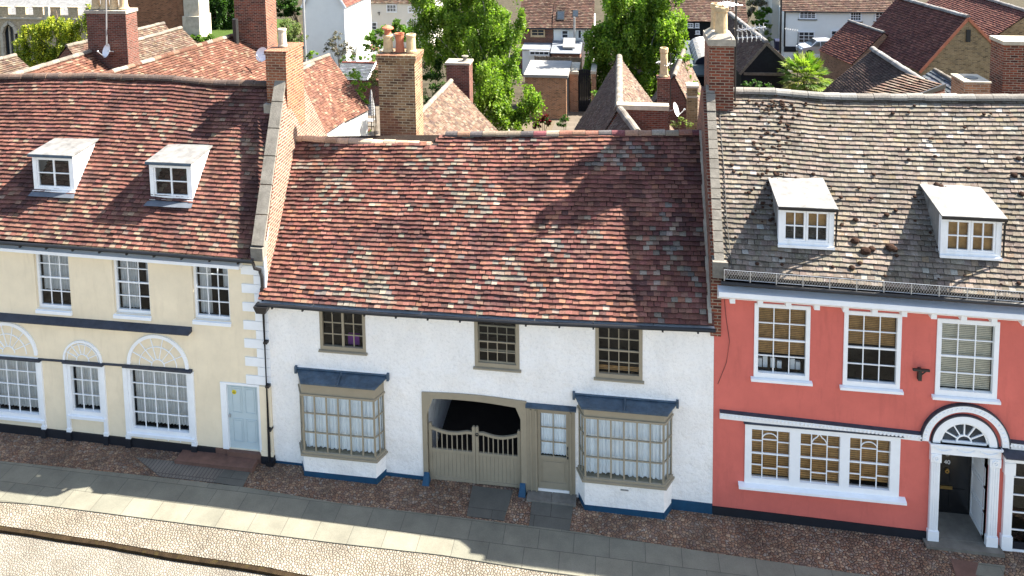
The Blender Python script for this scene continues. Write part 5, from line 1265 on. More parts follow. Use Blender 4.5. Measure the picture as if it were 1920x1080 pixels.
cy = 14.4; chimney(cone, P(1233,170,cy).x, P(1256,170,cy).x, cy, cy+.6, 2., P(1245,147,cy).z, M['brick_dark'], [(P(1245,120,cy+.3).x, cy+.3, .18, 1.35, M['yellowpot'], 'tall')], caps=((.03,.08,.0),))
# --- the parasol terrace
pg_ = GB(697, 236); 
t = thing('parasol', 'folded striped parasol on the terrace behind the tall buff chimney', 'parasol', (pg_.x, pg_.y, pg_.z))
q0, q1 = P(697,215,pg_.y), P(697,168,pg_.y)
m_ = MB(); m_.tube([(q0.x,q0.y,pg_.z),(q0.x,q0.y,q1.z)], .03, 6); m_.build('pole', M['timber'], t)
m_ = MB(); h = q1.z-q0.z; m_.lathe((q0.x,q0.y,q0.z), [(.30,0),(.27,h*.25),(.17,h*.6),(.04,h)], 10); m_.build('canopy', M['stripe'], t)
m_ = MB(); m_.box(q0.x-.3,q0.x+.3,q0.y-.3,q0.y+.3,pg_.z,pg_.z+.12); m_.build('base', M['stone'], t)
tb = P(692,226,pg_.y-.5); t = thing('garden_table', 'dark garden table under the folded striped parasol', 'table', (tb.x, pg_.y-.6, pg_.z))
m_ = MB(); m_.box(tb.x-.7,tb.x+.5,pg_.y-1.2,pg_.y-.45,pg_.z+.7,pg_.z+.75); m_.build('tabletop', M['steel'], t)
for dx_ in (-.6,.4):
    for dy in (-1.1,-.55): m_ = MB(); m_.box(tb.x+dx_-.025,tb.x+dx_+.025,pg_.y+dy-.025,pg_.y+dy+.025,pg_.z,pg_.z+.7); m_.build('leg', M['iron'], t)
# paved garden floors
def gpatch(name, pts, mat, dz=.03):
    m_ = MB(); w = [GB(*p) for p in pts]; m_.poly([(p.x,p.y,zb(p.y)+dz) for p in w])
    o = m_.build(name, mat)
    return prop(o, kind='structure')
gpatch('terrace_paving', [(640,275),(800,275),(770,190),(690,190)], M['patio'])
gpatch('patio', [(1000,262),(1100,262),(1140,180),(985,186)], M['patio'])
gpatch('gravel_path', [(960,256),(1030,256),(1055,196),(1000,192)], M['gravel'], .045)
gpatch('lawn', [(330,100),(560,80),(545,36),(340,36)], M['grass'])
gpatch('lane', [(1380,135),(1560,135),(1660,84),(1400,84)], M['tarmac'])
gpatch('lane', [(600,125),(720,125),(720,70),(640,70)], M['gravel'])
# --- garage with pantiles, left of the buff chimney
Yg = 40.; t = thing('garage', 'low garage with part red pantile, part grey slate roof', 'garage', (P(670,150,Yg).x, Yg, zb(Yg)))
a = P(636,150,Yg); b = P(712,152,Yg); zt_ = P(670,118,Yg+2.4).z; m_ = MB(); m_.box(a.x, b.x+.8, Yg+.15, Yg+4.5, zb(Yg)-.4, a.z-.05); m_.build('wall', M['brick_dark'], t)
m_ = MB(); xm_ = P(690,140,Yg).x
tiles(m_, [V((xm_,Yg,a.z)), V((b.x+1,Yg,a.z))], [V((xm_,Yg+2.4,zt_)), V((b.x+1,Yg+2.4,zt_))], .3, .35, rcolf(T_OR), seed=70, th=.05); m_.build('pantile_roof', M['tile_r'], t)
m_ = MB(); tiles(m_, [V((a.x-.6,Yg,a.z)), V((xm_-.1,Yg,a.z))], [V((a.x-.6,Yg+2.4,zt_)), V((xm_-.1,Yg+2.4,zt_))], .3, .22, rcolf(T_SLATE), seed=71, th=.015); m_.build('slate_roof', M['tile_plain'], t)
m_ = MB(); ridgecaps(m_, [V((a.x-.6,Yg+2.4,zt_+.03)), V((b.x+1,Yg+2.4,zt_+.03))], .14, [(.14,.04,.03), (.11,.035,.027)], .4, 3); m_.build('ridge_tiles', M['ridge'], t)
m_ = MB(); m_.bar((xm_-.05,Yg,a.z+.08), (xm_-.05,Yg+2.4,zt_+.08), .12, .1, V((0,0,1))); m_.build('barge_board', M['wpaint'], t)
# --- ivory cottage and white gable at the back left
Yc = 66.; t = thing('cottage', 'ivory cottage with small white windows and a white bay window', 'cottage', (P(720,70,Yc).x, Yc, zb(Yc)))
a = P(648,72,Yc); b = P(806,60,Yc); ze = P(700,5,Yc).z; m_ = MB(); m_.box(a.x-1, b.x, Yc, Yc+7, zb(Yc)-.6, ze); m_.build('wall', M['ccott'], t)
m_ = MB(); tiles(m_, [V((a.x-1.2,Yc-.25,ze-.05)), V((b.x+.2,Yc-.25,ze-.05))], [V((a.x-1.2,Yc+3.5,ze+3.6)), V((b.x+.2,Yc+3.5,ze+3.6))], .28, .22, rcolf(T_PALE), seed=72); m_.build('roof', M['tile_r'], t)
for tl, br_, c, r_n in (((670,10),(694,28),4,2),((725,8),(744,23),3,2),((765,12),(785,24),3,2),((676,41),(708,63),4,3),((763,38),(785,60),2,2)): farwin(t, tl, br_, Yc, c, r_n)
m_ = MB(); q = P(711,24,Yc); m_.box(q.x-.12,q.x+.12,Yc-.3,Yc,q.z,q.z+.08); m_.box(q.x-.04,q.x+.04,Yc-.08,Yc,q.z-.3,q.z); m_.build('lamp_bracket', M['iron'], t)
Yw = 51.; t = thing('house', 'bright white gabled house side behind the grey pole', 'house', (P(610,95,Yw).x, Yw, zb(Yw)))
a = P(573,95,Yw); b = P(648,90,Yw); zk = P(650,10,Yw).z; ap_ = (a.x+b.x)/2
m_ = MB(); m_.prism([(a.x,Yw,zb(Yw)-.6),(b.x,Yw,zb(Yw)-.6),(b.x,Yw,zk),(ap_,Yw,zk+3.6),(a.x,Yw,zk)], (0,8,0)); m_.build('wall', M['wcott'], t)
m_ = MB()
for s in (0,1):
    e = b.x+.25 if s else a.x-.25
    P0 = [V((e,Yw-.2,zk-.2)),V((e,Yw+8.2,zk-.2))]; P1 = [V((ap_,Yw-.2,zk+3.7)),V((ap_,Yw+8.2,zk+3.7))]
    tiles(m_, P0 if s else P0[::-1], P1 if s else P1[::-1], .3, .25, rcolf(T_RED), seed=73+s)
m_.build('roof', M['tile_r'], t)
m_ = MB(); m_.bar((b.x+.2,Yw-.23,zk-.25),(ap_,Yw-.23,zk+3.65),.05,.2); m_.bar((a.x-.2,Yw-.23,zk-.25),(ap_,Yw-.23,zk+3.65),.05,.2); m_.build('barge_board', M['wpaint'], t)
m_ = MB(); m_.tube([(b.x+.02,Yw-.08,zb(Yw)),(b.x+.02,Yw-.08,zk-.2)], .06, 6); m_.build('downpipe', M['wpaint'], t)
Yp = 39.; q = P(573,112,Yp); m_ = MB(); m_.tube([(q.x,Yp,zb(Yp)),(q.x,Yp,15.)], [.12,.09], 8); prop(m_.build('telegraph_pole', M['steel'], None, loc=(q.x,Yp,zb(Yp))), 'tall grey pole in front of the white gabled house', 'pole')
# --- church
Yk = 50.; t = thing('church', 'stone church aisle with battlements and a brown brick chancel', 'church', (P(100,100,Yk).x, Yk, zb(Yk)))
a = P(-60,100,Yk); b = P(170,100,Yk); zp = P(80,28,Yk).z; wq = P(7,90,Yk), P(35,90,Yk); zs_ = P(20,112,Yk).z; zsp = P(20,62,Yk).z; zap = P(20,41,Yk).z; wx = (wq[0].x+wq[1].x)/2; hw = (wq[1].x-wq[0].x)/2
arch = [(wx-hw,zs_-1),(wx+hw,zs_-1),(wx+hw,zsp),(wx+hw*.7,lerp(zsp,zap,.6)),(wx,zap),(wx-hw*.7,lerp(zsp,zap,.6)),(wx-hw,zsp)]
m_ = MB(); wallface(m_, [(a.x,zb(Yk)-1),(b.x+3,zb(Yk)-1),(b.x+3,zp),(a.x,zp)], [arch], Yk, .4); m_.build('aisle_wall', M['flint'], t)
m_ = MB(); m_.poly([(x,Yk+.35,z) for x, z in arch]); wo2 = m_.build('window', M['farglass'], t)
m_ = MB()
for k in (-.33,.33): m_.box(wx+hw*k-.07,wx+hw*k+.07,Yk+.2,Yk+.34,zs_-1,lerp(zsp,zap,.6))
for p, q in zip(arch[2:]+arch[:1], arch[3:]+arch[:2]): m_.bar((p[0],Yk-.05,p[1]),(q[0],Yk-.05,q[1]),.3,.3,V((0,1,0)))
m_.build('tracery', M['palestone'], wo2)
m_ = MB(); zst = P(80,33,Yk).z; m_.box(a.x,b.x+3,Yk-.18,Yk-.002,zst-.18,zst); m_.build('string_course', M['palestone'], t)
x = a.x; i = 0
while x < b.x+2: m_ = MB(); m_.box(x,x+1.15,Yk,Yk+.4,zp+.002,zp+.75); m_.box(x-.06,x+1.21,Yk-.06,Yk+.46,zp+.752,zp+.88); m_.build('merlon', M['flint'], t); x += 2.05
m_ = MB(); q = P(93,30,Yk); m_.box(q.x-.25,q.x+.25,Yk-.4,Yk-.19,zst-.5,zp+1.); m_.build('pier', M['palestone'], t)
m_ = MB(); m_.quad((a.x,Yk+.5,zp-.1),(b.x+3,Yk+.5,zp-.1),(b.x+3,Yk+5,zp+1.6),(a.x,Yk+5,zp+1.6)); m_.build('lead_roof', M['palelead'], t)
Ye = 47.; a2, b2 = P(236,60,Ye), P(352,60,Ye); m_ = MB(); m_.box(a2.x,b2.x,Ye,Ye+1.2,zb(Ye)-1,13); m_.build('chancel_wall', M['brownbrick'], t)
m_ = MB(); c2_ = P(378,62,Ye-.5); zmid_ = P(365,30,Ye-.5).z; m_.box(b2.x+.004,c2_.x,Ye-.8,Ye+1.3,zb(Ye)-1,zmid_); m_.box(b2.x+.004,c2_.x-.15,Ye-.5,Ye+1.3,zmid_+.002,13); m_.build('buttress', M['palestone'], t)
m_ = MB(); m_.box(b2.x-.9,b2.x-.3,Ye-.12,Ye-.003,zb(Ye)-1,13); m_.build('pilaster', M['brownbrick'], t)
# --- terrace of cottages in the middle distance
Yt = 56.; 
def terrace(label, xa, xb, wallm, tab, seed, zoff=0.):
    a = P(xa,60,Yt); b = P(xb,60,Yt); ze = P((xa+xb)/2,51,Yt).z
    t = thing('terraced_cottage', label, 'cottage', ((a.x+b.x)/2, Yt, zb(Yt)))
    m_ = MB(); m_.box(a.x,b.x,Yt,Yt+8,zb(Yt)-.5,ze); m_.build('wall', M[wallm], t)
    m_ = MB(); tiles(m_, [V((a.x-.1,Yt-.25,ze-.03)),V((b.x+.1,Yt-.25,ze-.03))], [V((a.x-.1,Yt+4,ze+4.)),V((b.x+.1,Yt+4,ze+4.))], .26, .2, rcolf(tab), seed=seed, sag=.1); ro = m_.build('roof', M['tile_r'], t)
    m_ = MB(); m_.tube([(a.x,Yt-.3,ze-.12),(b.x,Yt-.3,ze-.12)], .06, 6); m_.build('gutter', M['black'], t)
    return t, a, b, ze
t, a, b, ze = terrace('red brick cottage with a cream window and a grey lean-to, in the middle distance', 975, 1037, 'brick_red', T_BRN, 80)
farwin(t, (995,53), (1022,69), Yt, 2, 2, 'yellowpot', .14)
def leanto(par, xa, xb, ytop, ybot, d, mat, ybase, wallm):
    A = P(xa,ytop,Yt); B = P(xb,ytop,Yt); zt = (A.z+B.z)/2; bo = P((xa+xb)/2,ybot,Yt-d).z
    m_ = MB(); m_.hexa([(A.x,Yt-d,bo-.08),(B.x,Yt-d,bo-.08),(B.x,Yt-.003,zt-.08),(A.x,Yt-.003,zt-.08),(A.x,Yt-d,bo),(B.x,Yt-d,bo),(B.x,Yt-.003,zt),(A.x,Yt-.003,zt)]); m_.build('lean_to_roof', mat, par)
    m_ = MB(); m_.box(A.x+.1,B.x-.1,Yt-d+.15,Yt-.01,zb(Yt)-.5,bo-.09); m_.build('lean_to_wall', M[wallm], par)
    return bo
bo = leanto(t, 983, 1035, 80, 93, 2.6, M['slate'], 105, 'wcott'); farwin(t, (993,95), (1030,104), Yt-2.6, 4, 1, 'wpaint')
t, a, b, ze = terrace('white walled cottage with a blue slate lean-to and skylights, in the middle distance', 1038, 1112, 'wcott', T_BRN, 82)
farwin(t, (1053,56), (1066,72), Yt, 1, 2); farwin(t, (1083,55), (1091,73), Yt, 1, 1)
leanto(t, 1037, 1092, 76, 100, 3.2, M['slate'], 105, 'brick_red')
for px, py, w, h in ((1053,26,.8,1.2),(1080,23,.6,.9)):
    y = Yt+2.0; ztop = ze+2.25; q = P(px,py,y); z = q.z; yy = Yt-.25+(z-ze)*4.25/4.03; n = V((0,-.69,.725)); c = V((q.x,yy,z))+n*.1; u = V((0,.725,.69))
    m_ = MB(); m_.hexa([c-V((w/2,0,0))-u*h/2-n*.1,c+V((w/2,0,0))-u*h/2-n*.1,c+V((w/2,0,0))+u*h/2-n*.1,c-V((w/2,0,0))+u*h/2-n*.1,c-V((w/2,0,0))-u*h/2,c+V((w/2,0,0))-u*h/2,c+V((w/2,0,0))+u*h/2,c-V((w/2,0,0))+u*h/2]); so_ = m_.build('skylight', M['iron'], t)
    m_ = MB(); w2, h2 = w*.8, h*.8; c = c+n*.01; m_.quad(c-V((w2/2,0,0))-u*h2/2,c+V((w2/2,0,0))-u*h2/2,c+V((w2/2,0,0))+u*h2/2,c-V((w2/2,0,0))+u*h2/2); m_.build('pane', M['farglass'], so_)
m_ = MB(); q = P(1077,75,Yt-.4); m_.tube([(q.x,Yt-.4,q.z),(q.x,Yt-.4,P(1077,32,Yt-.4).z)], .11, 8); m_.build('flue', M['steel'], t)
sk_ = P(1065,85,Yt-2.); m_ = MB(); m_.hexa([(sk_.x-.5,Yt-2.4,sk_.z-.25),(sk_.x+.7,Yt-2.4,sk_.z-.25),(sk_.x+.7,Yt-1.2,sk_.z+.45),(sk_.x-.5,Yt-1.2,sk_.z+.45),(sk_.x-.5,Yt-2.4,sk_.z-.1),(sk_.x+.7,Yt-2.4,sk_.z-.1),(sk_.x+.7,Yt-1.2,sk_.z+.6),(sk_.x-.5,Yt-1.2,sk_.z+.6)]); m_.build('skylight', M['ltroof'], t)
Yf = 50.; a = P(1003,120,Yf); b = P(1090,122,Yf); t = thing('garden_fence', 'grey board fence behind the flat-roofed brick shed', 'fence', ((a.x+b.x)/2, Yf, zb(Yf)))
m_ = MB(); zt_ = P(1045,107,Yf).z; n = 30
for i in range(n): x0, x1 = lerp(a.x,b.x,i/n), lerp(a.x,b.x,(i+1)/n)-.012; m_.box(x0,x1,Yf,Yf+.025+.01*(i%2),zb(Yf)-.2,zt_+.03*sin(i*1.7))
m_.box(a.x,b.x,Yf+.036,Yf+.1,zt_-.4,zt_-.3); m_.build('boards', M['timber'], t)
for i in range(5): m_ = MB(); x = lerp(a.x,b.x,i/4); m_.box(x-.06,x+.06,Yf+.102,Yf+.2,zb(Yf)-.2,zt_+.05); m_.build('post', M['timber'], t)
# flat-roofed shed, gate pier, gate
Ysh = 37.5; a = P(985,190,Ysh); b = P(1062,192,Ysh); zt_ = P(1040,143,Ysh).z; t = thing('brick_shed', 'orange brick shed with a flat white roof beside the birch', 'shed', ((a.x+b.x)/2, Ysh, zb(Ysh)))
m_ = MB(); m_.box(a.x,b.x,Ysh,Ysh+4.5,zb(Ysh)-.4,zt_-.1); m_.build('wall', M['brick_pier'], t)
m_ = MB(); m_.box(a.x-.1,b.x+.15,Ysh-.15,Ysh+4.7,zt_-.1,zt_+.12); m_.build('roof', M['ltroof'], t)
m_ = MB(); m_.box(b.x+.002,b.x+.06,Ysh+.4,Ysh+1.5,zb(Ysh),zt_-.15); m_.build('door', M['blacktimber'], t)
Ygt = 40.; a = P(1085,185,Ygt); b = P(1108,186,Ygt); zt_ = P(1096,132,Ygt).z; t = thing('garden_gate', 'tall black boarded gate between brick piers beside the shed', 'gate', ((a.x+b.x)/2, Ygt, zb(Ygt)))
m_ = MB(); n = 7
for i in range(n): m_.box(lerp(a.x,b.x,i/n)+.003,lerp(a.x,b.x,(i+1)/n)-.003,Ygt,Ygt+.04,zb(Ygt)+.05,zt_+.1*sin(pi*(i+.5)/n))
m_.box(a.x,b.x,Ygt+.041,Ygt+.09,zb(Ygt)+.3,zb(Ygt)+.45); m_.box(a.x,b.x,Ygt+.041,Ygt+.09,zt_-.4,zt_-.25); m_.build('boards', M['blacktimber'], t)
m_ = MB(); m_.lathe((b.x-.15,Ygt-.05,zb(Ygt)+1.05),[(.03,0),(.04,.04),(.03,.08)],8); m_.build('handle', M['steel'], t)
for xa, xb, lb_ in ((1068,1084,'red brick pier left of the tall black gate'),(1109,1117,'narrow brick pier right of the tall black gate')):
    a = P(xa,185,Ygt); b = P(xb,185,Ygt); t = thing('gate_pier', lb_, 'pier', ((a.x+b.x)/2, Ygt, zb(Ygt)))
    m_ = MB(); m_.box(a.x,b.x,Ygt-.15,Ygt+3.,zb(Ygt)-.3,P(xa,138,Ygt).z); m_.build('shaft', M['brick_pier'], t)
    m_ = MB(); m_.box(a.x-.05,b.x+.05,Ygt-.2,Ygt+3.05,P(xa,138,Ygt).z+.002,P(xa,134,Ygt).z+.05); m_.build('cap', M['palestone'], t)
# low post and rail by the patio
q = GB(1130, 205); a = GB(1116, 208); b = GB(1150, 206)
t = thing('post_and_rail', 'weathered low post and rail fence on the pale patio', 'fence', (q.x,q.y,zb(q.y)))
for u in (0,.5,1): p = a.lerp(b,u); m_ = MB(); m_.box(p.x-.1,p.x+.1,p.y-.1,p.y+.1,zb(p.y)-.1,zb(p.y)+.75); m_.build('post', M['timber'], t)
m_ = MB(); m_.bar(a+V((0,-.13,.55)),b+V((0,-.13,.55)),.05,.1); m_.build('rail', M['timber'], t)
# --- black barn, grey roof with barrel skylight
Yb = 61.; t = thing('black_barn', 'black weatherboarded barn with small white windows behind the birches', 'barn', (P(1300,80,Yb).x, Yb, zb(Yb)))
a = P(1225,60,Yb); b = P(1396,60,Yb); ze = P(1300,39,Yb).z; m_ = MB(); m_.box(a.x,b.x,Yb,Yb+8,zb(Yb)-.6,ze); m_.build('wall', M['blacktimber'], t)
m_ = MB(); tiles(m_, [V((a.x-.2,Yb-.3,ze-.05)),V((b.x+.3,Yb-.3,ze-.05))], [V((a.x-.2,Yb+4.5,ze+4.6)),V((b.x+.3,Yb+4.5,ze+4.6))], .28, .22, rcolf(T_BRN), seed=84, sag=.1); m_.build('roof', M['tile_r'], t)
farwin(t, (1288,43), (1300,52), Yb, 2, 2); farwin(t, (1303,43), (1311,52), Yb, 2, 2); farwin(t, (1304,57), (1312,64), Yb, 1, 2)
Yr = 44.; t = thing('outbuilding', 'low outbuilding with a grey roof and a barrel skylight behind the tall red chimney', 'outbuilding', (P(1310,130,Yr).x, Yr, zb(Yr)))
a = P(1268,140,Yr); b = P(1392,140,Yr); z0_ = P(1300,140,Yr).z; z1_ = P(1300,76,Yr+9).z
m_ = MB(); m_.hexa([(a.x,Yr,z0_-.15),(b.x,Yr,z0_-.15),(b.x,Yr+9,z1_-.15),(a.x,Yr+9,z1_-.15),(a.x,Yr,z0_),(b.x,Yr,z0_),(b.x,Yr+9,z1_),(a.x,Yr+9,z1_)]); m_.build('roof', M['greyroof'], t)
m_ = MB(); m_.box(a.x+.2,b.x-.2,Yr+.2,Yr+8.8,zb(Yr)-.6,min(z0_,z1_)-.2); m_.build('wall', M['blacktimber'], t)
m_ = MB(); p0 = P(1307,112,Yr+3); p1 = P(1335,112,Yr+3); zz = p0.z
N_ = 9
for i in range(N_):
    t0, t1 = pi*i/N_, pi*(i+1)/N_; xc = (p0.x+p1.x)/2+.3; rx_, rz_ = 1.15, .75
    za = lambda y: lerp(z0_,z1_,(y-Yr)/9)
    m_.quad((xc-rx_*cos(t0),Yr+2.6,za(Yr+2.6)+rz_*sin(t0)),(xc-rx_*cos(t1),Yr+2.6,za(Yr+2.6)+rz_*sin(t1)),(xc-rx_*cos(t1),Yr+8,za(Yr+8)+rz_*sin(t1)),(xc-rx_*cos(t0),Yr+8,za(Yr+8)+rz_*sin(t0)))
so_ = m_.build('skylight', M['ltroof'], t)
m_ = MB(); halfring(m_, xc, za(Yr+2.6), 0., .75, Yr+2.55, Yr+2.59, 16); m_.v = [(xc+(x-xc)*1.5,y,z) for x,y,z in m_.v]; m_.build('skylight_end', M['navy'], so_)
m_ = MB()
for i in range(6): y = Yr+2.8+i*1.; m_.tube([(xc-1.16*cos(pi*k/10),y,za(y)+.76*sin(pi*k/10)) for k in range(11)],.03,4)
m_.build('ribs', M['plastic'], so_)
wing('lean_to', 'small tiled roof edge in the greenery by the tall red chimney', 'outbuilding', P(1300,170,27)+V((-1.2,0,.9)), P(1293,100,33)+V((-.4,0,.2)), 2.2, 1.8, 1.6, 2.0, zb(28)-.3, 'brick_dark', T_PALE, C_PALE, seed=11)
# pier and clutter
yp = 17.5; a = P(1289,215,yp); b = P(1308,216,yp); zt_ = P(1298,165,yp).z; t = thing('brick_pier', 'slim buff brick pier in the yard beside the tall red chimney', 'pier', ((a.x+b.x)/2,yp,zb(yp)))
m_ = MB(); m_.box(a.x,b.x,yp,yp+.6,zb(yp)-.3,zt_); m_.build('shaft', M['brick_buff'], t); m_ = MB(); m_.box(a.x-.05,b.x+.05,yp-.05,yp+.65,zt_+.002,zt_+.12); m_.box(a.x-.03,b.x+.03,yp-.03,yp+.63,zt_-.5,zt_-.42); m_.build('cap', M['palestone'], t)
# --- dark barn with black open gable
Yd = 35.; ap = P(1437,80,Yd); L_ = P(1386,136,Yd); R_ = P(1482,122,Yd)
barn = wing('barn', 'old barn with dark tiles and a black open gable behind the palm', 'barn', ap, (ap.x-.9,46.8,ap.z), ap.x-L_.x, L_.z, R_.x-ap.x, R_.z, zb(Yd)-.4, 'blacktimber', T_DARK, C_GREY, seed=12, sag=.1, barge='timber', lt=T_BRN, ridge_r=.2)
m_ = MB(); za_ = lerp(L_.z, ap.z, .62); m_.box(L_.x+.3,R_.x-.3,Yd-.14,Yd-.0,L_.z-.15,L_.z+.05); m_.build('tie_beam', M['timber'], barn)
# --- white cottage far right, lamp post, bin, car
Yh = 60.; a = P(1470,92,Yh); b = P(1690,92,Yh); ze = P(1550,20,Yh).z; zba = P(1490,92,Yh).z
t = thing('cottage', 'white rendered cottage with black trimmed windows behind the silver car', 'cottage', ((a.x+b.x)/2,Yh,zb(Yh)))
m_ = MB(); m_.box(a.x,b.x,Yh,Yh+7,min(zba,zb(Yh))-.6,ze); m_.build('wall', M['wcott'], t)
m_ = MB(); tiles(m_, [V((a.x-.3,Yh-.3,ze-.05)),V((b.x+.3,Yh-.3,ze-.05))], [V((a.x-.3,Yh+3.5,ze+3.6)),V((b.x+.3,Yh+3.5,ze+3.6))], .28, .22, rcolf(T_BRN), seed=86, sag=.1); m_.build('roof', M['tile_r'], t)
m_ = MB(); m_.box(a.x-.02,b.x,Yh-.06,Yh-.002,zba-.3,zba+.28); m_.build('plinth', M['plinth'], t)
m_ = MB(); m_.box(a.x-.06,a.x+.1,Yh-.08,Yh-.003,zba+.281,ze-.05); m_.tube([(a.x,Yh-.35,ze-.1),(b.x,Yh-.35,ze-.1)],.07,6); m_.build('gutter', M['black'], t)
for tl, br_, c, r_n in (((1498,21),(1530,36),4,3),((1593,22),(1615,40),4,3),((1496,58),(1527,82),3,3),((1640,22),(1662,40),3,3),((1557,56),(1578,82),2,3)): farwin(t, tl, br_, Yh, c, r_n, 'wpaint', .12, (.1,.1,.12), False, 'black')
Y2 = 63.; a = P(1446,75,Y2); b = P(1469,80,Y2); t = thing('cottage', 'cream gabled cottage end beside the black lamp post', 'cottage', ((a.x+b.x)/2,Y2,zb(Y2)))
m_ = MB(); m_.box(a.x,b.x+.3,Y2,Y2+8,zb(Y2)-.8,ze+1.5); m_.build('wall', M['ccott'], t); m_ = MB(); m_.prism([(a.x-.2,Y2-.2,ze+1.5),(b.x+.5,Y2-.2,ze+1.5),((a.x+b.x)/2,Y2-.2,ze+3.2)],(0,8.4,0)); m_.build('roof', M['tile_plain'], t)
Yl = 50.; q = P(1463,97,Yl); t = thing('lamp_post', 'black lamp post in front of the white and cream cottages', 'lamp post', (q.x,Yl,zb(Yl)))
m_ = MB(); m_.tube([(q.x,Yl,zb(Yl)),(q.x,Yl,zb(Yl)+1.2),(q.x,Yl,7.5)],[.14,.1,.08],8); m_.build('post', M['black'], t); m_ = MB(); m_.lathe((q.x,Yl,7.5),[(.1,0),(.25,.5),(.28,.55),(.05,.75)]); m_.build('lantern', M['steel'], t)
q = P(1458,89,57.); t = thing('wheelie_bin', 'dark blue wheelie bin by the lamp post', 'bin', (q.x,57.,zb(57)))
z_ = q.z-.25; m_ = MB(); m_.hexa([(q.x-.24,56.75,z_),(q.x+.24,56.75,z_),(q.x+.24,57.25,z_),(q.x-.24,57.25,z_),(q.x-.3,56.65,z_+.95),(q.x+.3,56.65,z_+.95),(q.x+.3,57.35,z_+.95),(q.x-.3,57.35,z_+.95)]); m_.build('body', M['navy'], t)
m_ = MB(); m_.hexa([(q.x-.32,56.62,z_+.952),(q.x+.32,56.62,z_+.952),(q.x+.32,57.4,z_+.952),(q.x-.32,57.4,z_+.952),(q.x-.28,56.7,z_+1.05),(q.x+.28,56.7,z_+1.05),(q.x+.28,57.4,z_+1.08),(q.x-.28,57.4,z_+1.08)]); m_.build('lid', M['navy'], t)
def car(label, loc, rz, body):
    t = thing('parked_car', label, 'car', loc); r_ = Matrix.Rotation(rz, 4, 'Z'); tr = lambda p: V(loc)+r_@V(p)
    prof = [(-1.9,.25),(-1.95,.6),(-1.8,.85),(-1.05,.98),(-.45,1.48),(.9,1.52),(1.55,1.3),(1.85,.95),(1.92,.55),(1.85,.25)]
    def loft(pr, ws, name, mat, par):
        m_ = MB(); ring = [[tr((x, s*w, z)) for (x, z), w in zip(pr, ws)] for s in (-1,-.9,.9,1)]
        ring[1] = [p+V((0,0,.03)) for p in ring[1]]; ring[2] = [p+V((0,0,.03)) for p in ring[2]]
        for A, B in zip(ring, ring[1:]):
            for i in range(len(pr)): j = (i+1) % len(pr); m_.quad(A[i], A[j], B[j], B[i])
        m_.poly(ring[0]); m_.poly(ring[-1][::-1]); return m_.build(name, mat, par)
    loft(prof, [.78,.84,.86,.86,.68,.66,.72,.84,.84,.78], 'body', body, t)
    loft([(-1.0,1.0),(-.48,1.42),(-.2,1.42),(-.2,1.0)], [.88,.72,.74,.88], 'side_window', M['farglass'], t)
    loft([(-.1,1.0),(-.1,1.42),(.9,1.44),(1.3,1.05)], [.88,.74,.72,.86], 'side_window', M['farglass'], t)
    loft([(-1.04,1.01),(-.5,1.475),(-.47,1.49),(-1.0,1.03)], [.8,.64,.64,.8], 'windscreen', M['farglass'], t)
    for x in (-1.2,1.25):
        for s in (-1,1):
            m_ = MB(); c = [(x+.33*cos(2*pi*i/16), s*.88, .33+.33*sin(2*pi*i/16)) for i in range(16)]; m_.prism([tr(p) for p in c], r_@V((0,-s*.2,0))); w_ = m_.build('wheel', M['tyre'], t)
            m_ = MB(); c = [(x+.2*cos(2*pi*i/12), s*.89, .33+.2*sin(2*pi*i/12)) for i in range(12)]; m_.prism([tr(p) for p in c], r_@V((0,-s*.05,0))); m_.build('rim', M['steel'], w_)
    for s in (-.6,.6): m_ = MB(); c = tr((-1.9,s,.68)); m_.lathe(c-V((0,0,.08)), [(.05,0),(.11,.06),(.11,.12),(.05,.18)], 8); m_.build('headlight', M['plastic'], t)
    return t
q = P(1524,100,55.); car('silver hatchback with a dark roof parked by the white cottage', (q.x+.55,55.,q.z-.1), .12, M['silver'])
q = P(688,84,60.); car('grey car half hidden by shrubs before the ivory cottage', (q.x,60.,zb(60)), 1.1, M['silver'])
# --- brick buildings on the right
Yn = 37.; ap = P(1815,33,Yn); L_ = P(1716,130,Yn); R_ = P(1882,96,Yn); Fz = PZ(1690,-2,ap.z)
t = wing('brick_hall', 'large hall with a dark red tiled roof and buff brick gable', 'building', ap, (Fz.x-.1,Fz.y+.6,ap.z), ap.x-L_.x, L_.z, (R_.x-ap.x)*1.25, ap.z-(ap.z-R_.z)*1.25, zb(Yn)-.5, 'brick_buff', T_RED, C_GREY, seed=13, sag=.03, ridge_r=.2, tw=.24, gg=.2, tmat='tile_plain', barge='redpot')
m_ = MB(); q = P(1815,67,Yn); m_.box(q.x-.14,q.x+.14,Yn-.1,Yn-.02,q.z-.45,q.z+.45); m_.build('vent_slit', M['iron'], t)
N2 = PZ(1932,24,6.6); F2 = PZ(1850,-6,6.6)
wing('brick_hall', 'second red tiled hall roof rising behind the buff gable', 'building', (N2.x,N2.y,6.6), (N2.x-.3,F2.y+6,6.6), 5.2, 2.6, 6., 1.8, -2.3, 'brick_buff', T_RED, C_GREY, seed=14, sag=.03, ridge_r=.2, tw=.24, gg=.2, tmat='tile_plain')
eA, eB = PZ(1537,92,2.6), PZ(1599,119,2.6); d_ = (eA-eB); d_.z = 0; d_.normalize(); rt_ = V((d_.y,-d_.x,0))
t = wing('brick_range', 'low brick range with dark windows and red roof behind the palm', 'building', eB+rt_*2.6+V((0,0,2.4)), eA+rt_*2.6+V((0,0,2.4)), 2.7, 2.5, 2.7, 2.6, zb(38)-.5, 'brick_pier', T_RED, C_GREY, seed=15, sag=.03, tmat='tile_plain', tw=.24, gg=.2)
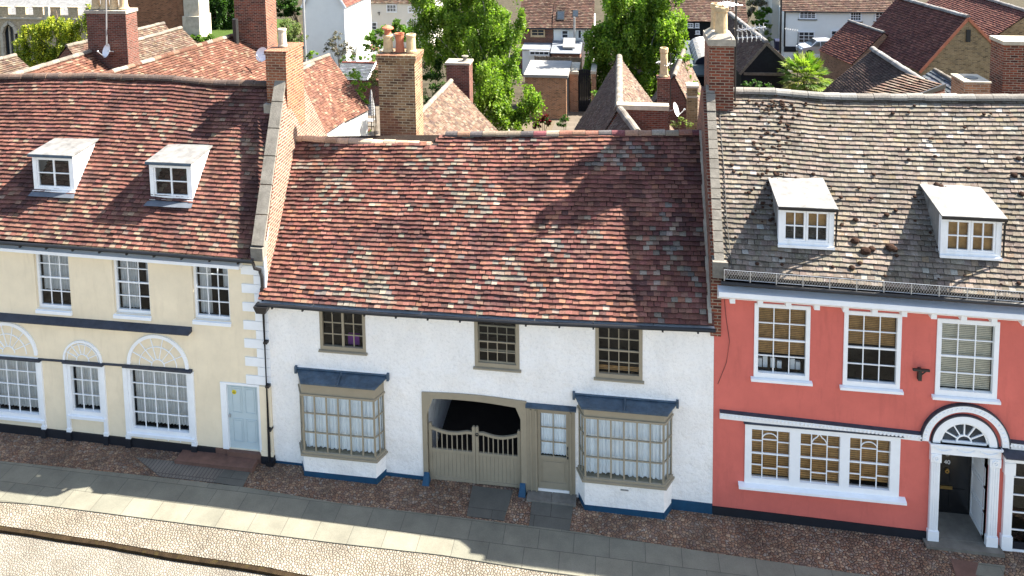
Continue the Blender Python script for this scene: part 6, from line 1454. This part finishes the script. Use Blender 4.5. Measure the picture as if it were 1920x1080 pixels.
for u in (.2,.48,.74):
    c = eB.lerp(eA,u)+rt_*(-.02)+rt_*.12; m_ = MB(); c.z = 1.55
    m_.bar(c-d_*.45, c+d_*.45, .08, 1.1); wv = m_.build('window', M['farglass'], t); m2 = MB()
    for k in (-.47,-.16,.16,.47): m2.bar(c+d_*k-rt_*.05+V((0,0,-.55)), c+d_*k-rt_*.05+V((0,0,.55)), .05, .05)
    m2.build('glazing_bars', M['iron'], wv)
zE = 6.4; nE, fE = PZ(1772,180,zE), PZ(1636,93,zE)
t = wing('gabled_wing', 'old rear wing with mossy dark tiles and a pale lichened ridge', 'building', (nE.x,nE.y,zE), (fE.x,fE.y,zE), 4.2, 2.4, 3.6, 2.6, zb(18)-.4, 'brick_dark', T_DARK, C_GREY, seed=16, sag=.09, ridge_r=.2)
lt = MB(); A, B, Cc, D = P(1618,176,12.5), P(1694,190,11.), P(1772,160,13.), P(1703,138,15.5)
tl_ = thing('lean_to', 'pantiled lean-to below the pale lichened ridge', 'outbuilding', ((A.x+B.x)/2,12,zb(12)))
tiles(lt, [A,B], [D,Cc], .26, .32, rcolf(T_PALE), seed=90, th=.06, sag=.03); lt.build('roof', M['tile_r'], tl_)
m_ = MB(); m_.hexa([(p.x,p.y,zb(12)-.3) for p in (A,B,Cc,D)]+[p-V((0,0,.12)) for p in (A,B,Cc,D)]); m_.build('wall', M['brick_dark'], tl_)
m_ = MB(); m_.bar(B+V((0,0,-.02)), Cc+V((0,0,-.02)), .08, .18); m_.build('barge_board', M['iron'], tl_)
nS, fS = PZ(1796,156,5.2), PZ(1752,131,5.2)
wing('slate_outbuilding', 'grey slated roof between the lichened ridge and the square brick stack', 'outbuilding', (nS.x,nS.y-3,5.2), (fS.x,fS.y,5.2), 3., 3.2, 3., 3.2, zb(20)-.4, 'brick_buff', T_SLATE, C_PALE, seed=17, tw=.34, gg=.27, tmat='tile_plain', sag=.02)
y_ = 9.; a = P(1808,165,y_); b = P(1857,165,y_); zt_ = P(1830,156,y_).z; t = thing('brick_stack', 'square buff brick stack with a flat top and round flue', 'chimney', ((a.x+b.x)/2,y_,zt_-3))
m_ = MB(); m_.box(a.x,b.x,y_,y_+1.1,zt_-3,zt_); m_.build('shaft', M['brick_pier'], t); m_ = MB(); m_.box(a.x-.03,b.x+.03,y_-.03,y_+1.13,zt_+.002,zt_+.06); m_.build('cap', M['palestone'], t)
m_ = MB(); m_.lathe(((a.x+b.x)/2,y_+.55,zt_+.061),[(.24,0),(.24,.02)],16); m_.build('flue', M['iron'], t)
y_ = 9.5; a = P(1881,130,y_); zt_ = P(1900,84,y_).z; t = thing('brick_stack', 'large red brick stack with a pale cap beside the buff gable', 'chimney', (a.x+.8,y_,zt_-4))
m_ = MB(); m_.box(a.x,a.x+1.7,y_,y_+1.,zt_-4.5,zt_); m_.build('shaft', M['brick_red'], t); m_ = MB(); m_.box(a.x-.05,a.x+1.75,y_-.05,y_+1.05,zt_+.002,zt_+.13); m_.build('cap', M['palestone'], t)
# --- aerials and dishes
def aerial(label, px, y0p, y1p, Y, arms):
    a = P(px,y0p,Y); b = P(px,y1p,Y); t = thing('tv_aerial', label, 'aerial', (a.x,Y,a.z))
    m_ = MB(); m_.tube([(a.x,Y,a.z),(a.x,Y,b.z)], .03, 6); m_.build('mast', M['iron'] if arms else M['steel'], t)
    for (py, L, n, ang) in arms:
        m_ = MB(); z = P(px,py,Y).z; d = V((cos(ang),sin(ang),.08)); s = V((-sin(ang),cos(ang),0)); c = V((a.x,Y,z))
        m_.tube([c, c+d*L], .018, 5)
        for i in range(n): p = c+d*L*(i+.5)/n; w = .32-.1*i/n; m_.tube([p-s*w, p+s*w], .013, 4); m_.tube([p-V((0,0,w*.5)), p+V((0,0,w*.5))], .011, 4)
        m_.build('antenna', M['steel'], t)
aerial('dark mast with two aerials beside the tall red chimney', 1378, 190, -25, 3.1, [(57,.95,7,.25),(71,.8,6,-.1),(12,.6,4,2.2)])
aerial('thin grey aerial mast beside the small rear chimney', 1257, 200, 100, 14.6, [(122,.7,6,2.6)])
aerial('slim pale mast rising over the white cottage wall', 1495, 150, 60, 33., [(57,.9,6,2.9)])
m_ = MB(); q = P(199,-5,14.4); q2 = P(200,86,14.4); m_.tube([(q2.x,14.4,q2.z),(q.x,14.4,q.z)], .035, 6); prop(m_.build('aerial_pole', M['steel'], None, loc=(q2.x,14.4,q2.z)), 'pale aerial pole on the wide four-pot chimney', 'pole')
def dish(label, px, py, Y, r, az):
    c = P(px,py,Y); t = thing('satellite_dish', label, 'satellite dish', c)
    d = V((cos(az),sin(az),.35)).normalized(); s = d.cross(V((0,0,1))).normalized(); u = s.cross(d)
    m_ = MB(); rings = [[c-d*(.12*(1-(k/4)**2))*r/.4+(s*cos(2*pi*i/18)+u*sin(2*pi*i/18))*r*k/4 for i in range(18)] for k in (0.02,1,2,3,4)]
    for A, B in zip(rings, rings[1:]):
        for i in range(18): m_.quad(A[i], A[(i+1)%18], B[(i+1)%18], B[i])
    m_.build('reflector', M['plastic'], t)
    m_ = MB(); m_.tube([c-u*r*.9, c+d*r*1.1-u*r*.3], .02, 5); m_.lathe(c+d*r*1.1-u*r*.3-V((0,0,.04)), [(.03,0),(.05,.05),(.03,.1)], 8); m_.build('feed_arm', M['steel'], t)
    m_ = MB(); m_.tube([c-d*.1*r/.4, c-d*.4], .03, 6); m_.build('bracket', M['steel'], t)
dish('white satellite dish on the wide four-pot chimney', 199, 95, 14.3, .36, -pi/2-.5)
dish('white satellite dish beside the cream house chimney', 491, 102, 17.5, .40, -pi/2-.2)
dish('grey satellite dish in the yard by the brick parapet', 1268, 205, 15., .34, -.3)
# --- planting
def leafy(name, label, cat, clumps, Y, leaf, dens, pal, base=None, droop=0., trunk=None, group=None, seed=0, flat=.85, bark='bark', stems=None, petals=None, flow=None, depth=1.):
    r = random.Random(seed); cl = []
    for c in clumps:
        px, py, rp = c[:3]; dy = c[3] if len(c) > 3 else 0.
        w = P(px, py, Y+dy); k = (w-CAM).dot(FW); cl.append((w, rp*k/CF))
    mid = sum((c[0] for c in cl), V((0,0,0)))/len(cl)
    bx = base or (mid.x, Y, zb(Y)); t = thing(name, label, cat, bx, group)
    m_ = MB(); top = max(c[0].z for c in cl); b0 = V(bx)
    if trunk:
        th = trunk; j = b0.lerp(V((mid.x,mid.y,mid.z)), .55); m_.tube([b0-V((0,0,.2)), b0.lerp(j,.5)+V((.08,.05,0)), j, V((mid.x,mid.y,top))], [th, th*.8, th*.6, th*.15], 8)
        for c, rr in cl[:14]: m_.tube([j.lerp(b0,.3), j.lerp(c,.55)+V((0,0,.25)), c], [th*.35, th*.2, th*.06], 5)
        m_.build('trunk', M[bark], t)
    elif stems:
        for i in range(stems): c, rr = cl[i % len(cl)]; a = b0+V((r.uniform(-.2,.2),r.uniform(-.2,.2),-.05)); m_.tube([a, a.lerp(c,.5)+V((r.uniform(-.1,.1),0,0)), c+V((r.uniform(-.5,.5)*rr,r.uniform(-.5,.5)*rr,rr*.5))], [.035,.025,.012], 4)
        m_.build('stem', M[bark], t)
    lf = MB(); fl = MB()
    for c, rr in cl:
        n = int(dens*rr*rr*9); ck = r.uniform(.8, 1.2)
        sub = [(V((r.gauss(0,1),r.gauss(0,1),r.gauss(0,1))).normalized()*rr*r.uniform(.35,.95), rr*r.uniform(.22,.42)) for _ in range(9)]
        i = 0
        while i < n:
            so_, sr = sub[r.randrange(9)]
            v = V((r.gauss(0,1),r.gauss(0,1),r.gauss(0,1))).normalized()*sr*(r.random()**.4)+so_
            v.z *= flat; v.y *= depth
            p = c+v; col0 = pick(r, pal); col0 = tuple(q*ck for q in col0)
            kk = r.randrange(3,8) if droop and r.random() < droop else 1
            sw = V((r.uniform(-.03,.03),r.uniform(-.03,.03),0))
            for s in range(kk):
                q = p+V((sw.x*s,sw.y*s,-leaf*.85*s))+V((r.uniform(-1,1),r.uniform(-1,1),0))*leaf*.4
                a = V((r.gauss(0,1),r.gauss(0,1),r.gauss(0,.6)-(.9 if droop else 0))).normalized(); b = a.cross(V((r.gauss(0,1),r.gauss(0,1),r.gauss(0,1)+.6))).normalized(); L = leaf*r.uniform(.7,1.3)
                lf.quad(q-a*L*.5, q+b*L*.32, q+a*L*.5, q-b*L*.32, col0); i += 1
            if petals and r.random() < petals[1]:
                for s in range(6): d = V((r.gauss(0,1),r.gauss(0,1),r.gauss(0,1))).normalized()*leaf*.4; e = d.cross(V((.3,.5,1))).normalized()*leaf*.5; q = p+d*.5+V((0,0,leaf*.4)); fl.quad(q-d, q+e, q+d, q-e, petals[0])
    lf.build('crown' if trunk else 'foliage', M['leaf'], t)
    if fl.v: fl.build('flowers', M['flower'], t)
    return t
G_B = [(.38, (.135,.225,.022)), (.32, (.19,.285,.032)), (.2, (.065,.13,.014)), (.1, (.235,.32,.05))]
G_D = [(.6, (.026,.065,.010)), (.4, (.045,.10,.016))]
G_Y = [(.4, (.32,.33,.028)), (.3, (.24,.27,.024)), (.3, (.09,.13,.014))]
G_M = [(.5, (.06,.13,.016)), (.3, (.09,.17,.022)), (.2, (.12,.19,.03))]
G_O = [(.4, (.13,.165,.05)), (.3, (.17,.19,.075)), (.3, (.08,.115,.03))]
leafy('birch_tree', 'big weeping birch behind the tall buff chimney', 'tree', [(830,20,50,2),(795,45,32,2),(880,5,55,2),(925,40,48,0),(860,75,48,2),(822,100,36,2.5),(900,85,42,-1),(955,60,36,0),(975,28,22,0),(890,130,36,-1),(930,140,42,-2),(905,180,34,-2),(950,180,36,-2),(935,218,32,-2.5),(985,205,26,-2),(995,170,18,-1.5),(898,222,16,-2),(870,-50,70,1),(940,-30,45,0),(800,-10,40,2),(940,105,36,-1),(845,40,50,3),(800,85,26,3),(875,40,45,1),(920,175,40,-1),(900,120,36,0),(960,140,34,-1),(1008,188,20,-2),(965,215,28,-2.5),(870,95,36,2),(915,70,44,0)], 27., .18, 130, G_B, base=(-3.6,27.,zb(27)), droop=.55, trunk=.22, seed=1, bark='palebark')
leafy('birch_tree', 'second weeping birch, beside the pointed rear wing', 'tree', [(1140,15,42),(1195,-20,50),(1180,45,48),(1240,35,44),(1272,65,24),(1128,80,34),(1112,118,24),(1165,100,40),(1222,92,44),(1212,140,36),(1125,155,26),(1238,160,26),(1262,130,24),(1150,-20,40),(1245,-15,40),(1180,150,32),(1275,95,16),(1160,70,44),(1205,70,44),(1145,125,34),(1190,135,40),(1235,115,36),(1215,25,44),(1110,60,26),(1262,45,30),(1185,170,30),(1150,165,28)], 43., .25, 85, G_B, base=(5.6,43.,zb(43)), droop=.55, trunk=.22, seed=2, bark='palebark')
leafy('ivy_bank', 'dark ivy mass between the buff chimney and the birch', 'shrub', [(812,130,30),(808,180,30),(830,205,22),(860,190,26),(800,225,24),(840,165,24)], 30., .16, 110, G_D, seed=3, stems=3)
leafy('flowering_shrub', 'shrub with pale blossom under the upper branches of the big birch', 'shrub', [(832,98,16),(850,112,14),(812,108,12),(868,100,12)], 34., .14, 130, G_M, seed=4, stems=3, petals=((.5,.45,.42),.05))
leafy('yew_tree', 'yellow-green drooping yew in front of the church', 'tree', [(60,60,24),(95,48,26),(130,52,24),(155,40,20),(80,85,28),(120,85,30),(150,80,22),(50,95,22),(70,112,22),(105,112,26),(140,105,24),(160,110,18),(170,20,14),(40,75,14)], 38., .2, 130, G_Y, base=(-44,38.,zb(38)), droop=.7, trunk=.25, seed=5)
leafy('clipped_hedge', 'clipped green hedge between the brown church and the lawn', 'hedge', [(362,72,13),(378,74,13),(393,74,11),(350,70,10)], 46., .2, 150, G_M, seed=6, stems=2)
leafy('weeping_tree', 'dark weeping tree at the back of the lawn', 'tree', [(385,5,26),(410,-8,28),(435,8,26),(400,28,20),(425,30,20),(382,30,14),(445,25,18)], 78., .35, 60, G_D, base=(-53,78,zb(78)), droop=.7, trunk=.3, seed=7)
leafy('garden_tree', 'dark garden tree behind the tall red brick chimney', 'tree', [(530,-5,26),(548,8,22),(535,22,20),(556,20,14)], 60., .3, 60, G_D, base=(-32,60,zb(60)), trunk=.2, seed=8)
leafy('olive_shrub', 'airy yellow-green shrub behind the cream house chimney', 'shrub', [(538,45,20),(552,55,20),(535,65,18),(560,70,16),(548,78,14)], 43., .17, 75, G_O, seed=9, stems=5)
leafy('bronze_shrub', 'loose brown-leaved shrub in front of the white gabled house', 'shrub', [(630,78,16),(645,88,16),(618,88,14),(635,98,16),(655,98,12),(632,66,10)], 48., .13, 70, [(.5, (.09,.07,.055)), (.3, (.13,.12,.10)), (.2, (.07,.08,.03))], seed=10, stems=7, petals=((.4,.38,.36),.06))
leafy('flower_bed', 'low green bed behind the pantiled garage', 'flower bed', [(660,108,10),(680,110,10),(698,108,12),(645,112,9)], 49., .14, 120, G_M, seed=11, stems=2)
leafy('peony_bush', 'pink-flowered bush close to the three chimney pots', 'shrub', [(697,92,10),(706,94,8)], 48., .13, 150, G_M, seed=12, stems=3, petals=((.5,.25,.28),.16))
leafy('rose_shrub', 'green shrub mound in front of the ivory cottage', 'shrub', [(700,68,18),(718,55,14),(690,82,14),(712,80,14),(725,75,12)], 54., .22, 90, G_M, seed=13, stems=4)
leafy('bay_tree', 'round green tree between the pots and the ivory cottage', 'tree', [(745,48,16),(760,55,16),(735,58,14),(750,68,14)], 52., .22, 110, G_M, base=(-19,52,zb(52)), trunk=.12, seed=14)
leafy('climbing_shrub', 'bright green climber beside the white cottage wall', 'shrub', [(668,150,17),(658,138,12),(678,172,16),(682,190,11),(672,185,14),(686,160,12)], 26.5, .13, 130, G_B, seed=15, stems=4)
leafy('climbing_shrub', 'yellow-green climber close against the tall buff chimney', 'shrub', [(698,146,12),(704,154,9),(702,134,10)], 25., .12, 130, G_O, seed=16, stems=3)
leafy('potted_flowers', 'pink flowers by the terrace below the parasol', 'flowers', [(680,240,8),(690,244,7),(672,238,6)], 32., .12, 260, G_M, seed=17, stems=3, petals=((.5,.22,.26),.12))
leafy('low_shrub', 'low green shrub beneath the cream house chimney shoulder', 'shrub', [(588,100,9),(580,106,8)], 36., .15, 130, G_B, seed=18, stems=2)
leafy('rose_bush', 'dark red rose bush on the gravel patio', 'shrub', [(1020,222,13),(1008,232,12),(1030,230,9)], 32., .12, 150, G_D, seed=19, stems=4, petals=((.16,.006,.02),.35))
leafy('box_bush', 'small round bush beside the dark red roses', 'shrub', [(1052,230,12),(1060,222,9)], 31.5, .12, 190, G_D, seed=20, stems=2)
leafy('garden_shrubs', 'leafy shrubs between the small rear chimney and tall red chimney', 'shrub', [(1285,115,20),(1270,150,20),(1290,150,16),(1300,172,12),(1268,175,16),(1312,190,10),(1282,185,12),(1250,185,14)], 31., .16, 100, G_B, seed=21, stems=6)
leafy('yard_shrub', 'low shrub at the foot of the slim buff pier', 'shrub', [(1280,226,10),(1268,232,10),(1290,232,8)], 16., .1, 170, G_O, seed=22, stems=3)
leafy('roadside_tree', 'small green tree beside the cream gabled cottage', 'tree', [(1425,28,12),(1432,45,11),(1420,45,11),(1438,20,10)], 62., .25, 130, G_M, base=(17,62,zb(62)), trunk=.12, seed=23)
leafy('blossom_tree', 'white blossoming tree behind the barn ridge', 'tree', [(1412,8,14),(1425,2,12),(1405,22,8)], 66., .28, 110, [(.5, (.35,.30,.26)), (.3, (.10,.12,.04)), (.2, (.4,.33,.3))], base=(16,66,zb(66)), trunk=.12, seed=24)
leafy('ivy_bush', 'low dark greenery inside the shadow of the open barn', 'shrub', [(1400,160,12),(1420,158,12),(1445,162,10)], 30., .14, 110, G_D, seed=25, stems=3)
leafy('garden_shrub', 'sunlit shrub under the left eave of the second birch', 'shrub', [(1120,178,14),(1112,195,8)], 33., .14, 120, G_M, seed=26, stems=3)
leafy('tall_hedge', 'pale mossy hedge column beside the lane and cream cottage', 'hedge', [(1441,62,7),(1442,48,6),(1441,74,7)], 60., .2, 150, G_O, seed=27, stems=1)
# palm
Yp = 33.; c = P(1510,150,Yp); t = thing('fan_palm', 'bright green fan palm behind the pink house ridge', 'palm', (c.x,Yp,zb(Yp)))
m_ = MB(); m_.tube([(c.x,Yp,zb(Yp)),(c.x,Yp,c.z-.1)], [.2,.16], 9); m_.build('trunk', M['bark'], t)
r = random.Random(5); fr = MB()
for i in range(64):
    az = i*2.39996; el = lerp(1.35, -.75, (i/63)**.8)+r.uniform(-.1,.1); d = V((cos(az)*cos(el), sin(az)*cos(el), sin(el))); L = r.uniform(.95,1.4)
    b0 = c+V((0,0,.1)); b1 = b0+d*L; col = pick(r, [(.5, (.15,.21,.03)), (.3, (.08,.15,.022)), (.2, (.24,.26,.08))] if el > -.2 else [(.6, (.26,.25,.10)), (.4, (.14,.18,.04))])
    fr.bar(b0, b1, .03, .02, V((0,0,1)), col); s = d.cross(V((0,0,1)))
    s = s.normalized() if s.length > .05 else V((1,0,0)); u = s.cross(d); n = 15
    for k in range(n):
        ph = lerp(-1.75, 1.75, k/(n-1)); e = (d*cos(ph)+s*sin(ph)+u*r.uniform(-.05,.15)).normalized(); ll = (.86-.18*abs(ph))*r.uniform(.85,1.1); w = e.cross(u).normalized()*.06
        m1 = b1+e*ll*.6; tip = b1+e*ll-V((0,0,.14*ll)); fr.quad(b1, m1-w, tip, m1+w, col)
fr.build('crown', M['leaf'], t)
# ================================================================== LIGHT
sd = V((.645, .205, .735)).normalized()
w = bpy.data.worlds.new("World"); SC.world = w; w.use_nodes = True
nt = w.node_tree; bg = nt.nodes['Background']
sky = nt.nodes.new('ShaderNodeTexSky'); sky.sky_type = 'NISHITA'; sky.sun_disc = False
sky.sun_elevation = math.asin(sd.z); sky.sun_rotation = atan2(sd.x, sd.y); sky.air_density = 1.2; sky.dust_density = 2.; sky.ozone_density = 1.
nt.links.new(sky.outputs[0], bg.inputs[0]); bg.inputs[1].default_value = SKY
sl_ = bpy.data.lights.new('sun', 'SUN'); sl_.energy = SUN; sl_.angle = radians(.5); sl_.color = (1., .93, .82)
so = bpy.data.objects.new('sun', sl_); COL.objects.link(so); so.rotation_euler = sd.to_track_quat('Z', 'Y').to_euler()
vs = SC.view_settings; vs.view_transform = 'Standard'; vs.look = 'None'; vs.gamma = 1; vs.use_curve_mapping = False; vs.exposure = EXPO
SC.cycles.max_bounces = 8; SC.cycles.transparent_max_bounces = 12

GROUPS = {'terraced_house': 'terraced houses along the street', 'tiled_range': 'tiled ranges behind the cream house', 'gabled_wing': 'gabled wings behind the row', 'cottage': 'cottages behind the row',
 'terraced_cottage': 'terraced cottages in the middle distance', 'gate_pier': 'piers of the black garden gate', 'brick_hall': 'red roofed brick halls', 'brick_stack': 'separate brick stacks behind the pink house', 'tv_aerial': 'TV aerials',
 'satellite_dish': 'satellite dishes', 'parked_car': 'parked cars', 'birch_tree': 'weeping birches', 'climbing_shrub': 'climbers on garden walls', 'lean_to': 'lean-tos behind the row'}
for o in list(SC.objects):
    if o.parent is None and 'category' in o.keys():
        g_ = GROUPS.get(o.name.split('.')[0])
        if g_: o['group'] = g_
